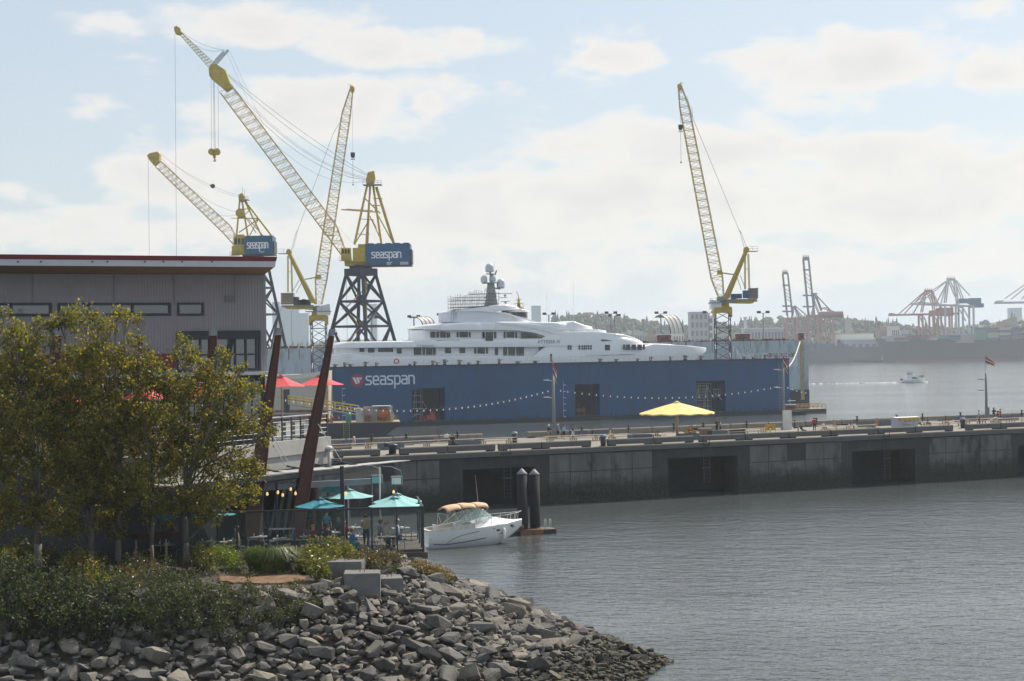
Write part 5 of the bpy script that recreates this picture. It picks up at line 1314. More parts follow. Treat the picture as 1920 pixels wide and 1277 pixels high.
# yellow reclining chairs
M_ychair = mat('chair_yellow', (.60, .40, .05), .6, var=.1)
def deck_chair(px, py, rz, label):
    r = thing('deck_chair', label, 'chair', onz(px, py, ZP), rz, 'yellow slatted deck chairs')
    for j in range(5): 
        x = -.26 + j * .13; mb = MB(); top = 1.02 + .10 * (1 - abs(j - 2) / 2) ; mb.hexa([V((x - .055, .12, .30)), V((x + .055, .12, .30)), V((x + .055, .15, .29)), V((x - .055, .15, .29)), V((x - .06, .48, top)), V((x + .06, .48, top)), V((x + .06, .51, top - .01)), V((x - .06, .51, top - .01))]); mb.build('back_slat', M_ychair, r)
    for j in range(4): mb = MB(); mb.box((-.3, -.45 + j * .145, .38 - j * .03), (.3, -.33 + j * .145, .405 - j * .03)); mb.build('seat_slat', M_ychair, r)
    for s in (-1, 1): mb = MB(); mb.box((s * .34 - .07, -.5, .55), (s * .34 + .07, .3, .58)); mb.build('armrest', M_ychair, r); mb = MB(); mb.box((s * .31 - .02, -.48, 0), (s * .31 + .02, -.36, .55)); mb.bar((s * .31, .25, .56), (s * .31, .5, 0), .05); mb.build('leg', M_ychair, r)
for px, py, rz, lab in ((1290, 823, .4, 'yellow slatted deck chair on the right of the parasol pole'), (1301, 822, -.2, 'yellow slatted deck chair between the parasol and the pink crate'), (1437, 811, PI + .2, 'left of two yellow deck chairs near the middle pole'), (1450, 811, PI - .2, 'right of two yellow deck chairs near the middle pole')): deck_chair(px, py, rz, lab)
# pushchair and pram
def pram(px, py, rz, label, m):
    r = thing('pushchair', label, 'pushchair', onz(px, py, ZP), rz)
    mb = MB()
    for x, y in ((-.25, -.35), (.25, -.35), (-.25, .35), (.25, .35)): mb.lathe(V((x - .03, y, .14)), [(.14, 0), (.14, .06)], 10, V((1, 0, 0)), smooth=False)
    mb.build('wheels', M_black, r); mb = MB()
    for s in (-.24, .24): mb.bar((s, -.35, .14), (s, .35, .75), .02); mb.bar((s, .35, .14), (s, -.1, .6), .02); mb.bar((s, .35, .75), (s, .6, 1.05), .02)
    mb.bar((-.24, .6, 1.05), (.24, .6, 1.05), .02); mb.build('frame', M_tank, r)
    mb = MB(); mb.loft([[V((-.23, y, z)), V((.23, y, z)), V((.23, y + .05, z - .12)), V((-.23, y + .05, z - .12))] for y, z in ((-.4, .55), (-.05, .5), (.25, .85), (.3, 1.0), (.05, 1.12), (-.12, 1.0))], smooth=False); mb.build('seat', m, r)
pram(1506, 814, .9, 'black pushchair beside the seated man in black on the pier', CL['black']); pram(1866, 797, -.6, 'cream pram in front of the woman holding a child', CL['cream'])
# ---- people on the pier
def at_deck(px, py): return onz(px, py, ZP)
PE = [((1028.5, 827), 1.9, dict(pose='walk', shirt='black', pants='khaki', hair='white', shorts=True, hat=('white', 'cap')), 'woman in white cap and black top walking left by the left pole'),
 ((1046.5, 826), 2.6, dict(pose='stand', shirt='grey', pants='navy', shorts=True, hat=('white', 'cap'), hair='grey'), 'man in white cap and grey shirt just right of the left pole'),
 ((1053.5, 825), -1.6, dict(pose='stand', shirt='navy', pants='black', sleeves=True, arms='reach'), 'person in navy top reaching out behind the light blue shirt'),
 ((1057.5, 828), 2.9, dict(pose='stand', shirt='lightblue', pants='black', shorts=True), 'person seen from behind in light blue shirt and dark shorts'),
 ((1075, 827), -1.9, dict(pose='walk', shirt='navy', pants='white', sleeves=True, hat=('navy', 'cap')), 'person in dark jacket and pale trousers walking right of the group'),
 ((1143, 826), 1.2, dict(pose='sit', shirt='pink', pants='cream', hair='dark'), 'person in pink top sitting on a bench left of the parasol'),
 ((1344.5, 817), -2.2, dict(pose='stand', shirt='maroon', pants='black', sleeves=True, pack='olive', arms='hold', hair='brown', scale=1.12), 'taller of the embracing couple, in maroon with olive backpack'),
 ((1351, 818), 1.2, dict(pose='stand', shirt='grey', pants='black', sleeves=True, arms='hold', hair='dark', longhair=True), 'shorter of the embracing couple, in pale grey top'),
 ((1292.5, 822), .4, dict(pose='sit', shirt='orange', pants='black', hair='dark'), 'person in orange in the yellow deck chair by the parasol'),
 ((1303.5, 821), -.2, dict(pose='sit', shirt='black', pants='denim', hair='dark', hat=('white', 'cap')), 'person in black and white cap beside the pink crate'),
 ((1489, 813), 1.3, dict(pose='sit', shirt='black', pants='black', sleeves=True, hair='dark', scale=1.15), 'man in black sitting right of the middle pole'),
 ((1527, 812.5), 2.8, dict(pose='stand', shirt='red', pants='black', sleeves=True, hair='dark'), 'person in red jacket standing on the pier'),
 ((1543, 811), .5, dict(pose='sit', shirt='white', pants='cream', hair='brown', scale=.9), 'person in white sitting right of the red jacket'),
 ((1563, 809.5), .8, dict(pose='sit', shirt='grey', pants='khaki', hair='brown'), 'person in grey sitting between the red jacket and the blue shirt'),
 ((1595, 808), 1.0, dict(pose='sit', shirt='blue', pants='black', hair='grey'), 'person in bright blue shirt sitting on the pier'),
 ((1645, 806), -1.2, dict(pose='sit', shirt='orange', pants='khaki', shorts=True, hair='brown'), 'person in orange sitting left of the grey booth'),
 ((1726, 804.5), -1.5, dict(pose='sit', shirt='cream', pants='olive', hair='grey'), 'person in cream shirt sitting right against the grey booth'),
 ((1739, 804), 1.4, dict(pose='sit', shirt='black', pants='grey', sleeves=True, hair='dark'), 'person in black sitting to the right of the grey booth'),
 ((1773, 802), 1.6, dict(pose='sit', shirt='maroon', pants='pink', sleeves=True, hair='dark', longhair=True), 'woman with long dark hair sitting right of the booth group'),
 ((1836, 799), -1.9, dict(pose='stand', shirt='grey', pants='black', hair='grey', scale=1.1), 'man in pale shirt and dark trousers left of the right pole'),
 ((1864, 794), .3, dict(pose='stand', shirt='black', pants='black', sleeves=True, hair='dark', arms='hold', longhair=True, scale=1.1), 'woman in black holding a child behind the pram'),
 ((1876, 794), .8, dict(pose='stand', shirt='red', pants='black', hair='dark', scale=1.0), 'person in red top beside the woman in black'),
 ((665.5, 844), -1.0, dict(pose='sit', shirt='pink', pants='cream', sleeves=True, hair='white', longhair=True, scale=1.05), 'person in pale pink hooded top sitting at the left pier end'),
 ((837, 834), 3.0, dict(pose='sit', shirt='white', pants='denim', hair='dark', scale=1.05), 'person in white shirt sitting with back turned on the pier'),
 ((848.5, 840), .2, dict(pose='sit', shirt='black', pants='black', sleeves=True, hair='dark', scale=1.05), 'person in black facing the camera at the near table')]
for (px, py), rz, kw, lab in PE: person(lab, at_deck(px, py - 3), rz, group=None, **kw)
c = at_deck(1861, 794) + V((-.1, -.4, .95)); person('small child in dark clothes carried by the woman in black', c, 1.0, pose='sit', shirt='navy', pants='grey', scale=.5)
b = at_deck(1778, 803); mb = MB(); mb.loft([[b + V((x * w, y * w, z)) for x, y in ((-.35, -.2), (.35, -.2), (.35, .2), (-.35, .2))] for z, w in ((0, .9), (.12, 1), (.3, .8))], smooth=False); o = mb.build('bag', CL['pink']); retag(o, 'pink bag on the deck beside the woman with long dark hair', 'bag')
b = at_deck(1634, 806); mb = MB(); mb.loft([[b + V((x * w, y * w, z)) for x, y in ((-.6, -.25), (.6, -.25), (.6, .25), (-.6, .25))] for z, w in ((0, .9), (.2, 1), (.5, .7))], smooth=False); o = mb.build('bag', CL['navy']); retag(o, 'navy bag on the deck left of the person in orange', 'bag')
# ================================================================== waterfront building, terrace, patio
M_clad = mat('cladding_grey', (.275, .26, .275), .55, metal=.0, var=.06, scale=.6, bump=.0, dirt=(.23, .215, .225), dirt_amt=.35, dirt_scale=.4)
M_frame = mat('window_frame', (.030, .033, .042), .5, var=.1)
M_pane = mat('pane_glass', (.045, .055, .06), .04, var=.2, scale=.4, spec=.8, ior=1.8)
M_fasc = mat('fascia_red', (.17, .022, .03), .5, var=.1)
M_fascw = mat('fascia_white', (.55, .56, .60), .45, var=.05)
M_soff = mat('soffit_timber', (.26, .17, .10), .7, var=.15, scale=2, stretch=(.2, 3, 3))
M_brown = mat('corten', (.068, .022, .016), .7, var=.22, scale=1.2, bump=.006, bscale=8, dirt=(.045, .016, .012), dirt_amt=.5)
M_conc = mat('light_concrete', (.40, .39, .37), .85, var=.12, scale=.8, dirt=(.26, .25, .23), dirt_amt=.5, bump=.01, bscale=6)
M_dsteel = mat('dark_steel', (.030, .036, .042), .5, var=.15)
BR, BL = W(497, 690, 110), W(0, 690, 103)
BR.z = BL.z = 0
bu = (BR - BL).normalized(); bn = V((bu.y, -bu.x, 0)); BLEN = (BR - BL).length
BL = BL - bu * 6
BLEN += 6
def bk(px, py, off=0.0):
    q = onplane(px, py, BL + bn * off, bn) - BL
    return q.dot(bu), q.z
def BP(s, z, out=0.0): return BL + bu * s + bn * out + V((0, 0, z))
bld = thing('waterfront_building', 'grey ribbed metal restaurant building with red and white roof edge', 'building', BL)
zt = bk(490, 515)[1]; zb = bk(490, 696)[1]
holes = []
for x0, y0, x1, y1 in ((-80, 568, 97, 593), (108, 568, 320.5, 592), (332, 567.5, 382.5, 592), (330, 621, 488.5, 694)):
    s0, z1 = bk(x0, y0); s1, z0 = bk(x1, y1); s0 = max(s0, .3); z0 = max(z0, zb)
    holes.append((s0, s1, z0, z1))
# corrugated sheet, cut round the openings: vertical strips of trapezoid ribs
mb = MB(); rw = .19
def strip(s0, s1, z0, z1):
    if z1 - z0 < .05: return
    n = max(1, int(round((s1 - s0) / rw))); pts = []
    for k in range(n):
        a = s0 + (s1 - s0) * k / n; w = (s1 - s0) / n
        pts += [(a, 0), (a + w * .32, 0), (a + w * .46, .024), (a + w * .86, .024)]
    pts.append((s1, 0))
    mb.loft([[BP(s, z0, o) for s, o in pts], [BP(s, z1, o) for s, o in pts]], smooth=False, closed=False, caps=False)
cuts = sorted({0.0, BLEN} | {h[0] for h in holes} | {h[1] for h in holes})
for a, b in zip(cuts, cuts[1:]):
    m = (a + b) / 2; hs = sorted([(h[2], h[3]) for h in holes if h[0] < m < h[1]]); z = zb
    for z0, z1 in hs:
        strip(a, b, z, z0); z = z1
    strip(a, b, z, zt)
mb.build('cladding', M_clad, bld, BL)
mb = MB(); mb.obox(BL, bu, -bn, UPZ, (0, .25, 0), (BLEN - .02, 14, zt)); mb.build('core', M_dark, bld, BL)
mb = MB(); mb.obox(BL, bu, -bn, UPZ, (BLEN - .02, -.03, zb), (BLEN + .12, 14, zt)); mb.build('corner_trim', M_fascw if False else M_clad, bld, BL)
# windows: frame and each pane
def bwindow(x0, y0, x1, y1, panes, fr=.11, rec=.06):
    s0, z1 = bk(x0, y0); s1, z0 = bk(x1, y1); s0 = max(s0, .3)
    mb = MB()
    mb.obox(BP(0, 0, -.1), bu, bn, UPZ, (s0, 0, z1 - fr), (s1, .17, z1)); mb.obox(BP(0, 0, -.1), bu, bn, UPZ, (s0, 0, z0), (s1, .17, z0 + fr))
    xs_ = [s0] + [bk(p, y0)[0] for p in panes] + [s1]
    for i, x in enumerate(xs_):
        w = fr / 2
        a, b = (x, x + fr) if i == 0 else ((x - fr, x) if i == len(xs_) - 1 else (x - w, x + w))
        mb.obox(BP(0, 0, -.1), bu, bn, UPZ, (a, 0, z0 + fr), (b, .165, z1 - fr))
    w = mb.build('window', M_frame, bld, BL)
    for a, b in zip(xs_, xs_[1:]):
        mb = MB(); mb.obox(BP(0, 0, -.04), bu, bn, UPZ, (a + .03, 0, z0 + fr * .6), (b - .03, .02, z1 - fr * .6)); mb.build('pane', M_pane, w, BL)
    return w, s0, s1, z0, z1
bwindow(-80, 568, 97, 593, [-35, 21], .16); bwindow(108, 568, 320.5, 592, [166, 248], .16); bwindow(332, 567.5, 382.5, 592, [], .14)
w, s0, s1, z0, z1 = bwindow(330, 621, 488.5, 694, [375, 392, 404, 429, 440, 460, 480], .13)
mb = MB(); mb.obox(BP(0, 0, -.02), bu, bn, UPZ, (s0, .02, z1 - .55), (s1, .14, z1)); mb.obox(BP(0, 0, -.02), bu, bn, UPZ, (s0 + 1.5, .02, (z0 + z1) / 2 - .3), (s1 - .3, .09, (z0 + z1) / 2 - .2)); mb.build('transom', M_frame, w, BL)
# red band and ledge under the cladding
zr0 = bk(200, 692)[1]; zr1 = bk(200, 665)[1]; sr1 = bk(329, 680)[0]
mb = MB(); mb.obox(BP(0, 0, .06), bu, bn, UPZ, (0, 0, zr0), (sr1, .06, zr1)); mb.build('red_band', M_fasc, bld, BL)
mb = MB(); mb.obox(BP(0, 0, -.2), bu, bn, UPZ, (0, 0, zb - .22), (BLEN + .25, 1.4, zb - .02)); mb.build('ledge', M_fascw, bld, BL)
# roof with overhang
OV = 2.7
f0 = onplane(518, 487, BL + bn * OV, bn); s_r = (f0 - BL).dot(bu); zf1 = bk(300, 479.5, OV)[1]; zf0 = bk(300, 499.5, OV)[1]; zfm = bk(300, 488, OV)[1]
mb = MB()
def ringroof(z_, grow): return [BP(-1, z_, OV + grow), BP(s_r + grow, z_, OV + grow), BP(s_r + grow, z_, -15), BP(-1, z_, -15)]
mb.loft([ringroof(zfm, 0), ringroof(zf1, .05)], smooth=False); mb.build('roof_edge', M_fasc, bld, BL)
mb = MB(); mb.loft([ringroof(zf0, -.06), ringroof(zfm - .004, -.03)], smooth=False); mb.build('roof_fascia', M_fascw, bld, BL)
mb = MB(); mb.loft([[BP(-1, zt, -.2), BP(BLEN + .1, zt, -.2), BP(BLEN + .1, zt, -14), BP(-1, zt, -14)], ringroof(zf0 - .004, -.1)], smooth=False); mb.build('soffit', M_soff, bld, BL)
mb = MB()
for px in (32, 75, 172, 200, 270, 305, 340, 396): s, z = bk(px, 492, OV); mb.obox(BP(s, z, OV - .05), bu, bn, UPZ, (0, 0, 0), (.1, .06, .08))
mb.build('fixings', M_frame, bld, BL)
mb = MB()
for px in (60, 214, 326, 440): s = bk(px, 540)[0]; mb.obox(BP(s, zt - 2.4, .026), bu, bn, UPZ, (-.035, 0, .45), (.035, .02, 2.38))
s, z = bk(430, 560); mb.obox(BP(s, z, .027), bu, bn, UPZ, (-.3, 0, -.2), (.3, .05, .2))
for q in range(5): mb.obox(BP(s, z - .17 + q * .08, .08), bu, bn, UPZ, (-.27, 0, 0), (.27, .03, .035))
mb.build('joint_flashing', mat('flashing', (.20, .185, .18), .5), bld, BL, kind='stuff')
# middle storey: set back glazed wall behind the terrace; ground storey behind the patio
zd = 12.35
mb = MB(); mb.obox(BL, bu, bn, UPZ, (0, -.2, 5.9), (BLEN, -.05, zb - .22)); mb.build('lower_wall', mat('lower_wall', (.06, .06, .065), .8, var=.1), bld, BL)
for z0, z1, lab in ((zd + .3, zb - .5, 'upper'), (6.4, 10.0, 'lower')):
    n = 12
    for k in range(n):
        a = BLEN * k / n + .2; b = BLEN * (k + 1) / n - .2
        mb = MB(); mb.obox(BP(0, 0, -.05), bu, bn, UPZ, (a, .0, z0), (b, .08, z1)); w = mb.build('window', M_frame, bld, BL)
        for q in range(2): aa = a + .1 + (b - a - .2) * q / 2; mb = MB(); mb.obox(BP(0, 0, .02), bu, bn, UPZ, (aa + .05, .0, z0 + .12), (aa + (b - a - .2) / 2 - .05, .08, z1 - .12)); mb.build('pane', M_pane, w, BL)
mb = MB(); a = W(477, 960, 107); 
for k in range(22):
    for q in range(3): mb.box((a.x - .45 + q * .31 + (.15 if k % 2 else 0) - .15, a.y - .25, 6 + k * .2), (a.x - .16 + q * .31 + (.15 if k % 2 else 0) - .15, a.y + .25, 6.18 + k * .2))
mb.box((a.x - .55, a.y - .22, 6), (a.x + .55, a.y + .22, 10.4)); mb.build('brick_pillar', mat('white_brick', (.52, .53, .56), .7, var=.12), bld, BL)

# ---- terrace: concrete parapet, deck, railing (its face turns towards the water on the right)
T0, T1 = W(440, 822, 105.5), W(617, 812, 116.0); T0.z = T1.z = 0
tu = (T1 - T0).normalized(); tn = V((tu.y, -tu.x, 0)); TL = (T1 - T0).length
def tk(px, py, off=0.0):
    q = onplane(px, py, T0 + tn * off, tn) - T0
    return q.dot(tu), q.z
def TP(s, z, out=0.0): return T0 + tu * s + tn * out + V((0, 0, z))
ter = thing('terrace', 'raised concrete terrace with steel railing behind the leaning brown beams', 'terrace', T0)
z1 = tk(600, 820)[1]; z0 = tk(600, 871)[1]
mb = MB(); mb.obox(T0, tu, -tn, UPZ, (-9, 0, z0), (TL, .35, z0 + (z1 - z0) * .46)); mb.obox(T0, tu, -tn, UPZ, (-9, -.12, z0 + (z1 - z0) * .47), (TL + .05, .35, z1)); mb.build('parapet', M_conc, ter, T0)
mb = MB(); mb.obox(T0, tu, -tn, UPZ, (-9, .36, z1 - .5), (TL, 12, z1 - .15)); mb.build('deck', M_conc, ter, T0)
mb = MB(); mb.obox(T0, tu, -tn, UPZ, (-9, .36, 5.9), (TL - .5, 11.5, z1 - .5)); mb.build('base_wall', M_frame, ter, T0)
zr = tk(600, 777)[1]
mb = MB(); mb.bar(TP(-9, zr, -.15), TP(TL, zr, -.15), .06, 8); mb.bar(TP(TL, zr, -.15), TP(TL, zr, -9), .06, 8); mb.build('top_rail', mat('rail_light', (.42, .44, .46), .35, metal=.6), ter, T0)
k = 0
while k * 1.15 < TL + 9:
    p = TP(TL - k * 1.15, z1, -.15); mb = MB(); mb.obox(p, tu, tn, UPZ, (-.045, -.04, -.15), (.045, .04, zr - z1)); mb.build('rail_post', M_dsteel, ter, T0); k += 1
for q in range(1, 5):
    z = z1 + (zr - z1) * q / 5; mb = MB(); mb.bar(TP(-9, z, -.15), TP(TL, z, -.15), .018, 5); mb.bar(TP(TL, z, -.15), TP(TL, z, -9), .018, 5); mb.build('rail_wire', M_offwhite, ter, T0)
for q in range(5):
    s = TL - .35 - q * 1.15; mb = MB(); mb.obox(TP(s, z1 + .12, -.6), tu, -tn, UPZ, (-.75, 0, 0), (.0, .02, 1.0)); mb.build('screen_panel', mat('screen_white', (.5, .52, .52), .5, var=.1), ter, T0)
mb = MB(); p = TP(TL + .0, z0 - 2.5, .35); mb.bar(TP(TL - .45, z0 + 1.0, .25), TP(TL - .45, z0 - .6, .25), .12, 10, smooth=True); mb.lathe(TP(TL - .45, z0 + 1.0, .25), [(.18, -.1), (.28, 0), (.28, .12), (.1, .2)], 12); mb.build('vent_pipe', M_offwhite, ter, T0)

# ---- leaning weathering-steel beams
def lean_beam(bx, by, bw, tx, ty, tw, d0, d1, label, cap):
    p, q = W(bx, by, d0), W(tx, ty, d1); r = thing('leaning_beam', label, 'beam', p, group=None)
    wb, wt = bw * d0 / FPX, tw * d1 / FPX; ax = V((.86, .5, 0)); ay = V((-.5, .86, 0))
    def ring(c, w, dep): return [c + ax * (x * w / 1.15) + ay * (y * dep) for x, y in ((-.5, -.5), (.5, -.5), (.5, .5), (-.5, .5))]
    mb = MB(); n = 8
    mb.loft([ring(p.lerp(q, t), wb + (wt - wb) * t, .55 - .25 * t) for t in [i / n for i in range(n + 1)]], smooth=False); mb.build('box_girder', M_brown, r, p)
    mb = MB(); s = p.lerp(q, .0)
    mb.loft([[c + ax * (w / 2.3 + .012) + ay * y + ax * x for x, y in ((0, -.34 + .14 * t), (.035, -.34 + .14 * t), (.035, .34 - .14 * t), (0, .34 - .14 * t))] for t, c, w in [(i / n, p.lerp(q, i / n), wb + (wt - wb) * i / n) for i in range(n + 1)]], smooth=False); mb.build('edge_flange', mat('flange_sunlit', (.26, .12, .085), .6, var=.15), r, p)  # right flange paler than the girder: its sunlit side is put into the colour
    if cap:
        mb = MB(); c0 = q; c1 = q + (q - p).normalized() * .45; mb.loft([ring(c0 + V((0, 0, .02)), wt * 1.25, .36), ring(c1, wt * 1.2, .34)], smooth=False); mb.build('end_cap', M_tank, r, p)
    return r
lean_beam(466, 1005, 36, 521, 628, 9, 102.0, 105.0, 'leaning dark brown steel beam at the corner of the grey building', True)
lean_beam(549, 1008, 34, 620.5, 630, 8, 104.0, 107.0, 'leaning dark brown steel beam crossing in front of the blue dock', True)
for bx, tx, lab in ((384, 399, 'brown beam in front of the dark doorway'), (252, 260, 'brown beam before the grey wall above the middle tree'), (101, 107, 'brown beam at the left, half hidden by leaves')):
    lean_beam(bx, 860, 30, tx, 630, 12, 100.5, 101.0, 'leaning ' + lab, True)
mb = MB()
for (x0, y0), (x1, y1) in (((492, 800), (537, 876)), ((501, 800), (546, 876)), ((596, 795), (640, 864)), ((470, 880), (500, 905))): mb.bar(W(x0, y0, 103.5), W(x1, y1, 101.5), .022, 5)
o = mb.build('stay_cable', M_tank); retag(o, 'thin steel stay cables tying the leaning beams to the canopy', 'cable')

# ---- red parasols on the terrace, teal ones on the patio
def parasol(px, pya, pyr, hw, pyb, d, label, mcol, group, sides=8, vent=True, rot=.2):
    k = d / FPX; a = W(px, pya, d); zr_ = W(px, pyr, d).z; R_ = hw * k; zb_ = W(px, pyb, d).z
    b = V((a.x, a.y, zb_)); r = thing('parasol', label, 'parasol', b, group=group)
    r.rotation_euler = (0, 0, rot)
    for i in range(sides):
        a0, a1 = 2 * PI * i / sides, 2 * PI * (i + 1) / sides; am = (a0 + a1) / 2; rows = []
        for t in (.12, .45, .8, 1.0):
            z = (a.z - b.z) + (zr_ - a.z) * t - .05 * math.sin(PI * t) * 1
            rows.append([V((R_ * t * math.cos(a0), R_ * t * math.sin(a0), z)), V((R_ * t * .94 * math.cos(am), R_ * t * .94 * math.sin(am), z - .03)), V((R_ * t * math.cos(a1), R_ * t * math.sin(a1), z))])
        mb = MB(); mb.loft(rows, smooth=False, closed=False, caps=False); o = mb.build('canopy_panel', mcol, r); o.modifiers.new('t', 'SOLIDIFY').thickness = .008
    mb = MB(); h = a.z - b.z; mb.lathe(V((0, 0, h - .10)), [(R_ * .2, .03), (R_ * .03, .12), (.02, .14)], sides); mb.build('top_vent', mcol, r)
    mb = MB(); mb.bar((0, 0, 0), (0, 0, h + .08), .025, 8); mb.build('pole', M_tank, r)
    mb = MB(); mb.lathe(V((0, 0, 0)), [(.3, 0), (.3, .07), (.06, .1), (.05, .3)], 12); mb.build('base', M_black, r)
    mb = MB(); 
    for i in range(sides): an = 2 * PI * i / sides; mb.bar((0, 0, h - .12), (R_ * .97 * math.cos(an), R_ * .97 * math.sin(an), zr_ - b.z - .02), .012, 4)
    mb.build('rib', M_tank, r)
    return r
M_pred = mat('parasol_red', (.60, .075, .085), .8, var=.06)
M_teal = mat('parasol_teal', (.015, .20, .26), .75, var=.06); M_aqua = mat('parasol_aqua', (.24, .48, .475), .75, var=.05)
gR, gT = 'red parasols on the terrace', 'teal parasols on the patio'
parasol(527, 703, 724.5, 48, 822, 112.5, 'red parasol on the terrace behind the corner beam', M_pred, gR, 4, rot=.5)
parasol(600, 703, 721.5, 49, 815, 117.5, 'red parasol on the terrace in front of the dock lettering', M_pred, gR, 4, rot=.62)
parasol(372, 716, 741, 48, 836, 102, 'red parasol seen through the leaves below the doorway', M_pred, gR, 4, rot=.4)
parasol(272, 722, 748, 48, 836, 101, 'red parasol seen through the crown of the middle tree', M_pred, gR, 4, rot=.5)
parasol(140, 726, 752, 46, 838, 100, 'red parasol seen through the leaves at the left', M_pred, gR, 4, rot=.3)

# ---- patio: slab on piles, glass screen, canopy
ZF = 6.0
F0, F1 = onz(420, 1046, ZF), onz(794, 1035.5, ZF)
fu = (F1 - F0).normalized(); fn = V((fu.y, -fu.x, 0)); F0 = F0 - fu * 14; FL = (F1 - F0).length
def FP(s, z, out=0.0): return V((F0.x, F0.y, 0)) + fu * s + fn * out + V((0, 0, z))
def fk(px, py, off=0.0):
    q = onplane(px, py, F0 + fn * off, fn) - F0
    return q.dot(fu), q.z + F0.z
pat = thing('patio', 'dark restaurant patio floor standing on piles over the water', 'patio', F0)
mb = MB(); mb.obox(V((F0.x, F0.y, 0)), fu, -fn, UPZ, (0, -.02, ZF - .38), (FL + .25, 8.5, ZF)); mb.build('slab', mat('slab_brown', (.075, .062, .052), .8, var=.2, dirt=(.04, .035, .03), dirt_amt=.5), pat, F0)
for s in np.arange(FL - 9, FL, 2.6):
    for o in (-1.0, -4.5, -8): mb = MB(); mb.bar(FP(s, -1, o), FP(s, ZF - .38, o), .22, 10, smooth=True); mb.build('pile', M_rail, pat, F0)
scr = thing('glass_screen', 'clear glass wind screen with black posts around the patio', 'fence', F0)
M_gl = glass('screen_glass', (.35, .45, .45), .05)
zt_ = fk(770, 950)[1]
fx = [fk(p, 1036)[0] for p in (340, 372, 408, 445, 461, 503, 553, 602, 651, 698, 745)] 
for i, s in enumerate(fx):
    mb = MB(); mb.obox(FP(s, ZF, -.1), fu, fn, UPZ, (-.05, -.05, .005), (.05, .05, zt_ - ZF - .13)); mb.build('post', M_dsteel, scr, F0)
ret = [FP(FL - .05, ZF, -.1), FP(FL + .0, ZF, -.1) - fn * 4.5]
for s, e in zip(fx, fx[1:]):
    mb = MB(); mb.obox(FP(0, ZF, -.1), fu, fn, UPZ, (s + .06, -.008, .1), (e - .06, .008, zt_ - ZF - .14)); mb.build('pane', M_gl, scr, F0)
mb = MB(); mb.obox(FP(0, zt_, -.1), fu, fn, UPZ, (fx[0], -.06, -.12), (FL, .06, 0)); mb.build('top_rail', M_dsteel, scr, F0)
# the end bay to the right, glass with a frame
mb = MB(); mb.obox(FP(0, ZF, -.1), fu, fn, UPZ, (fx[-1] + .06, -.008, .2), (FL - .06, .008, zt_ - ZF - .14)); mb.build('pane', M_gl, scr, F0)
mb = MB(); mb.obox(FP(0, ZF, -.1), fu, fn, UPZ, (fx[-1] + .05, -.045, .02), (FL - .05, .045, .18)); mb.build('bottom_rail', M_dsteel, scr, F0)
mb = MB(); mb.obox(FP(FL, ZF, -.1), fu, fn, UPZ, (-.06, -.06, .005), (.06, .06, zt_ - ZF - .0)); mb.build('post', M_dsteel, scr, F0)
for o in (-2.4, -4.8, -7.2):
    mb = MB(); mb.obox(FP(FL, ZF, o), fu, fn, UPZ, (-.045, -.045, .005), (.045, .045, zt_ - ZF)); mb.build('post', M_dsteel, scr, F0)
for o in (-.1, -2.45, -4.85): mb = MB(); mb.obox(FP(FL, ZF, o), fu, -fn, UPZ, (-.008, .06, .15), (.008, 2.3, zt_ - ZF - .1)); mb.build('pane', M_gl, scr, F0)
mb = MB(); mb.obox(FP(FL, zt_, -.1), fu, -fn, UPZ, (-.05, .06, -.1), (.05, 7.2, 0)); mb.build('top_rail', M_dsteel, scr, F0)
for (xa, ya), (xb, yb) in (((503, 993), (553, 990)), ((698, 987), (745, 986.5))):
    a, b = fk(xa, ya), fk(xb, yb); mb = MB(); mb.obox(FP(0, 0, -.04), fu, fn, UPZ, (a[0], -.03, a[1] - .04), (b[0], .05, a[1] + .05)); mb.build('mid_rail', M_tank, scr, F0)
# canopy: thin sloping roof whose edge runs away to the right
C0, C1 = W(455, 896, 100.5), W(770, 862.5, 114.0); cuv = (C1 - C0); back = V((-.75, .75, 0)).normalized()
can = thing('patio_canopy', 'thin sloping canopy roof on steel posts above the patio', 'canopy', C0)
mb = MB(); C0b = C0 - cuv * .45; nn = 12
for k in range(nn):
    p, q = C0b + (C1 - C0b) * (k / nn), C0b + (C1 - C0b) * ((k + 1) / nn - .002)
    w0 = 4.5 - 2.9 * (k / nn); mb = MB(); mb.loft([[p, q], [p + back * w0 - V((0, 0, .10)), q + back * w0 - V((0, 0, .10))]], smooth=False, closed=False, caps=False)
    o = mb.build('roof_panel', mat('canopy_panel', (.42, .41, .39), .5, var=.12), can, C0); o.modifiers.new('t', 'SOLIDIFY').thickness = .05
mb = MB(); mb.bar(C0b - V((0, 0, .22)), C0b.lerp(C1, .86) - V((0, 0, .22)), .17); mb.bar(C0b - V((0, 0, .55)) + back * 1.2, C0b.lerp(C1, .8) - V((0, 0, .4)) + back * 1.2, .14)
for k in range(9): p = C0b.lerp(C1, k / 10); mb.bar(p - V((0, 0, .15)), p + back * 3.2 + V((0, 0, .12)), .07)
mb.build('edge_beam', M_dsteel, can, C0)
mb = MB(); a, b = W(490, 914, 103.5), W(703, 902, 108); mb.bar(a, b, .26); mb.build('cross_beam', mat('beam_grey', (.17, .18, .20), .5), can, C0)
mb = MB(); a, b = W(640, 893, 112), W(712, 884, 113.5); mb.bar(a, b, .34); mb.build('rear_beam', M_conc, can, C0)
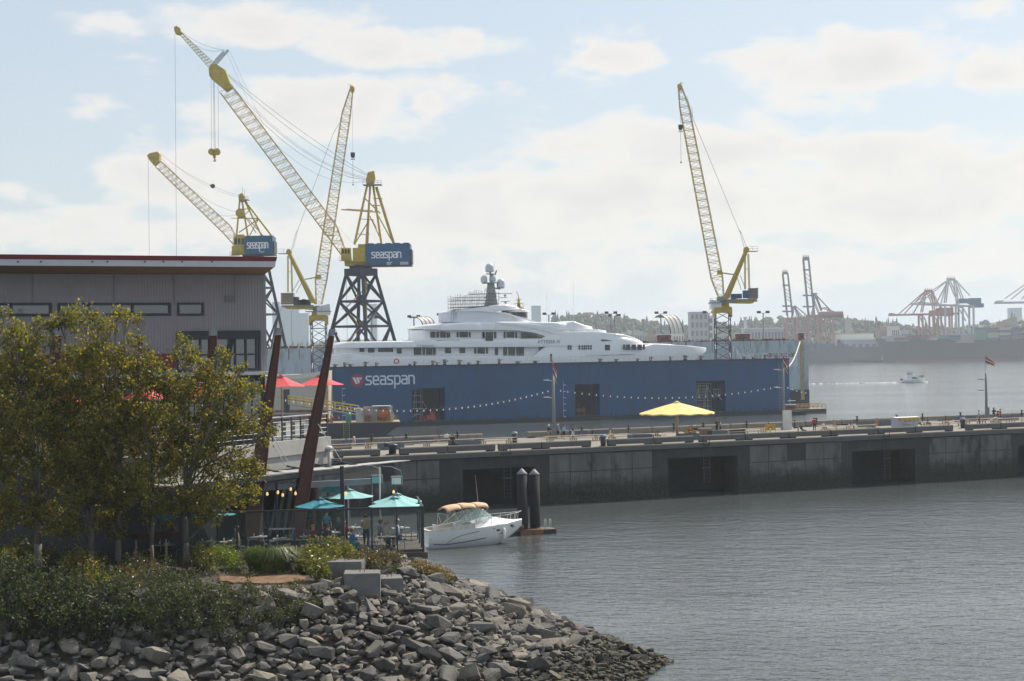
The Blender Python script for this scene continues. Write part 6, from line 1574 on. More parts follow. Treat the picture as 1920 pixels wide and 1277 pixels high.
for px, yt, yb, d, r_, m_ in ((641, 874, 1032, 101.5, .16, M_dsteel), (711.5, 876, 1000, 104.5, .05, M_offwhite), (518, 905, 1030, 103, .10, M_dsteel), (579, 908, 955, 110, .09, M_offwhite), (607, 905, 950, 110, .06, M_offwhite), (652, 900, 950, 111, .05, M_offwhite), (697, 900, 950, 111, .05, M_tank)):
    p, q = W(px, yt, d), W(px, yb, d); q.x = p.x; q.z = max(q.z, ZF) if m_ is not M_offwhite else ZF; mb = MB(); mb.bar(q, p, r_, 4 if r_ > .09 else 8); mb.build('post', m_, can, C0)
for px, y0, y1, d, lab in ((707, 890, 908, 105, 'left'), (744, 892, 910, 105.5, 'right')):
    a = W(px, (y0 + y1) / 2, d); r = thing('flood_lamp', {'left': 'grey green flood lamp under the canopy tip, pole passing in front', 'right': 'flood lamp with pale front glass hanging at the canopy tip'}[lab], 'lamp', a)
    mb = MB(); s = .36; mb.loft([[a + V((x * s * k, y * .3, z * s * .75)) for x, z in ((-1, -1), (1, -1), (1, 1), (-1, 1))] for y, k in ((-1, 1), (.2, 1), (1, .6))], smooth=False); mb.build('housing', mat('lamp_green', (.10, .15, .14), .4), r, a)
    mb = MB(); mb.box(a + V((-.28, -.33, -.2)), a + V((.28, -.301, .2))); mb.build('front_glass', M_aqua if lab == 'left' else M_offwhite, r, a)
    mb = MB(); mb.tube([a + V((.3, 0, .27)), a + V((.25, 0, .6)), a + V((-.3, 0, .85)), a + V((-.9, 0, .9))], .02, 5); mb.build('bracket', M_tank, r, a)
M_warm = emit('bulb_warm', (1.0, .62, .22), .7)
for i, (px, py, d) in enumerate(((521, 923, 99.5), (530, 928, 99.5), (545, 917, 101), (554, 925, 100), (647.5, 925, 101.3), (501, 926, 99.5), (690, 1060 - 35, 99.0), (738, 922, 102))):
    if i == 6: continue
    a = W(px, py, d); r = thing('pendant_lamp', ('warm glass pendant lamp, %s of the row hanging in front of the dark patio' % ordinal(i)) if i < 4 else ('warm pendant lamp by the dark patio post', 'warm pendant lamp beside the leaves', '', 'orange pendant lamp over the right teal parasols')[i - 4], 'lamp', a)
    mb = MB(); mb.lathe(a, [(.02, -.11), (.06, -.08), (.075, -.02), (.05, .06), (.035, .1)], 10); mb.build('bulb', M_warm, r, a)
    mb = MB(); mb.lathe(a, [(.04, .1), (.04, .19), (.015, .2)], 8); mb.bar(a + V((0, 0, .19)), a + V((0, 0, .75)), .008, 4); mb.build('socket', M_black, r, a)
parasol(599.5, 933.5, 949, 47, 1030, 101.2, 'shaded teal parasol left of the dark post', M_teal, gT, 8, rot=.1)  # darker cloth than the aqua ones: canopy shade painted into the colour
parasol(655, 917, 931.5, 46, 1015, 106.5, 'pale aqua parasol passing behind the dark post', M_aqua, gT, 8, rot=.3)
parasol(740, 931.5, 948, 50, 1032, 100.3, 'front pale aqua parasol of the right-hand pair', M_aqua, gT, 8, rot=.15)
parasol(745, 925, 941, 48, 1024, 103.4, 'back pale aqua parasol of the right-hand pair', M_aqua, gT, 8, rot=.4)
parasol(398, 951, 965, 44, 1040, 98.6, 'bright teal parasol seen under the right tree crown', M_teal, gT, 8, rot=.2)
parasol(300, 957, 971, 42, 1044, 98.2, 'teal parasol glimpsed between the tree trunks', M_teal, gT, 8, rot=.2)
# tables and chairs
M_ptab = mat('table_top', (.30, .28, .27), .4, var=.1); M_pch = mat('chair_grey', (.10, .11, .125), .5, var=.15)
def ptable(px, py, label, d=None):
    b = onz(px, py, ZF) if d is None else W(px, py, d); b.z = ZF
    r = thing('cafe_table', label, 'table', b, math.atan2(fu.y, fu.x) + .1, 'tables on the patio')
    mb = MB(); mb.box((-.55, -.4, .73), (.55, .4, .77)); mb.build('table_top', M_ptab, r); mb = MB(); mb.bar((0, 0, .05), (0, 0, .73), .04, 8); mb.build('pedestal', M_black, r); mb = MB(); mb.bar((-.35, -.25, .03), (.35, .25, .03), .03); mb.bar((-.35, .25, .031), (.35, -.25, .031), .03); mb.build('foot', M_black, r)
    for x, y, h, rr, m_ in ((-.3, .1, .18, .035, M_offwhite), (.2, -.15, .2, .03, M_aqua), (.05, .2, .04, .13, M_white)): mb = MB(); mb.lathe(V((x, y, .772)), [(rr, 0), (rr * 1.1, h)], 8); o = mb.build('tableware', m_, r)
    return b
def pchair(b, rz, label, m_=M_pch):
    r = thing('cafe_chair', label, 'chair', b, rz, 'chairs on the patio')
    mb = MB(); mb.box((-.21, -.22, .43), (.21, .21, .46)); mb.build('seat', m_, r)
    mb = MB(); mb.loft([[V((x, .20 + .08 * t, .50 + .36 * t)) for x in (-.21, .21)] + [V((x, .225 + .08 * t, .50 + .36 * t)) for x in (.21, -.21)] for t in (0, .5, 1)], smooth=False); mb.build('backrest', m_, r)
    for x, y in ((-.19, -.2), (.19, -.2), (-.19, .2), (.19, .2)): mb = MB(); mb.bar((x * 1.1, y * 1.1, 0), (x, y, .46 if y < 0 else .6), .016, 5); mb.build('leg', M_tank, r)
PT = [(486, 1030, 'at the left by the brick pillar'), (530, 1034, 'left of the middle rail of the screen'), (580, 1030, 'under the shaded teal parasol'), (622, 1022, 'by the dark post'), (668, 1030, 'in front of the waiter'), (725, 1030, 'beside the man in pale blue'), (660, 1012, 'under the aqua parasol behind the post'), (752, 1013, 'at the back by the right pane'), (390, 1040, 'under the bright teal parasol'), (430, 1040, 'behind the grass clump'), (310, 1046, 'between the tree trunks')]
ci = 0
for px, py, w_ in PT:
    b = ptable(px, py, 'patio table set for a meal, ' + w_)
    for sx, rz, wd_ in ((-1, PI / 2, 'left'), (1, -PI / 2, 'right')):
        pchair(b + fu * (.85 * sx) - fn * .05, (PI / 2 if sx < 0 else -PI / 2) + math.atan2(fu.y, fu.x), 'dark chair %s of the table %s' % (wd_, w_))
def at_pat(px, py): return onz(px, py, ZF)
PPL = [((749, 1027), -1.5, dict(pose='sit', shirt='paleblue', pants='navy', hair='grey', scale=1.25), 'man in pale blue shirt seated behind the right glass bay'),
 ((687, 1031), 2.9, dict(pose='stand', shirt='khaki', pants='black', hair='dark', scale=1.12, arms='hold'), 'waiter in khaki shirt and black apron standing with back turned'),
 ((613, 1034), 2.7, dict(pose='sit', shirt='navy', pants='black', hair='brown', sleeves=True, scale=1.15), 'person in navy seated with back turned left of the dark post'),
 ((586, 1031), .5, dict(pose='sit', shirt='maroon', pants='denim', hair='blond', scale=1.1), 'fair-haired person in maroon seated under the shaded teal parasol'),
 ((613, 1015), .4, dict(pose='stand', shirt='teal', pants='black', hair='dark', scale=1.0), 'server in teal standing behind the seated guests'),
 ((722, 1027), 1.4, dict(pose='sit', shirt='cream', pants='khaki', hair='blond', longhair=True, scale=1.15), 'blonde woman in cream seated facing the man in pale blue'),
 ((711, 1024), 2.0, dict(pose='sit', shirt='grey', pants='black', hair='brown', scale=1.15), 'person in grey seated left of the blonde woman'),
 ((659, 1036), 2.2, dict(pose='sit', shirt='blue', pants='teal', hair='brown', scale=1.0), 'person in blue seated low right of the dark post'),
 ((646, 1020), .2, dict(pose='sit', shirt='red', pants='denim', hair='dark', scale=1.0), 'person in red seated at the aqua parasol table'),
 ((448, 1041), -1.2, dict(pose='sit', shirt='khaki', pants='khaki', hair='brown', sleeves=True, scale=1.25), 'person in tan jacket seated behind the grass clump'),
 ((548, 1033), 1.2, dict(pose='sit', shirt='teal', pants='black', hair='dark', scale=1.0), 'person in dark teal seated left of the shaded teal parasol')]
for (px, py), rz, kw, lab in PPL: person(lab, at_pat(px, py), rz, **kw)
# things at the back of the patio
b = onz(608, 1003, ZF); b.z = ZF; r = thing('kayak', 'red kayak on a rack seen under the shaded teal parasol', 'kayak', b)
mb = MB(); c = W(605, 968, b.y); L_ = 38 * b.y / FPX
mb.loft([[c + V((L_ * (t * 2 - 1), y * w, z * w + .12 * abs(t * 2 - 1) ** 3)) for y, z in ((-.3, .05), (-.2, -.22), (.2, -.22), (.3, .05), (0, .16))] for t, w in ((0, .05), (.12, .6), (.3, .95), (.5, 1), (.7, .95), (.88, .6), (1, .05))]); mb.build('hull', M_red, r, b)
mb = MB()
for x in (-.8, .8): mb.bar(V((c.x + x, c.y, ZF)), V((c.x + x, c.y, c.z - .2)), .05); mb.bar(V((c.x + x, c.y - .4, c.z - .22)), V((c.x + x, c.y + .4, c.z - .22)), .05)
mb.build('rack', M_black, r, b)
b = onz(584, 1000, ZF); r = thing('marker_buoy', 'orange and red marker buoy on a stand behind the shaded teal parasol', 'buoy', b)
c = W(590, 923, b.y); mb = MB(); mb.lathe(c, [(.05, -.34), (.28, -.2), (.34, 0), (.26, .22), (.1, .32)], 14); mb.build('float', mat('buoy_orange', (.75, .28, .03), .4), r, b); mb = MB(); c2 = W(582, 918, b.y); mb.lathe(c2, [(.2, -.3), (.2, .1), (.12, .16), (.1, .34), (.22, .36), (.22, .42)], 10); mb.build('light_housing', M_red, r, b); mb = MB(); mb.box(V((c.x - .7, c.y - .3, c.z - .5)), V((c.x + .4, c.y + .3, c.z - .35))); mb.bar(V((c.x - .15, c.y, ZF)), V((c.x - .15, c.y, c.z - .5)), .09); mb.build('stand', M_black, r, b)
b = onz(262, 1040, ZF); r = thing('canoe', 'brown dugout canoe lying on trestles between the tree trunks', 'canoe', b); c = W(285, 1006, 96.2); L_ = 1.75
mb = MB(); mb.loft([[c + V((L_ * (t * 2 - 1), y * w, z * max(w, .35) + .42 * max(0, t - .55) ** 1.5 * 2 + .1 * (1 - t))) for y, z in ((-.38, .16), (-.28, -.2), (.28, -.2), (.38, .16), (.3, .16), (.2, -.08), (-.2, -.08), (-.3, .16))] for t, w in ((0, .05), (.1, .5), (.3, .95), (.55, 1), (.8, .8), (.93, .4), (1, .06))], smooth=False); mb.build('hull', mat('canoe_wood', (.06, .028, .018), .5, var=.2), r, b)
mb = MB()
for x in (-.9, .8): mb.bar(V((c.x + x, c.y - .3, ZF - .2)), V((c.x + x, c.y, c.z - .18)), .05); mb.bar(V((c.x + x, c.y + .3, ZF - .2)), V((c.x + x, c.y, c.z - .18)), .05)
mb.build('trestle', M_wood, r, b)
# inner partition of the patio: dark sloping struts and glazing behind the pendant lamps
b = onz(520, 1012, ZF); r = thing('glazed_partition', 'dark glazed partition with sloping struts behind the pendant lamps', 'partition', b)
for px0, px1 in ((506, 524), (519, 533), (532, 546), (556, 568)): mb = MB(); mb.bar(W(px0, 1005, 106), W(px1, 905, 106), .09); mb.build('strut', M_tank, r, b)
a, c = W(487, 1010, 107), W(640, 905, 107); mb = MB(); mb.box((a.x, 107, ZF), (c.x, 107.05, c.z)); mb.build('pane', M_pane, r, b)
# ================================================================== boats, barge, far port
def hull_mesh(L_, B, sheer, keel, n=18, bowp=1.6, flare=.75, stern=.85):
    """lofted hull along +x (bow), returns rings: sheer(t) and keel(t) give heights"""
    rings = []
    for i in range(n + 1):
        t = i / n; x = L_ * (t - .5)
        w = B / 2 * (stern + (1 - stern) * min(1, t * 3)) * (1 if t < .5 else max(.02, 1 - ((t - .5) / .5) ** bowp))
        zs_, zk = sheer(t), keel(t)
        rings.append([V((x + (.0), -w, zs_)), V((x, -w * (.9 + .06 * (1 - t)), zs_ - (zs_ - zk) * .42)), V((x - .0, -w * flare * (1 - .35 * t), zk + .12)), V((x, 0, zk - .12)), V((x, w * flare * (1 - .35 * t), zk + .12)), V((x, w * (.9 + .06 * (1 - t)), zs_ - (zs_ - zk) * .42)), V((x, w, zs_))])
    return rings
# ---- white cruiser by the patio
b = onz(888, 1022, 0); d = b.y
crz = thing('motor_cruiser', 'white motor cruiser with tan folding awning moored beside the patio', 'boat', (b.x, b.y + .4, 0), .42); crz.scale = (1.0, 1.0, 1.25)
M_gel = mat('gelcoat', (.78, .79, .80), .18, var=.03, coat=.5)
Lb, Bb = 9.7, 3.0
sheer = lambda t: 1.18 + .42 * t ** 2.0 + .05 * math.sin(PI * t)
keel = lambda t: -.25 if t < .55 else -.25 + 1.55 * ((t - .55) / .45) ** 2.0
R_ = hull_mesh(Lb, Bb, sheer, keel, 22, 2.0)
mb = MB(); mb.loft(R_, smooth=True, closed=False, caps=False); mb.add(R_[0], [tuple(range(7))]); mb.build('hull', M_gel, crz)
# deck with raised foredeck, cockpit well, coaming
def ring_d(t, z, w_, inset): x = Lb * (t - .5); return x, w_
mb = MB(); rings = []
for i in range(23):
    t = i / 22; w = -R_[i][0].y; zs_ = sheer(t); x = R_[i][0].x
    cam_ = .55 * math.exp(-((t - .62) / .22) ** 2) + .05
    rings.append([V((x, -w, zs_)), V((x, -w * .86, zs_ + .09)), V((x, -w * .6, zs_ + cam_ * .75)), V((x, 0, zs_ + cam_)), V((x, w * .6, zs_ + cam_ * .75)), V((x, w * .86, zs_ + .09)), V((x, w, zs_))])
mb.loft(rings[10:], smooth=True, closed=False, caps=False); mb.build('foredeck', M_gel, crz)
mb = MB()
for sgn in (-1, 1):
    mb.loft([[V((R_[i][0].x, sgn * (-R_[i][0].y) * k, sheer(i / 22) + z)) for k, z in ((1, 0), (.97, .12 + .25 * (i / 10)), (.84, .12 + .25 * (i / 10)), (.80, -.35))] for i in range(0, 11)], smooth=False, closed=False, caps=False)
mb.box((-Lb / 2 + .25, -1.1, .55), (.2, 1.1, .62)); mb.box((-Lb / 2 + .02, -1.25, .6), (-Lb / 2 + .5, 1.25, 1.3)); mb.box((-.2, -1.15, .62), (.3, 1.15, 1.35)); mb.build('cockpit', mat('cockpit_cream', (.60, .56, .48), .5), crz)
mb = MB()
for x, y in ((-3.2, .7), (-1.2, -.6), (-1.2, .6)): mb.box((x - .35, y - .4, .62), (x + .35, y + .4, 1.0)); mb.box((x - .4, y - .4, 1.0), (x - .25, y + .4, 1.55))
mb.build('seats', M_white, crz)
mb = MB(); mb.box((-Lb / 2 - .55, -1.15, .12), (-Lb / 2 - .005, 1.15, .2)); mb.build('swim_platform', M_gel, crz)
mb = MB()
for sgn in (-1, 1):
    pts = [(-4.4, .28), (-3.2, .20), (-1.5, .30), (0.5, .5), (2.4, .78), (3.9, 1.18)]
    def hy(x, z):
        t = x / Lb + .5; i = min(21, max(0, int(t * 22))); f = t * 22 - i
        A, Bq = R_[i], R_[i + 1]; zs_, zm = A[0].z, A[1].z; w0 = -(A[0].y + (Bq[0].y - A[0].y) * f); w1 = -(A[1].y + (Bq[1].y - A[1].y) * f); w2 = -(A[2].y + (Bq[2].y - A[2].y) * f); z2 = A[2].z
        return w1 + (w0 - w1) * (z - zm) / (zs_ - zm) if z > zm else w1 + (w2 - w1) * (zm - z) / max(zm - z2, .05)
    for off, wd in ((0, .07), ):
        for (x0, z0), (x1, z1) in zip(pts, pts[1:]): mb.hexa([V((x, sgn * (hy(x, z + dz) + o), z + dz)) for o in (.004, .022) for x, z, dz in ((x0, z0, 0), (x1, z1, 0), (x1, z1, wd), (x0, z0, wd))])
    pts = [(-3.1, .25), (-2.7, .55), (-1.8, .82), (-.3, 1.02), (1.6, 1.18)]
    for (x0, z0), (x1, z1) in zip(pts, pts[1:]): mb.hexa([V((x, sgn * (hy(x, z + dz) + o), z + dz)) for o in (.004, .022) for x, z, dz in ((x0, z0, 0), (x1, z1, 0), (x1, z1, .045), (x0, z0, .045))])
mb.build('stripe', mat('stripe_blue', (.10, .13, .19), .4), crz)
for sgn in (-1, 1):
    for x, z in ((1.9, 1.05), (3.45, 1.28)): mb = MB(); c = V((x, sgn * (hy(x, z) + .005), z)); mb.prism([c + V((.24 * math.cos(a), 0, .075 * math.sin(a))) for a in np.linspace(0, 2 * PI, 12, endpoint=False)], (0, sgn * .03, 0)); mb.build('porthole', M_win, crz)
M_wsh = glass('windshield', (.45, .6, .57), .22)
mb = MB(); P0 = [V((1.9, 0, 1.95)), V((1.5, -.75, 1.85)), V((.4, -1.2, 1.62)), V((-1.2, -1.36, 1.45)), V((-2.8, -1.42, 1.35))]; P1 = [V((1.0, 0, 2.55)), V((.75, -.6, 2.55)), V((-.1, -1.0, 2.52)), V((-1.3, -1.18, 2.25)), V((-2.7, -1.38, 1.42))]
for sgn in (1, -1):
    m_ = lambda p: V((p.x, p.y * sgn, p.z))
    for i in range(4): mb.add([m_(P0[i]), m_(P0[i + 1]), m_(P1[i + 1]), m_(P1[i])], [(0, 1, 2, 3)])
o = mb.build('windshield', M_wsh, crz); o.modifiers.new('t', 'SOLIDIFY').thickness = .012
mb = MB()
for sgn in (1, -1):
    m_ = lambda p: V((p.x, p.y * sgn, p.z))
    mb.tube([m_(p) for p in P1], .025, 6); mb.tube([m_(p) for p in P0], .02, 6)
    for i in range(1, 4): mb.bar(m_(P0[i]), m_(P1[i]), .018, 6)
mb.build('windshield_frame', M_offwhite, crz)
# awning: two tan cloths over hoops
M_tan = mat('awning_tan', (.62, .43, .26), .85, var=.06)
for x0, x1, z, cam_ in ((-.17, 1.05, 2.95, .05), (-1.58, -.19, 2.95, .05), (-3.0, -1.62, 2.72, .06)):
    mb = MB(); rows = []
    for k in range(7):
        q = k / 6; x = x0 + (x1 - x0) * q; zz = z + cam_ * math.sin(PI * q) + (.0 if x0 > -1.6 else .22 * q)
        rows.append([V((x, y * 1.18, zz - .26 * abs(y) ** 4 + .04)) for y in np.linspace(-1, 1, 11)])
    mb.loft(rows, closed=False, caps=False); o = mb.build('awning', M_tan, crz); o.modifiers.new('t', 'SOLIDIFY').thickness = .02
mb = MB()
for sgn in (-1, 1):
    for (xa, za), (xb, zb) in (((1.0, 2.7), (-.2, 1.6)), ((-.15, 2.7), (-.2, 1.6)), ((-1.55, 2.7), (-.9, 1.5)), ((-1.6, 2.5), (-2.6, 1.4)), ((-3.0, 2.35), (-2.6, 1.4)), ((-3.0, 2.35), (-3.1, 1.1))): mb.bar((xa, sgn * 1.17, za), (xb, sgn * 1.25, zb), .018, 6)
for x, z in ((1.05, 2.68), (-.18, 2.68), (-1.58, 2.62), (-3.0, 2.35)): mb.bar((x, -1.17, z), (x, 1.17, z), .016, 6)
mb.build('awning_frame', M_offwhite, crz)
mb = MB()
for sgn in (-1, 1):
    pts = [V((R_[i][0].x, sgn * -R_[i][0].y * .9, sheer(i / 22) + .62)) for i in (13, 16, 19, 21)] + [V((Lb / 2 - .05, 0, sheer(1) + .66))]
    mb.tube(pts, .02, 6)
    for i in (14, 16, 18, 20, 21): mb.bar(V((R_[i][0].x - .1, sgn * -R_[i][0].y * .9, sheer(i / 22))), V((R_[i][0].x, sgn * -R_[i][0].y * .9, sheer(i / 22) + .62)), .016, 6)
mb.build('bow_rail', M_offwhite, crz)
mb = MB(); c = V((2.55, -(hy(2.55, .9) + .14), .75)); mb.lathe(c, [(.04, -.42), (.13, -.36), (.13, .36), (.04, .42)], 10); mb.bar(c + V((0, 0, .42)), c + V((0, .1, .75)), .012, 4); mb.build('fender', M_white, crz)
mb = MB(); mb.bar((.9, .8, 2.5), (.6, .8, 5.0), .018, 5, .008); mb.build('aerial', M_offwhite, crz)
# ---- float with two piles
b = onz(1000, 1000, 0)
fl = thing('floating_jetty', 'dark timber floating jetty behind the white cruiser', 'jetty', b, .30)
mb = MB(); mb.box((-13, -.9, -.3), (2.05, .9, .38)); mb.build('float', M_black, fl)
M_jt = mat('jetty_timber', (.15, .12, .095), .85, var=.2, scale=2)
for k in range(50): mb = MB(); mb.box((-12.98 + k * .3, -.98, .38), (-12.98 + k * .3 + .28, .98, .44)); mb.build('plank', M_jt, fl)
mb = MB(); mb.tube([V((1.7, -.3, .44)), V((1.7, -.3, 1.3)), V((1.7, .2, 1.3)), V((1.7, .2, .44))], .03, 6); mb.tube([V((1.2, -.3, .44)), V((1.2, -.3, 1.3)), V((1.2, .2, 1.3)), V((1.2, .2, .44))], .03, 6); mb.build('ladder_rail', M_offwhite, fl)
mb = MB(); mb.box((-1.6, -1.4, -.2), (.6, -.92, .5)); mb.lathe(V((-1.5, -1.1, .5)), [(.1, 0), (.2, .2), (.2, .45), (.1, .55)], 10); mb.build('bow_fender', M_rust, fl)
M_pile = mat('pile_steel', (.020, .020, .023), .8, spec=.2, var=.2, scale=.8, stretch=(1, 1, .2), dirt=(.04, .035, .03), dirt_amt=.4)
for px, yt, yb, lab in ((980.5, 878, 990, 'left of the two steel piles with cone tops by the jetty'), (1003.5, 879, 988, 'right of the two steel piles with cone tops by the jetty')):
    p = onz(px, yb + 12, 0); k = p.y / FPX; zt = W(px, yt, p.y).z; r_ = 9.7 * k; pl = thing('mooring_pile', lab, 'pile', p)
    mb = MB(); mb.bar(p - V((0, 0, 2)), V((p.x, p.y, zt - .55)), r_, 24, smooth=True); mb.build('shaft', M_pile, pl, p)
    mb = MB(); mb.lathe(V((p.x, p.y, zt - .55)), [(r_ * 1.05, 0), (r_ * 1.05, .05), (.03, .55)], 24); mb.build('cone_cap', mat('cap_grey', (.20, .20, .21), .6), pl, p)
    mb = MB(); mb.lathe(V((p.x, p.y, .3)), [(r_ * 1.25, 0), (r_ * 1.25, .25), (r_ * 1.01, .26)], 16); mb.build('pile_guide', M_black, pl, p)
# ---- motor yacht under way
b = onz(1713, 717, 0); my = thing('cabin_cruiser', 'white cabin cruiser with flybridge under way on the open water', 'boat', b, .06)
L2 = 11.8; R2 = hull_mesh(L2, 3.8, lambda t: 1.25 + .9 * t ** 2, lambda t: -.3 if t < .6 else -.3 + 1.6 * ((t - .6) / .4) ** 2, 16, 2.2)
mb = MB(); mb.loft(R2, closed=False, caps=False); mb.add(R2[0], [tuple(range(7))]); mb.add([p for r in R2 for p in (r[0], r[6])], [(2 * i, 2 * i + 1, 2 * i + 3, 2 * i + 2) for i in range(16)]); mb.build('hull', M_gel, my)
mb = MB(); mb.loft([[V((x, -w, z)), V((x, w, z)), V((x, w * .85, z2)), V((x, -w * .85, z2))] for x, w, z, z2 in ((-3.6, 1.6, 1.2, 2.9), (1.0, 1.6, 1.3, 3.0), (3.0, 1.2, 1.6, 1.9))], smooth=False); mb.build('cabin', M_gel, my)
mb = MB()
for s in (-1, 1): mb.prism([V((x, s * 1.56, z)) for x, z in ((-1.2, 1.75), (1.2, 1.8), (1.9, 2.05), (.6, 2.5), (-1.2, 2.45))], (0, s * .06, 0))
mb.build('cabin_window', M_win, my)
mb = MB(); mb.loft([[V((x, -w, z)), V((x, w, z)), V((x, w, z + h)), V((x, -w, z + h))] for x, w, z, h in ((-3.4, 1.4, 2.95, .8), (-.2, 1.4, 2.95, .8), (.3, 1.0, 2.95, .6))], smooth=False); mb.build('flybridge', M_gel, my)
mb = MB(); mb.box((-3.2, -1.3, 5.05), (.0, 1.3, 5.18)); mb.build('hard_top', M_navy, my); mb = MB()
for x in (-3.0, -.3): [mb.bar((x, s * 1.25, 3.7), (x, s * 1.25, 5.05), .04) for s in (-1, 1)]
mb.box((-2.6, -.8, 3.7), (-2.0, .8, 4.6)); mb.box((-1.2, -.3, 3.7), (-.9, .3, 4.7)); mb.build('flybridge_fittings', M_navy, my)
mb = MB()
for s in (-1, 1):
    mb.tube([V((x, s * w, z)) for x, w, z in ((2.2, 1.75, 2.6), (4.2, 1.1, 2.9), (5.6, .1, 3.2))], .05, 5)
    for x, w, z in ((2.2, 1.75, 2.6), (3.2, 1.45, 2.75), (4.2, 1.1, 2.9), (5.0, .55, 3.05)): mb.bar((x, s * w, z - 1.1), (x, s * w, z), .04)
mb.build('bow_rail', M_navy, my)
mb = MB(); mb.box((-6.2, -1.2, 1.1), (-5.4, 1.2, 1.9)); mb.build('tender', M_black, my)
for i, (x, w) in enumerate(((3.6, .6), (4.3, .3), (2.7, .8))): person(('person at the bow rail of the cabin cruiser', 'dark figure at the very bow of the cabin cruiser', 'person on the side deck of the cabin cruiser')[i], b + V((x, -w, 1.75)), .5 * i, pose='stand', shirt=('black', 'navy', 'maroon')[i], pants='black')
# foam: bow wave and wake
fm = MB(); rs = random.Random(2)
for k in range(2600):
    t = rs.random() ** 1.3; x = b.x + 6 - t * 95; y = b.y + rs.gauss(0, .8 + 3.2 * t); s_ = rs.uniform(.1, .42) * (1.3 - t)
    a = rs.random() * 3; fm.add([(x + s_ * 2.2 * math.cos(a + q) * .9, y + s_ * .8 * math.sin(a + q), .02 + (.3 if rs.random() < .1 * (1 - t) else .03)) for q in (0, 2.1, 4.2)], [(0, 1, 2)])
for k in range(160):
    s = rs.choice((-1, 1)); u_ = rs.random(); x = b.x + 5.6 - u_ * 7; fm.add([(x + rs.uniform(-.5, .5), b.y + s * (.6 + u_ * 1.7 + rs.uniform(0, .7)), rs.uniform(0, .5)) for q in range(3)], [(0, 1, 2)])
fm.build('wake_foam', mat('foam', (.85, .86, .87), .6, var=.02), kind='stuff')
# ---- work barge with hose reel
b = onz(700, 820, 0); bg = thing('work_barge', 'black work barge moored beside the blue dock', 'barge', b, .10)
k = b.y / FPX; bl = 105 * k; hd = 3.1
mb = MB(); prof = [(-16, hd), (bl - 6.1, hd + .1), (bl - 6.0, hd - .5), (bl - 9.5, .2), (bl - 10.5, -.6), (-16, -.6)]
mb.prism([V((x, -.0, z)) for x, z in prof], (0, 9, 0)); mb.build('hull', M_black, bg)
mb = MB(); mb.box((-16, -.04, hd - .02), (bl - 6.1, 9.04, hd + .14)); mb.build('deck_edge', mat('deck_tan', (.40, .30, .18), .8, var=.2), bg)
mb = MB()
for y in (.2, 8.8):
    for x in np.arange(bl - 10.5, bl - 6.2, .9): mb.bar((x, y, hd + .1), (x, y, hd + 1.1), .04)
    for z in (.6, 1.1): mb.bar((bl - 10.5, y, hd + z), (bl - 6.4, y, hd + z), .035)
mb.build('rail', M_yel2, bg)
mb = MB()
for x in (-6.2, -5.0): mb.bar((x, -.15, -.3), (x, -.15, hd + .4), .06)
for z in np.arange(0, hd, .4): mb.bar((-6.2, -.15, z), (-5.0, -.15, z), .04)
mb.build('ladder', mat('weathered_yellow', (.38, .33, .16)), bg)
c0 = V((b.x, b.y, hd + .14))
co = thing('site_container', 'rust-streaked white container open at the side on the barge', 'container', c0, .10)
mb = MB(); M_crst = mat('container_white', (.50, .47, .44), .7, var=.1, scale=1, dirt=(.33, .17, .10), dirt_amt=.8, dirt_scale=.8, stretch=(1, 1, .3))
for x0, x1 in ((-3.6, -1.9),): 
    for q in range(6): mb.box((x0 + q * .28, 1.0 - (.05 if q % 2 else 0), 0), (x0 + q * .28 + .28, 3.2, 2.9))
mb.box((-1.9, 3.0, 0), (4.2, 3.2, 3.2)); mb.build('wall', M_crst, co)
mb = MB(); mb.hexa([V(p) for p in ((-.2, .9, 3.2), (3.7, .9, 3.2), (3.9, 3.4, 3.2), (-.2, 3.4, 3.2), (-.0, .9, 3.34), (3.7, .9, 3.34), (3.9, 3.4, 3.34), (-.0, 3.4, 3.34))]); mb.build('roof', M_offwhite, co)
mb = MB(); mb.prism([V((x, 1.1, z)) for x, z in ((3.4, 0), (4.3, 0), (4.6, 1.2), (3.9, 3.1), (3.5, 3.1), (4.1, 1.2))], (0, .25, 0)); mb.build('end_frame', M_crst, co)
hr = thing('hose_reel', 'large reel wound with orange hose on the barge', 'reel', c0 + V((.9, .4, 0)), .10)
mb = MB()
for x in (-.05, 2.55): mb.lathe(V((x, 1.2, 1.45)), [(1.3, 0), (1.3, .1)], 24, V((1, 0, 0)), smooth=False)
mb.build('flange', M_tank, hr)
mb = MB(); prof = []
for q in range(34): prof += [(1.02 + (.09 if q % 2 else 0) + (.05 if 8 < q < 16 or q > 26 else 0), .06 + q * .073)]
mb.lathe(V((0, 1.2, 1.45)), prof, 20, V((1, 0, 0))); mb.build('hose', mat('hose_orange', (.55, .13, .06), .6, var=.2, scale=3), hr)
mb = MB()
for x in (-.2, 2.75): mb.bar((x, .5, 0), (x, 1.2, 1.45), .08); mb.bar((x, 1.9, 0), (x, 1.2, 1.45), .08)
mb.box((-.4, .2, 0), (3.0, 2.2, .12)); mb.build('stand', M_yel2, hr)
pu_ = thing('pump_unit', 'dark hydraulic pump with pipes left of the hose reel', 'machinery', c0 + V((-.9, .2, 0)), .10); mb = MB(); rs = random.Random(6)
mb.box((-.7, .8, .0), (.5, 1.6, .5))
for q in range(9): mb.tube([V((rs.uniform(-.8, .6), 1, rs.uniform(.4, 1.5))) for _ in range(4)], .07, 6)
mb.lathe(V((.2, .9, 1.1)), [(.4, 0), (.4, .3)], 12, V((0, 1, 0))); mb.build('pump', M_rust, pu_)
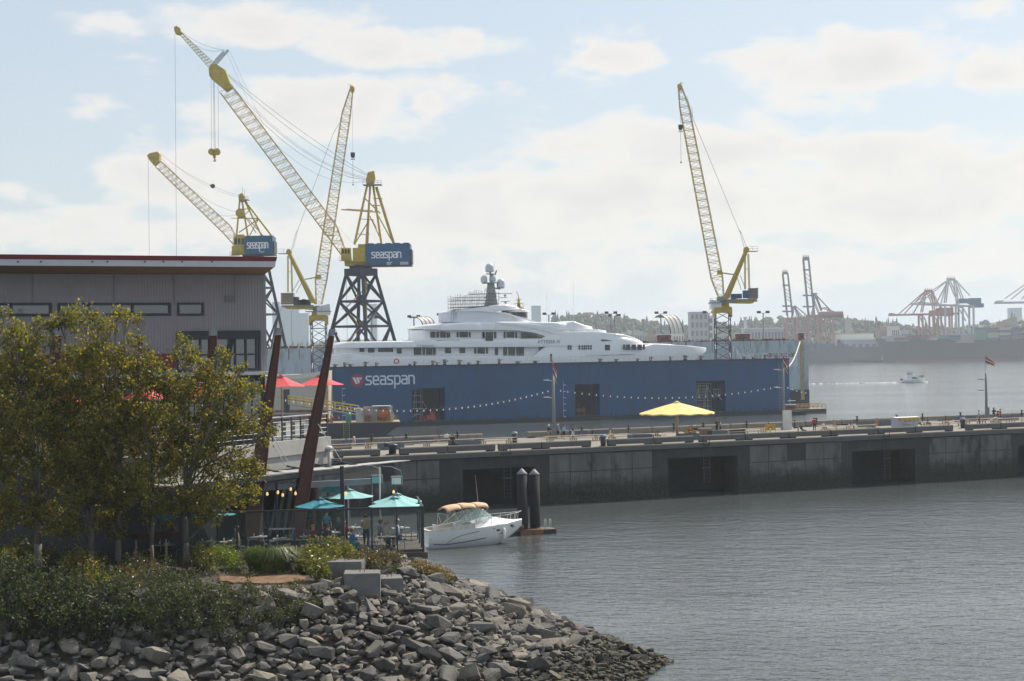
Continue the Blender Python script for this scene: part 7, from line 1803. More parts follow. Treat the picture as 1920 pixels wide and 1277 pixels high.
dr = thing('gas_bottle', 'green gas bottle standing at the left end of the container', 'bottle', c0 + V((-5.2, .1, 0)), .1); mb = MB(); mb.lathe(V((0, 0, 0)), [(.55, 0), (.6, .1), (.6, 1.7), (.4, 2.0), (.15, 2.1)], 12); mb.build('tank', mat('bottle_green', (.05, .22, .18), .4), dr); mb = MB(); mb.lathe(V((0, 0, 2.1)), [(.15, 0), (.15, .2), (.25, .22), (.25, .3)], 8); mb.build('valve', M_tank, dr)
sp = thing('spool', 'tangle of ropes and blocks on the left end of the barge', 'rope', c0 + V((-9.5, .4, 0)), .1); mb = MB()
for q in range(16): mb.lathe(V((rs.uniform(-2, 2.2), rs.uniform(-.2, .6), rs.uniform(.1, 1.4))), [(.35, -.1), (.45, 0), (.35, .1)], 9, V((rs.uniform(-1, 1), rs.uniform(-1, 1), rs.uniform(-1, 1))))
mb.build('coils', M_rust, sp)
# yellow gangway
ga, gb = W(540, 757, 372), W(672, 777, 366); gw = thing('gangway', 'yellow handrailed gangway sloping down to the barge', 'gangway', ga)
gd = gb - ga; mb = MB(); mb.prism([ga, gb, gb + V((0, 1.4, 0)), ga + V((0, 1.4, 0))], (0, 0, -.25)); mb.build('deck', M_tank, gw, ga)
mb = MB()
for y in (0, 1.4):
    for z in (.7, 1.4, 2.0): mb.bar(ga + V((0, y, z - .2)), gb + V((0, y, z - .2)), .11)
    for q in range(10): p = ga.lerp(gb, q / 9) + V((0, y, 0)); mb.bar(p, p + V((0, 0, 1.85)), .11)
mb.build('handrail', M_yel2, gw, ga)
# pale tank-like hull end left of the blue dock, dark bollard dolphin before it
p = W(560, 700, 395); cs = thing('caisson', 'pale beige caisson hull between the leaning beams', 'caisson', V((p.x, p.y, 0)))
mb = MB(); k = p.y / FPX
zt0, zt1 = W(500, 702, 395).z, W(612, 697, 395).z
prof = []
for px, py in ((470, 705), (520, 704), (560, 702), (590, 698), (612, 695)): q = W(px, py, 395); prof.append((q.x, q.z))
mb.loft([[V((x, 395, -1)), V((x, 395, z - 1.0)), V((x, 395.6, z)), V((x, 408, z)), V((x, 408, -1))] for x, z in prof], smooth=False); mb.build('hull', mat('beige_steel', (.50, .47, .40), .65, var=.06, scale=.3, dirt=(.36, .30, .22), dirt_amt=.35), cs, V((p.x, p.y, 0)))
mb = MB(); q0, q1 = W(470, 770, 395), W(613, 768, 395); mb.box((q0.x, 394.9, -1), (q1.x, 394.99, q0.z)); mb.build('boot_top', M_rust, cs, V((p.x, p.y, 0)))
mb = MB(); q = W(613.5, 720, 394); mb.box((q.x - .2, 393.5, -1), (q.x + .25, 396, W(613, 694, 394).z)); mb.build('end_post', M_yel2 if False else mat('deck_tan', (.4, .3, .18)), cs, V((p.x, p.y, 0)))
q = W(538, 780, 380); dl = thing('dolphin', 'dark steel dolphin pile with yellow guard behind the terrace', 'pile', V((q.x, q.y, 0))); mb = MB(); mb.bar(V((q.x, q.y, -2)), V((q.x, q.y, W(538, 730, 380).z)), .7, 12); mb.build('shaft', M_black, dl, V((q.x, q.y, 0))); mb = MB(); mb.bar(V((q.x - 1.1, q.y - .5, -1)), V((q.x - .8, q.y - .5, W(533, 731, 380).z)), .2); mb.build('guard', M_yel2, dl, V((q.x, q.y, 0)))
# small raft with yellow rails and a workboat at the right end of the dock
b = onz(1524, 774, 0); rf = thing('work_raft', 'low dark work raft with yellow guard rails at the dock end', 'raft', b, .08); k = b.y / FPX
mb = MB(); mb.box((-6.5, 0, -.3), (3.7, 4, .95)); mb.build('float', M_black, rf); mb = MB(); mb.box((-6.5, -.03, .95), (3.7, 4.03, 1.1)); mb.build('deck', mat('deck_tan', (.4, .3, .18)), rf); mb = MB()
for y in (.1, 3.9):
    for x in np.arange(-6.3, 3.7, 1.1): mb.bar((x, y, 1.1), (x, y, 2.35), .06)
    for z in (1.7, 2.35): mb.bar((-6.3, y, z), (3.6, y, z), .06)
mb.build('guard_rail', M_yel2, rf); 
b2 = b + V((-4.2, 1.2, 1.1)); mb = MB(); mb.box(b2 + V((-1.6, 0, 0)), b2 + V((3.4, 1.4, .8))); o = mb.build('pipe_bundle', M_rust); retag(o, 'rusty pipe bundle lying on the work raft', 'pipes')
b = onz(1489, 778, 0); tb = thing('work_boat', 'small dark work boat with red cabin beside the work raft', 'boat', b, .05); R3 = hull_mesh(6.2, 2.4, lambda t: .8 + .3 * t, lambda t: -.2, 10); mb = MB(); mb.loft(R3, closed=False, caps=False); mb.add(R3[0], [tuple(range(7))]); mb.add([p for r in R3 for p in (r[0], r[6])], [(2 * i, 2 * i + 1, 2 * i + 3, 2 * i + 2) for i in range(10)]); mb.build('hull', M_black, tb)
mb = MB(); mb.box((-2.2, -.8, .7), (.2, .8, 2.6)); mb.build('cabin', M_rust, tb); mb = MB(); mb.box((-2.0, -.83, 1.7), (0, .83, 2.3)); mb.build('window', M_win, tb); mb = MB(); mb.box((-2.4, -1, 2.6), (.4, 1, 2.75)); mb.bar((-1, 0, 2.7), (-1, 0, 4.4), .06); mb.box((-1.6, -.5, 3.6), (.4, .5, 3.75)); mb.build('roof', M_offwhite, tb)

# ================================================================== far port across the water
DP_ = 1905.0
def FW(px, py, dy=0.0): return W(px, py, DP_) + V((0, dy, 0))
M_pred2 = mat('port_red', (.36, .13, .11), .6, var=.1); M_pgrey = mat('port_grey', (.42, .42, .42), .6, var=.1); M_pdark = mat('port_dark', (.10, .09, .12), .6, var=.1)  # crane red paled so the colour carries some haze
def port_crane(label, base, boom, stays, apex, frame, house, legs, mats, raised=None):
    b = FW(*base); b.z = 2.8; r = thing('container_crane', label, 'crane', b); m1, m2, m3 = mats
    mb = MB()
    for x, y0 in legs['x']:
        for dy in (-9, 9):
            p = FW(x, y0, dy); mb.bar(V((p.x, p.y, 2.8)), p, 1.35)
    mb.build('leg', m1, r, b)
    mb = MB()
    for (p, q) in legs['braces']: mb.bar(FW(*p, -9), FW(*q, -9), .8); mb.bar(FW(*p, 9), FW(*q, 9), .8)
    for x, y0 in legs['x']: mb.bar(FW(x, y0, -9), FW(x, y0, 9), 1.2)
    mb.build('brace', m1, r, b)
    mb = MB()
    for p, q, rr in boom:
        for dy in ((-3, 3) if not raised else (0,)): mb.bar(FW(*p, dy), FW(*q, dy), rr)
    mb.build('boom', m2, r, b)
    mb = MB()
    for p, q, rr in frame:
        for dy in (-4, 4): mb.bar(FW(*p, dy), FW(*q, dy), rr)
    x0, x1, y = apex; mb.bar(FW(x0, y), FW(x1, y), 1.9)
    for q in range(4): p = FW(x0 + (x1 - x0) * (q + .5) / 4, y - 2); mb.bar(p, p + V((0, 0, 2.2)), .5)
    mb.build('a_frame', m2, r, b)
    mb = MB()
    for p, q in stays:
        for dy in (-2, 2): mb.bar(FW(*p, dy), FW(*q, dy), .42)
    mb.build('stay', m2, r, b)
    mb = MB()
    for (x0, y0, x1, y1) in house: a, c = FW(x0, y1), FW(x1, y0); mb.box((a.x, DP_ - 6, a.z), (c.x, DP_ + 6, c.z))
    mb.build('machinery_house', m3, r, b)
    return r
port_crane('taller of two port cranes with the boom raised, beyond the grey dock', (1545, 660), [((1506, 486), (1516, 592), 1.5), ((1516, 486), (1527, 592), 1.3)] + [((1505.5, y), (1516 + (y - 486) * .09, y), 1.2) for y in (487, 506, 554, 575)] + [((1507.5 + q * 2.4, 510 + q * 9), (1517 + q * 1.6, 518 + q * 9), .4) for q in range(5)],
    [((1527, 552), (1541, 583)), ((1528, 551), (1560, 585)), ((1541, 578), (1578, 588))], (1505, 1517, 484), [((1527, 552), (1524, 592), .7), ((1529, 553), (1540, 582), .7), ((1523, 556), (1537, 592), .6), ((1538, 578), (1551, 577), .6), ((1551, 577), (1556, 590), .6), ((1524, 551), (1531, 551), 1.1)],
    [(1537, 584, 1579, 596), (1512, 590, 1541, 596), (1541, 590, 1580, 597)], dict(x=[(1531, 595), (1538, 595), (1559, 595)], braces=[((1541, 600), (1557, 640)), ((1530, 652), (1560, 652)), ((1530, 604), (1560, 600))]), (M_pred2, M_pdark, M_pred2), True)
port_crane('shorter of two port cranes with the boom raised, further left', (1490, 660), [((1467.5, 513), (1476, 592), 1.4), ((1477, 513), (1486, 592), 1.2)] + [((1467, y), (1477 + (y - 513) * .09, y), 1.2) for y in (513, 535, 574, 584)] + [((1470 + q * 1.8, 540 + q * 7), (1479 + q * 1.4, 546 + q * 7), .4) for q in range(4)],
    [((1489, 574), (1500, 596)), ((1490, 573), (1511, 590))], (1467, 1477, 512), [((1488, 574), (1485, 596), .7), ((1490, 574), (1497, 597), .6), ((1487, 574), (1506, 596), .5)], [(1471, 595, 1515, 601)],
    dict(x=[(1473, 598), (1492, 598), (1514, 600)], braces=[((1494, 602), (1513, 640)), ((1472, 642), (1515, 642))]), (M_pred2, M_pdark, M_pred2), True)
port_crane('red port crane with a level boom above the container ship', (1750, 650), [((1667, 591), (1796, 588), 1.5), ((1668, 588), (1676, 589), .9)], [((1732, 548), (1686, 588)), ((1733, 549), (1696, 588)), ((1735, 550), (1712, 588)), ((1749, 548), (1764, 580)), ((1748, 548), (1756, 576))], (1733, 1749, 546),
    [((1735, 548), (1728, 586), .8), ((1739, 548), (1749, 570), .7), ((1747, 548), (1752, 570), .8), ((1749, 570), (1752, 588), .8)], [(1744, 582, 1757, 592), (1757, 577, 1785, 593)], dict(x=[(1726, 592), (1746, 592), (1755, 590), (1776, 592)], braces=[((1729, 595), (1741, 626)), ((1758, 595), (1766, 615))]), (M_pred2, M_pred2, M_pred2))
port_crane('pale grey port crane with blue machinery house behind the container ship', (1795, 650), [((1709, 570), (1842, 575), 1.4), ((1720, 567), (1760, 569), .6)], [((1774, 527), (1708, 572)), ((1773, 529), (1722, 571)), ((1776, 530), (1755, 570)), ((1792, 526), (1818, 554)), ((1775, 529), (1764, 570))], (1775, 1791, 524),
    [((1777, 526), (1772, 568), .9), ((1780, 526), (1792, 556), .8), ((1790, 526), (1796, 576), .9), ((1792, 526), (1805, 562), .7)], [(1797, 560, 1817, 569), (1817, 559, 1837, 570), (1820, 569, 1842, 577)], dict(x=[(1768, 572), (1788, 572), (1801, 576), (1821, 574)], braces=[((1803, 580), (1815, 602))]), (M_pgrey, M_pgrey, M_hblue))
port_crane('pale port crane at the right edge with its boom reaching left', (1960, 650), [((1866, 568), (2010, 566), 1.6), ((1868, 565), (1880, 564), .8)], [((1950, 514), (1884, 560)), ((1951, 516), (1896, 561)), ((1952, 518), (1915, 562))], (1944, 1960, 512), [((1948, 514), (1942, 566), .9), ((1958, 514), (1966, 566), .9)], [(1970, 556, 2005, 566)], dict(x=[(1942, 566), (1962, 566), (1990, 566)], braces=[((1945, 572), (1960, 610))]), (M_pgrey, M_pgrey, M_hblue))
# container ship
DP_ = 1850.0
sb = FW(1780, 677); sb.z = 0
shp = thing('container_ship', 'long dark container ship lying at the far port', 'ship', sb)
M_sh = mat('ship_hull', (.075, .085, .12), .6, var=.1, scale=.05); mb = MB(); rings = []  # hull tone lifted: part of the distance haze is in the colour
xb, xs_ = FW(1648, 677).x, FW(2060, 677).x; zdk = FW(1700, 638).z; zbow = FW(1655, 634).z
for t in (0, .01, .03, .06, .12, .3, 1):
    x = xb + (xs_ - xb) * t; w = 20 * min(1, (t / .12) ** .6) + .4; z = zbow + (zdk - zbow) * min(1, t / .08)
    rings.append([V((x + 9 * (1 - min(1, t / .05)), 1846 - w * .55 + 20, -.5)), V((x, 1846 - w + 20, z)), V((x, 1846 + w + 20, z)), V((x + 9 * (1 - min(1, t / .05)), 1846 + w * .55 + 20, -.5))])
mb.loft(rings, smooth=False); mb.build('hull', M_sh, shp, sb)
mb = MB(); mb.box((xb + 14, 1828, -.3), (xs_, 1829, 1.6)); mb.build('boot_top', M_fasc, shp, sb)
mb = MB(); a, c = FW(1663, 639), FW(1672, 630); mb.box((a.x, 1842, a.z - 1), (c.x + 16, 1880, c.z)); a, c = FW(1788, 640), FW(1820, 626); mb.box((a.x, 1836, a.z - 2), (c.x, 1880, c.z)); mb.build('deck_house', mat('ship_house', (.36, .32, .33), .6), shp, sb)
CC = {'dark blue': (.03, .06, .15), 'green': (.05, .20, .15), 'maroon': (.16, .05, .05), 'grey': (.35, .36, .36), 'pale green': (.25, .36, .32), 'dark red brown': (.12, .05, .06)}
CMT = {k: mat('container_' + k.replace(' ', '_'), c, .6, var=.1) for k, c in CC.items()}
def cbox(px, py, col, where, w=20, h=4.6):
    a, c = FW(px, py), FW(px + w, py - h); b_ = V(((a.x + c.x) / 2, 1832, a.z)); t_ = thing('shipping_container', '%s container, %s' % (col, where), 'container', b_, group='containers on the far ship')
    mb = MB(); mb.box((a.x + .1, 1826, a.z + .05), (c.x - .1, 1838, c.z - .05)); mb.build('box', CMT[col], t_, b_); mb = MB()
    for q in range(9): xx = a.x + .5 + (c.x - a.x - 1) * q / 8; mb.box((xx - .15, 1825.85, a.z + .3), (xx + .15, 1826, c.z - .3))
    mb.build('rib', CMT[col], t_, b_, kind='stuff')
rs = random.Random(8)
for ci_, (col_x, n, seq) in enumerate(((1672, 1, ['dark red brown']), (1693, 2, ['dark blue', 'dark red brown']), (1714, 2, ['dark blue', 'maroon']), (1729, 1, ['grey']), (1750, 2, ['dark blue', 'green']), (1770, 2, ['dark blue', 'dark blue']), (1820, 5, ['green', 'green', 'green', 'green', 'dark blue']), (1841, 5, ['dark blue', 'pale green', 'pale green', 'maroon', 'dark blue']), (1863, 5, ['dark blue', 'dark blue', 'grey', 'dark blue', 'grey']), (1885, 5, ['dark blue', 'dark red brown', 'dark blue', 'dark blue', 'dark blue']), (1907, 5, ['dark blue', 'green', 'dark blue', 'pale green', 'dark blue']))):
    for q in range(n): cbox(col_x, 638 - q * 4.7, seq[q], '%s from below in the %s stack on the far ship' % (ordinal(q), ordinal(ci_)))
# left ship, sheds, silos, towers
sb = FW(1550, 677); sb.z = 0; s2 = thing('moored_ship', 'low dark moored ship under the raised port cranes', 'ship', sb); mb = MB()
a, c = FW(1400, 677), FW(1586, 651); mb.loft([[V((x, 1835, -.5)), V((x, 1832, z)), V((x, 1860, z)), V((x, 1858, -.5))] for x, z in ((a.x, c.z), (c.x - 5, c.z), (c.x + 3, c.z + 2))], smooth=False); mb.build('hull', M_sh, s2, sb)
mb = MB(); rs = random.Random(3)
for px in range(1480, 1580, 9): a, c = FW(px, 652), FW(px + 8, 652 - rs.choice((4, 8, 8))); mb.box((a.x, 1834, a.z), (c.x, 1850, c.z))
mb.build('deck_cargo', CMT['dark blue'], s2, sb, kind='stuff')
def far_block(x0, y0, x1, y1, D, label, m_, wins=0, name='port_shed', cat='building', roof=None, dep=25):
    a, c = W(x0, y1, D), W(x1, y0, D); a.z = min(a.z, 2.8); b_ = V(((a.x + c.x) / 2, D, 2.8)); t_ = thing(name, label, cat, b_)
    mb = MB(); mb.box((a.x, D, a.z), (c.x, D + dep, c.z)); mb.build('wall', m_, t_, b_)
    mb = MB(); mb.box((a.x - .6, D - .6, c.z), (c.x + .6, D + dep + .6, c.z + 1.0)); mb.build('roof', roof or m_, t_, b_)
    if wins:
        nx_, nz_ = wins; w_ = (c.x - a.x) / nx_; h_ = (c.z - 2.8) / nz_; first = None
        for i in range(nx_):
            for j in range(nz_):
                if first is None: mb = MB(); mb.box((-w_ * .28, -.25, -h_ * .3), (w_ * .28, 0, h_ * .3)); o = mb.build('window', M_pdark, t_); first = o.data
                else: o = link('window', first, t_)
                o.location = (a.x + w_ * (i + .5) - b_.x, -.05, h_ * (j + .5))
M_shed = mat('shed_white', (.62, .62, .60), .6, var=.06); M_shed2 = mat('shed_grey', (.34, .36, .38), .6, var=.08)
far_block(1567, 626, 1638, 645, 1900, 'upper white port shed left of the container ship bow', M_shed, (6, 1), roof=mat('roof_tan', (.45, .33, .18), .7))
far_block(1582, 637, 1645, 662, 1885, 'lower white port shed with pale frames left of the ship bow', M_shed2, (5, 1), roof=M_shed)
far_block(1590, 652, 1652, 676, 1870, 'dark open loading shed at the water left of the ship bow', M_pdark, (6, 1))
far_block(1295, 586, 1327, 640, 1900, 'tall pale grain silo tower behind the right tower crane', M_shed2, (4, 6), name='silo_tower')
far_block(1327, 594, 1338, 640, 1905, 'narrow silo annex between silo tower and crane', M_shed, (1, 6), name='silo_tower')
far_block(1396, 616, 1470, 640, 1900, 'long pale warehouse with white roof right of the crane tower', M_shed2, (12, 2), roof=M_shed, name='warehouse')
far_block(1396, 596, 1400, 618, 1902, 'thin pale chimney above the long warehouse', M_shed, name='chimney', cat='chimney', dep=4)
far_block(1588, 598, 1596, 632, 1920, 'slim grey tower on the wooded slope behind the port sheds', M_shed2, name='slim_tower', cat='tower', dep=8)
far_block(1640, 672, 1560, 678, 1860, 'low quay platform in front of the port sheds', M_pdark, name='quay_platform', cat='quay') if False else None
rs = random.Random(14)
for i, (x, y, w, h) in enumerate(((1030, 626, 16, 7), (1062, 631, 22, 6), (1105, 628, 14, 6), (1150, 632, 20, 6), (1190, 629, 18, 6), (1215, 634, 16, 7), (1262, 632, 20, 7), (1345, 632, 16, 6), (1650, 621, 12, 5), (1672, 618, 14, 5), (1690, 628, 14, 7), (1880, 609, 12, 5))):
    far_block(x, y - h, x + w, y, 1960 + (i % 3) * 20, 'small pale building among far trees, %s from the left along the shore' % ordinal(i), (M_shed, M_shed2, mat('far_red_roof', (.35, .16, .12), .7))[i % 3], (4, 2), name='far_building')
# hooped shelters
def hoop(px, py, w, h, D, label):
    b_ = W(px, py, D); k = D / FPX; t_ = thing('hooped_shelter', label, 'shelter', b_); zz = []
    for i in range(4):
        x0 = b_.x + (i * .24 - .2) * w * k; pts = [V((x0 + w * k * .55 * math.sin(a), D + i * 1.5, b_.z + h * k * math.cos(a) )) for a in np.linspace(-.5, 1.5, 12)]; zz.append(pts)
        mb = MB(); mb.tube(pts, .15, 6); mb.build('hoop', M_black if i % 3 == 0 else M_tank, t_, b_)
    mb = MB(); mb.loft(zz, closed=False, caps=False); mb.build('cover', mat('cover_cream', (.58, .56, .50), .6, var=.06), t_, b_)
hoop(782, 612, 30, 18, 505, 'pale hooped shelter left of the yacht upper deck'); hoop(1245, 628, 36, 37, 545, 'tall pale hooped shelter with dark hoop behind the yacht bow')
# floodlight masts
for i, (px, yt, yb, D, lab) in enumerate(((697, 598, 640, 540, 'inside the big crane tower'), (776, 596, 640, 530, 'beside the left hooped shelter'), (831, 592, 640, 540, 'left of the yacht scaffold'), (1029, 591, 640, 545, 'behind the yacht top deck'), (1145.5, 589, 640, 545, 'left one of the pair beyond the yacht bow'), (1152, 594, 640, 548, 'right one of the pair beyond the yacht bow'), (1239, 589, 640, 545, 'at the tall hooped shelter'), (1329, 588, 640, 545, 'left of the right crane tower'), (1431, 588, 640, 545, 'right of the right crane counter-jib'))):
    p = W(px, yt, D); b_ = V((p.x, p.y, ZG if D > 535 else 6)); m_ = thing('floodlight_mast', 'dark floodlight mast ' + lab, 'mast', b_); mb = MB(); mb.bar(b_, p, .2, 6); mb.build('shaft', M_tank, m_, b_)
    for s in (-1, 1): mb = MB(); mb.bar(p, p + V((s * 1.4, 0, .4)), .09); mb.loft([[p + V((s * 1.4 + x, y, .4 + z * q)) for x, z in ((-.6, -.3), (.6, -.3), (.6, .45), (-.6, .45))] for y, q in ((-.4, 1), (.4, .6))], smooth=False); mb.build('lamp_head', M_black, m_, b_)
# orange lookout mast beyond the yacht
p = W(973, 588, 500); m_ = thing('lookout_mast', 'orange funnel-shaped lookout mast behind the yacht sun deck', 'mast', p); k = 500 / FPX; mb = MB(); mb.lathe(p - V((0, 0, 14)), [(.5, 0), (.5, 13.6), (.6, 14.2), (1.5, 15.4), (1.5, 15.9), (.5, 16.0), (.35, 18), (.15, 19)], 12); mb.build('tower', mat('mast_orange', (.62, .32, .03), .5), m_, p); mb = MB()
for q in range(8): a = q * PI / 4; c = p + V((1.45 * math.cos(a), 1.45 * math.sin(a), 1.9)); mb.bar(c, c + V((0, 0, 1.1)), .05)
mb.lathe(p + V((0, 0, 3.0)), [(1.47, -.04), (1.47, .04), (1.40, .04), (1.40, -.04)], 12); mb.bar(p + V((-1, 0, 4.0)), p + V((.9, 0, 4.1)), .1); mb.bar(p + V((0, 0, 5)), p + V((-.6, 0, 6.6)), .12); mb.build('rail', M_yel, m_, p)
# city towers: pale blue haze is put into their wall colour
M_city = mat('city_haze', (.36, .43, .50), .5, var=.1)
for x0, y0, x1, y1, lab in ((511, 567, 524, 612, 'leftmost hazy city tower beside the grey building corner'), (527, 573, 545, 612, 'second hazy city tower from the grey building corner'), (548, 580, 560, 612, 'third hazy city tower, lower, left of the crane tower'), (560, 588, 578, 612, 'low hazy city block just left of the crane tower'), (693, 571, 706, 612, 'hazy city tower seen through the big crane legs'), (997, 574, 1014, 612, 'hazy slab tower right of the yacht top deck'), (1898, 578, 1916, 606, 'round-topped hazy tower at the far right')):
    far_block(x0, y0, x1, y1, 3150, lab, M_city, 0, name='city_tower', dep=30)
# ================================================================== trees, shrubs, rocks of the near bank
def leaf_mat(name, ramp, rough=.38, trans=.35):
    if name in MATS: return MATS[name]
    m = bpy.data.materials.new(name); m.use_nodes = True; t = m.node_tree; L = t.links.new
    b = t.nodes['Principled BSDF']; b.inputs['Roughness'].default_value = rough; b.inputs['Specular IOR Level'].default_value = .6
    g = N(t, 'ShaderNodeNewGeometry'); cr = N(t, 'ShaderNodeValToRGB'); L(g.outputs['Random Per Island'], cr.inputs[0])
    e = cr.color_ramp.elements
    while len(e) < len(ramp): e.new(.5)
    for i, (p, c) in enumerate(ramp): e[i].position = p; e[i].color = (*c, 1)
    L(cr.outputs[0], b.inputs['Base Color'])
    tr = N(t, 'ShaderNodeBsdfTranslucent'); mx = N(t, 'ShaderNodeMix', data_type='RGBA'); mx.blend_type = 'MULTIPLY'; mx.inputs['Factor'].default_value = 1
    L(cr.outputs[0], mx.inputs['A']); mx.inputs['B'].default_value = (1.5, 1.6, .7, 1); L(mx.outputs['Result'], tr.inputs['Color'])
    ms = N(t, 'ShaderNodeMixShader'); ms.inputs[0].default_value = trans
    L(b.outputs[0], ms.inputs[1]); L(tr.outputs[0], ms.inputs[2]); L(ms.outputs[0], t.nodes['Material Output'].inputs['Surface'])
    MATS[name] = m
    return m
LT = leaf_mat('tree_leaf', [(0, (.062, .076, .016)), (.4, (.135, .136, .027)), (.75, (.24, .195, .040)), (.93, (.31, .23, .045)), (1, (.34, .18, .045))], .5, .55)
LD = leaf_mat('shaded_leaf', [(0, (.020, .032, .012)), (.6, (.042, .056, .020)), (1, (.085, .095, .034))], .68, .35)  # greens lowered to put the tree shade into the leaves
LI = leaf_mat('ivy_leaf', [(0, (.034, .044, .018)), (.6, (.070, .078, .034)), (1, (.125, .12, .06))], .65, .3)
LY = leaf_mat('yellow_leaf', [(0, (.07, .10, .015)), (.5, (.14, .15, .025)), (.85, (.23, .20, .04)), (1, (.22, .13, .05))])
LB = leaf_mat('bright_leaf', [(0, (.09, .14, .015)), (1, (.22, .26, .035))])
LG = leaf_mat('golden_leaf', [(0, (.10, .085, .02)), (.6, (.22, .15, .03)), (1, (.26, .12, .03))])
LO = leaf_mat('olive_leaf', [(0, (.06, .055, .022)), (.6, (.11, .09, .035)), (1, (.18, .11, .06))])
def leaf_mesh(name, C, size, m, parent=None, base=(0, 0, 0), **tags):
    """many small folded leaves at the points C"""
    C = np.asarray(C) - np.array(tuple(base)); n = len(C)
    u = RNG.normal(size=(n, 3)); u /= np.linalg.norm(u, axis=1)[:, None]
    w = RNG.normal(size=(n, 3)); w -= (w * u).sum(1)[:, None] * u; w /= np.linalg.norm(w, axis=1)[:, None]
    nn = np.cross(u, w); s = size * RNG.uniform(.6, 1.35, n)[:, None]
    vs_ = np.stack([C - u * s * .55, C + w * s * .36 + nn * s * .12, C + u * s * .55, C - w * s * .36 + nn * s * .12], 1).reshape(-1, 3)
    i = np.arange(n)[:, None] * 4
    f = np.concatenate([i + [0, 1, 2], i + [0, 2, 3]], 1).reshape(-1, 3)
    me = bpy.data.meshes.new(name)
    me.vertices.add(len(vs_)); me.vertices.foreach_set('co', vs_.ravel())
    me.loops.add(f.size); me.loops.foreach_set('vertex_index', f.ravel()); me.polygons.add(len(f)); me.polygons.foreach_set('loop_start', np.arange(len(f)) * 3)
    me.update(calc_edges=True); me.materials.append(m)
    return link(name, me, parent, **tags)
def cloud(c, r, n, per=13, spread=.2, squash=.85):
    """leaf points in clumps inside a ragged ball"""
    k = max(3, n // per); d = RNG.normal(size=(k, 3)); d /= np.linalg.norm(d, axis=1)[:, None]
    rr = RNG.random(k) ** .45
    lump = 1 + .28 * np.sin(d[:, 0] * 5 + c[0]) * np.cos(d[:, 2] * 4 + c[2] * 3)
    P = np.array(tuple(c)) + d * (rr * lump * r)[:, None] * np.array([1, 1, squash])
    return (P[:, None, :] + RNG.normal(size=(k, per, 3)) * spread).reshape(-1, 3)
M_bark = mat('bark', (.15, .135, .115), .9, var=.3, scale=4, bump=.02, bscale=14, stretch=(1, 1, .3))
def tree(px, py, label, blobs, seed, rt=.14, dens=780, m=LT, fork=.45):
    rnd = random.Random(seed); b = onz(px, py, ZTOP - .05); d = b.y
    r = thing('street_tree', label, 'tree', b)
    top = max((W(x, y, d).z for x, y, _ in blobs)); ft = V((b.x, b.y, b.z + (top - b.z) * fork)); ft.x += .1
    mb = MB(); pts = [b.lerp(ft, t) + V((rnd.uniform(-.05, .05), rnd.uniform(-.05, .05), 0)) * (1 if 0 < t < 1 else 0) for t in (0, .25, .5, .75, 1)]
    for i in range(4): mb.bar(pts[i], pts[i + 1], rt * (1.15 - .14 * i), 9, rt * (1.15 - .14 * (i + 1)), smooth=True)
    mb.build('trunk', M_bark, r, b)
    P = []; lb = MB(); tw = MB()
    for x, y, rp in blobs:
        c = W(x, y, d + rnd.uniform(-1.5, 1.5)); rr = rp * d / FPX
        P.append(cloud(c, rr, int(dens * rr * rr * (1 if rp > 24 else .8)), per=18, spread=.135))
        s = pts[2].lerp(ft, rnd.uniform(0, 1)) if c.z > ft.z else pts[1].lerp(pts[3], rnd.random())
        mid = s.lerp(c, .5) + V((rnd.uniform(-.3, .3), rnd.uniform(-.3, .3), .35))
        lb.bar(s, mid, rt * .45, 6, rt * .3, smooth=True); lb.bar(mid, c, rt * .3, 6, rt * .12, smooth=True)
        for _ in range(9):
            e = c + V((rnd.uniform(-1, 1), rnd.uniform(-1, 1), rnd.uniform(-.6, 1))) * rr; q = c.lerp(mid, rnd.random() * .5); tw.bar(q, e, .022, 4, .008, cap=False)
    lb.build('limbs', M_bark, r, b, kind='stuff'); tw.build('twigs', M_bark, r, b, kind='stuff')
    leaf_mesh('crown', np.concatenate(P), .15, m, r, b)
    return r
tree(348, 1066, 'rightmost tree of the row, slim grey trunk, crown touching the brown beams',
     [(350, 668, 34), (395, 700, 42), (440, 735, 42), (350, 735, 55), (300, 775, 45), (415, 795, 62), (466, 800, 30), (505, 802, 15), (370, 850, 66), (448, 870, 46), (318, 870, 55), (425, 930, 48), (370, 940, 46), (470, 925, 26), (478, 722, 22), (344, 634, 17), (425, 668, 15), (488, 770, 18), (455, 690, 12), (410, 655, 10), (480, 880, 22), (495, 830, 14), (395, 965, 24)], 1)
tree(286, 1070, 'thin tree between the middle and right trunks of the row', [(270, 690, 48), (300, 720, 40), (240, 770, 60), (282, 830, 60), (260, 910, 55), (300, 960, 36), (255, 640, 20), (330, 800, 40)], 2, .10)
tree(222, 1068, 'tall middle tree with long bare twigs reaching above the window row', [(190, 612, 32), (140, 598, 34), (112, 606, 22), (235, 594, 22), (262, 598, 13), (205, 680, 56), (165, 660, 44), (150, 725, 58), (225, 780, 66), (170, 830, 66), (215, 900, 58), (90, 612, 14), (215, 585, 14), (170, 588, 16)], 3, .15)
tree(172, 1073, 'dark-trunked tree left of the middle of the row', [(130, 760, 55), (170, 840, 60), (120, 860, 60), (160, 920, 55), (130, 980, 46), (205, 975, 40), (100, 700, 40)], 4, .15)
tree(70, 1074, 'leftmost tree of the row with reddish trunk at the picture edge', [(60, 645, 40), (22, 622, 34), (30, 690, 58), (82, 715, 48), (20, 780, 60), (85, 790, 58), (40, 860, 60), (98, 890, 52), (30, 945, 54), (90, 965, 46), (-20, 700, 60), (-30, 840, 70), (-20, 960, 60), (70, 606, 16), (5, 590, 16), (100, 640, 18)], 5, .2)

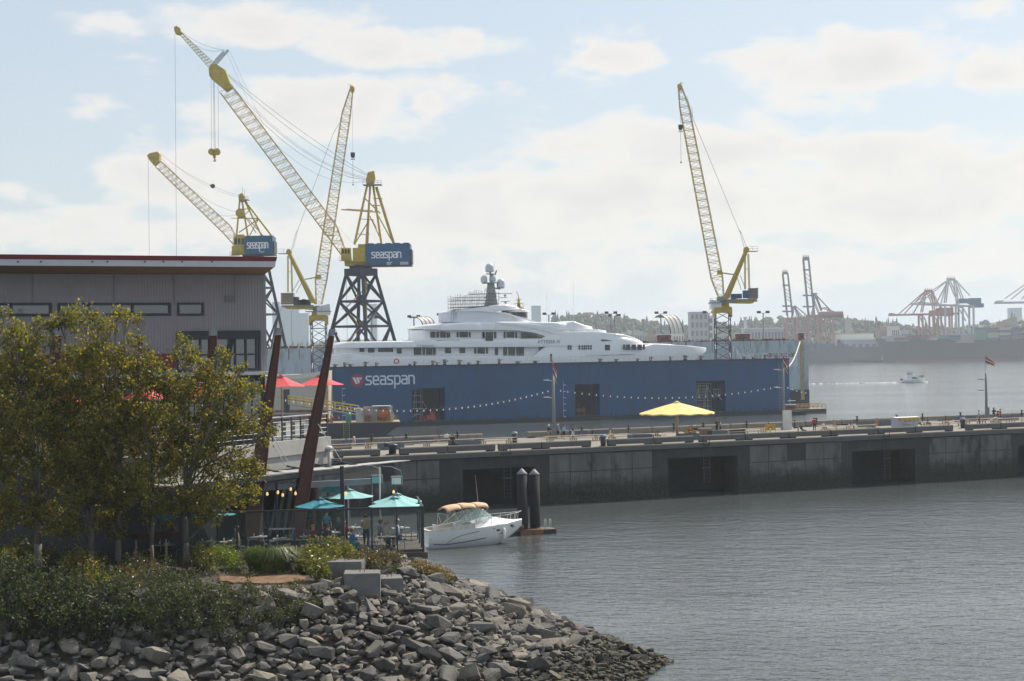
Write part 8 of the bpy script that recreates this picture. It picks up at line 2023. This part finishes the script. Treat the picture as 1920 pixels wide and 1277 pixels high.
def gpt(px, py): return onground(px, py)
def bush(name, label, cat, blobs, m, size=.13, dens=1000, group=None, spread=.13):
    x, y, rp = blobs[0]; b = gpt(x, y + rp * .8); r = thing(name, label, cat, b, group=group); P = []; st = MB()
    for x, y, rp in blobs:
        g = gpt(x, y + rp * .8); d = g.y - .2; c = W(x, y, d); rr = rp * d / FPX
        P.append(cloud(c, rr, int(dens * rr * rr + 60), spread=spread, squash=.9))
        for _ in range(7): st.bar(V((c.x + random.uniform(-.2, .2), c.y, g.z - .2)), c + V((random.uniform(-1, 1), random.uniform(-1, 1), random.uniform(-.2, .9))) * rr * .8, .02, 4, .008, cap=False)
    st.build('stems', M_bark, r, b, kind='stuff'); leaf_mesh('foliage', np.concatenate(P), size, m, r, b); return r
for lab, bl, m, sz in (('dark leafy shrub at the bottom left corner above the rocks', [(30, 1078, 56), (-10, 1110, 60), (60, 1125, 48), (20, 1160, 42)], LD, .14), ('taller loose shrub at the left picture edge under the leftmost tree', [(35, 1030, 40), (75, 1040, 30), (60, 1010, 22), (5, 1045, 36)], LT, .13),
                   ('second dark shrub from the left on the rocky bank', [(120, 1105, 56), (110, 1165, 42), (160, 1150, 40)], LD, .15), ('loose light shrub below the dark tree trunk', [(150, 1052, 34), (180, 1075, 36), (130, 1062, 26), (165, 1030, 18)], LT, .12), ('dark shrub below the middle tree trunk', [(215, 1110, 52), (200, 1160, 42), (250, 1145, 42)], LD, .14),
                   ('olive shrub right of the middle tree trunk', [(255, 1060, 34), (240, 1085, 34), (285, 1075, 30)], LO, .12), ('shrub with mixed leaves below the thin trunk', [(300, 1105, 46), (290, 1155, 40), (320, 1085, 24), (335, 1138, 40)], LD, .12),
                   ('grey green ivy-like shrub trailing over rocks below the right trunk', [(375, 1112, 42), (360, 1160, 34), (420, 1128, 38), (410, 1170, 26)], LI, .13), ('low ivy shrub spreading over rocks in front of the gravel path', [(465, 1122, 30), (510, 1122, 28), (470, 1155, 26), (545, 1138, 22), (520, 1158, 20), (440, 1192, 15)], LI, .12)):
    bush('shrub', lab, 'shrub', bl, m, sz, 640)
bush('shrub', 'pale green shrub between the tree trunks beside the canoe', 'shrub', [(225, 1005, 28), (250, 1000, 20), (205, 1020, 22)], LB)
bush('shrub', 'bright yellow green shrub left of the grass clump', 'shrub', [(428, 1044, 25), (410, 1038, 20), (440, 1058, 16)], LB, .11, 1300)
bush('shrub', 'loose green shrub beside the slim grey trunk', 'shrub', [(378, 1043, 28), (395, 1053, 22), (372, 1020, 14)], LY, .13, 1200)
bush('shrub', 'large yellow green shrub in front of the patio screen', 'shrub', [(612, 1034, 32), (582, 1046, 28), (642, 1042, 29), (595, 1066, 24), (568, 1058, 18), (625, 1056, 22)], LY, .15, 1300)
bush('shrub', 'low olive and brown shrub left of the patio slab end', 'shrub', [(690, 1042, 22), (716, 1044, 22), (742, 1048, 16), (670, 1054, 23), (700, 1058, 19)], LO, .12, 1200)
bush('shrub', 'golden yellow shrub at the edge above the water', 'shrub', [(815, 1070, 20), (838, 1080, 16), (795, 1066, 17), (780, 1060, 11), (825, 1082, 14)], LG, .10, 1500, spread=.09)
# weeping ornamental grass
b = gpt(505, 1074); r = thing('grass_clump', 'dense clump of arching ornamental grass in front of the patio screen', 'grass', b); mb = MB(); rs = random.Random(3)
for _ in range(3600):
    a = rs.random() * 2 * PI; q = rs.random() ** .5 * .75; p = V((b.x + q * 1.5 * math.cos(a), b.y + .3 + q * .8 * math.sin(a), b.z + rs.random() * .35)); L_ = rs.uniform(.45, 1.5); o = V((math.cos(a) * rs.uniform(.3, 1.25), math.sin(a) * .6, 0)) * L_ * .7; s = V((-math.sin(a), math.cos(a), 0)) * .016
    m1 = p + o * .4 + V((0, 0, L_ * .75)); e = p + o * 1.15 + V((0, 0, L_ * .45)); mb.m(0 if rs.random() < .75 else 1).add([p - s, p + s, m1 + s, m1 - s, e], [(0, 1, 2, 3), (3, 2, 4)])
mb.build('blades', [leaf_mat('grass_blade', [(0, (.055, .085, .022)), (1, (.13, .16, .045))], .5, .3), LB], r, b)
# ground ivy and weeds between the rocks: nobody could count it
P = []
for _ in range(420):
    x, y = random.uniform(-30, 600), random.uniform(1075, 1205)
    if y > 1215 - max(0, x - 250) * .12 or (x > 395 and y < 1100): continue
    g = gpt(x, y); P.append(cloud(g + V((0, 0, .12)), random.uniform(.25, .6), 80, 16, .10, .6))
for _ in range(60): g = gpt(random.uniform(430, 780), random.uniform(1066, 1080)); P.append(cloud(g + V((0, 0, .1)), .25, 30, 10, .1, .6))
for _ in range(120): g = gpt(random.uniform(-30, 470), random.uniform(1040, 1072)); P.append(cloud(g + V((0, 0, .25)), .45, 60, 12, .15, .8))
leaf_mesh('undergrowth', np.concatenate(P), .12, LI, kind='stuff')

# ---- rocks
def rock_color(t, c, tc):
    L = t.links.new; oi = N(t, 'ShaderNodeObjectInfo'); g = N(t, 'ShaderNodeNewGeometry'); s = N(t, 'ShaderNodeSeparateXYZ'); L(g.outputs['Position'], s.inputs[0])
    rd = mathn(t, 'FRACT', mathn(t, 'ADD', oi.outputs['Random'], g.outputs['Random Per Island']))
    cr = N(t, 'ShaderNodeValToRGB'); L(rd, cr.inputs[0]); e = cr.color_ramp.elements; e.new(.4); e.new(.75)
    for i, (p, q) in enumerate(((0, (.078, .073, .068)), (.4, (.168, .157, .143)), (.75, (.275, .24, .19)), (1, (.112, .111, .11)))): e[i].position = p; e[i].color = (*q, 1)
    m1 = N(t, 'ShaderNodeMix', data_type='RGBA'); m1.blend_type = 'MULTIPLY'; m1.inputs['Factor'].default_value = 1; L(c, m1.inputs['A']); L(cr.outputs[0], m1.inputs['B'])
    n = N(t, 'ShaderNodeTexNoise'); L(g.outputs['Position'], n.inputs['Vector']); n.inputs['Scale'].default_value, n.inputs['Detail'].default_value = 1.1, 7
    h = mathn(t, 'ADD', s.outputs[2], mathn(t, 'MULTIPLY', mathn(t, 'SUBTRACT', n.outputs['Fac'], .5), 2.2))
    mr = N(t, 'ShaderNodeMapRange', interpolation_type='SMOOTHSTEP'); L(h, mr.inputs['Value']); mr.inputs['From Min'].default_value, mr.inputs['From Max'].default_value, mr.inputs['To Min'].default_value, mr.inputs['To Max'].default_value = 1.0, 2.3, .9, 0
    n2 = N(t, 'ShaderNodeTexNoise'); L(g.outputs['Position'], n2.inputs['Vector']); n2.inputs['Scale'].default_value, n2.inputs['Detail'].default_value = 2.2, 5
    al = N(t, 'ShaderNodeValToRGB'); L(n2.outputs['Fac'], al.inputs[0]); e = al.color_ramp.elements; e[0].color, e[0].position = (.022, .019, .014, 1), .45; e[1].color, e[1].position = (.075, .072, .022, 1), .68
    m2 = N(t, 'ShaderNodeMix', data_type='RGBA'); L(mr.outputs[0], m2.inputs['Factor']); L(m1.outputs['Result'], m2.inputs['A']); L(al.outputs[0], m2.inputs['B']); return m2.outputs['Result']
M_rock = mat('granite', (1.0, 1.0, 1.0), .85, var=.28, scale=2.6, bump=.06, bscale=5, dirt=(.42, .37, .30), dirt_amt=.75, dirt_scale=1.2, extra=rock_color)
def rock_mesh(seed):
    rnd = random.Random(seed); bm = bmesh.new(); sx, sy, sz = rnd.uniform(.95, 1.5), rnd.uniform(.65, 1), rnd.uniform(.42, .8)
    for _ in range(rnd.randint(15, 24)):
        p = V((rnd.uniform(-1, 1), rnd.uniform(-1, 1), rnd.uniform(-1, 1))); p = p / max(abs(p.x), abs(p.y), abs(p.z), .01) * .5 + p.normalized() * .5
        bm.verts.new((p.x * sx, p.y * sy, p.z * sz))
    h = bmesh.ops.convex_hull(bm, input=bm.verts); bmesh.ops.delete(bm, geom=[v for v in bm.verts if not v.link_faces], context='VERTS')
    bmesh.ops.dissolve_limit(bm, angle_limit=.18, verts=bm.verts, edges=bm.edges)
    me = bpy.data.meshes.new('boulder'); bm.to_mesh(me); bm.free(); me.materials.append(M_rock); return me
RM = [rock_mesh(40 + i) for i in range(12)]
def shot(p):
    r = CAMROT.transposed() @ (p - EYE); return CX + FPX * r.x / -r.z, CY - FPX * r.y / -r.z
def clear(px, py, path_poly): 
    return not (385 < px < 585 and 1062 < py < 1096)
rs = random.Random(77); placed = []; cell = {}
def fits(x, y, r, k):
    for i in range(-2, 3):
        for j in range(-2, 3):
            for (a, b_, q) in cell.get((int(x // 1) + i, int(y // 1) + j), ()):
                if (a - x) ** 2 + (b_ - y) ** 2 < (k * (r + q)) ** 2: return False
    return True
XY = np.array([(rs.uniform(-28, 10), rs.uniform(75, 125)) for _ in range(26000)]); ZZ = ground_z(XY)
for r0, r1, k, lim in ((.40, .78, .66, 1500), (.28, .44, .62, 9000), (.13, .27, .56, 26000)):
    for (x, y), z in list(zip(XY, ZZ))[:lim]:
        if not (-.35 < z < 5.75): continue
        wet = z < 1.5 and x > 0
        r = (r0 + (r1 - r0) * rs.random() ** 1.7) * (.62 if wet else 1)
        px, py = shot(V((x, y, z)))
        if not (-40 < px < 1260 and 1040 < py < 1330) or not clear(px, py, None): continue
        if not fits(x, y, r, k): continue
        cell.setdefault((int(x // 1), int(y // 1)), []).append((x, y, r)); placed.append((x, y, z, r, px, py))
placed = [p for p in placed if p[5] < 1310]
def seen_size(p): return p[3] * (1 if p[5] < 1290 else .3) * (.35 if (p[4] < 560 and p[5] < 1185 - max(0, p[4] - 300) * .12) else 1)
placed.sort(key=seen_size, reverse=True)
rest = MB()
def rot_of(): return (rs.uniform(-.5, .5), rs.uniform(-.5, .5), rs.uniform(0, 6.28))
for i, (x, y, z, r, px, py) in enumerate(placed):
    me = RM[rs.randrange(12)]; e = rot_of(); zc = z + r * .18
    if i < 296:
        o = link('boulder', me, None, (x, y, zc)); o.rotation_euler = e; o.scale = (r, r, r * rs.uniform(.85, 1.1))
        lo = z < 1.4
        wh = 'beside the concrete blocks' if abs(px - 690) < 110 and py < 1150 else 'along the water edge on the right' if px > 860 and py < 1075 + (px - 860) * .5 else 'at the wet tip of the bank' if px > 1000 else 'along the bottom edge of the picture' if py > 1225 else 'under the leafy shrubs' if px < 420 else 'just below the ivy and gravel path' if px < 640 else 'in the middle of the slope'
        retag(o, ('dark weedy wet boulder ' if lo else 'large angular grey boulder ' if r > .55 else 'angular grey boulder ' if r > .42 else 'smaller angular grey rock ') + wh, 'boulder', 'boulders ' + wh)
    else:
        M_ = Matrix.Translation((x, y, zc)) @ (Matrix.Rotation(e[2], 4, 'Z') @ Matrix.Rotation(e[0], 4, 'X') @ Matrix.Rotation(e[1], 4, 'Y')) @ Matrix.Scale(r, 4)
        rest.add([M_ @ v.co for v in me.vertices], [tuple(p.vertices) for p in me.polygons])
rest.build('rubble', M_rock, kind='stuff')
# weed lumps and small stones at the tip
mb = MB(); 
for (x, y), z in list(zip(XY, ZZ))[:9000]:
    if -.75 < z < 1.0 and x > -8:
        me = RM[rs.randrange(12)]; r = rs.uniform(.08, .26); M_ = Matrix.Translation((x, y, z + .08)) @ Matrix.Rotation(rs.uniform(0, 6), 4, 'Z') @ Matrix.Scale(r, 4); mb.add([M_ @ v.co for v in me.vertices], [tuple(p.vertices) for p in me.polygons])
mb.build('shingle', M_rock, kind='stuff')
# cast concrete blocks
for (x0, x1, yt, yb, dep, rz, lab) in ((612, 678, 1052, 1080, 1.0, -.12, 'upper left of three cast concrete blocks, beside the yellow shrub'), (645, 713, 1074, 1116, 1.1, .06, 'largest of three cast concrete blocks among the rocks'), (708, 757, 1083, 1108, 1.1, .14, 'darker right-hand of three cast concrete blocks, half sunk in rocks')):
    g = gpt((x0 + x1) / 2, yb); k = g.y / FPX; w = (x1 - x0) * k / 2; h = (yb - yt) * k
    bl = thing('concrete_block', lab, 'block', g, rz); bm = bmesh.new(); bmesh.ops.create_cube(bm, size=1)
    for v in bm.verts: v.co = V((v.co.x * 2 * w + random.uniform(-.03, .03), (v.co.y + .5) * dep * 1.5 + random.uniform(-.03, .03), (v.co.z + .5) * (h + .45) - .5 + random.uniform(-.02, .02)))
    bmesh.ops.bevel(bm, geom=bm.edges[:], offset=.035, segments=2, affect='EDGES'); me = bpy.data.meshes.new('body'); bm.to_mesh(me); bm.free(); me.materials.append(mat('block_concrete', (.165, .16, .155), .9, var=.2, scale=1.5, bump=.02, bscale=7, dirt=(.08, .078, .075), dirt_amt=.6)); link('body', me, bl)
    mb = MB(); mb.tube([V((-.12, dep * .7, h - .06)), V((-.1, dep * .7, h + .1)), V((.1, dep * .7, h + .1)), V((.12, dep * .7, h - .06))], .02, 5); mb.build('lifting_loop', M_rust, bl)
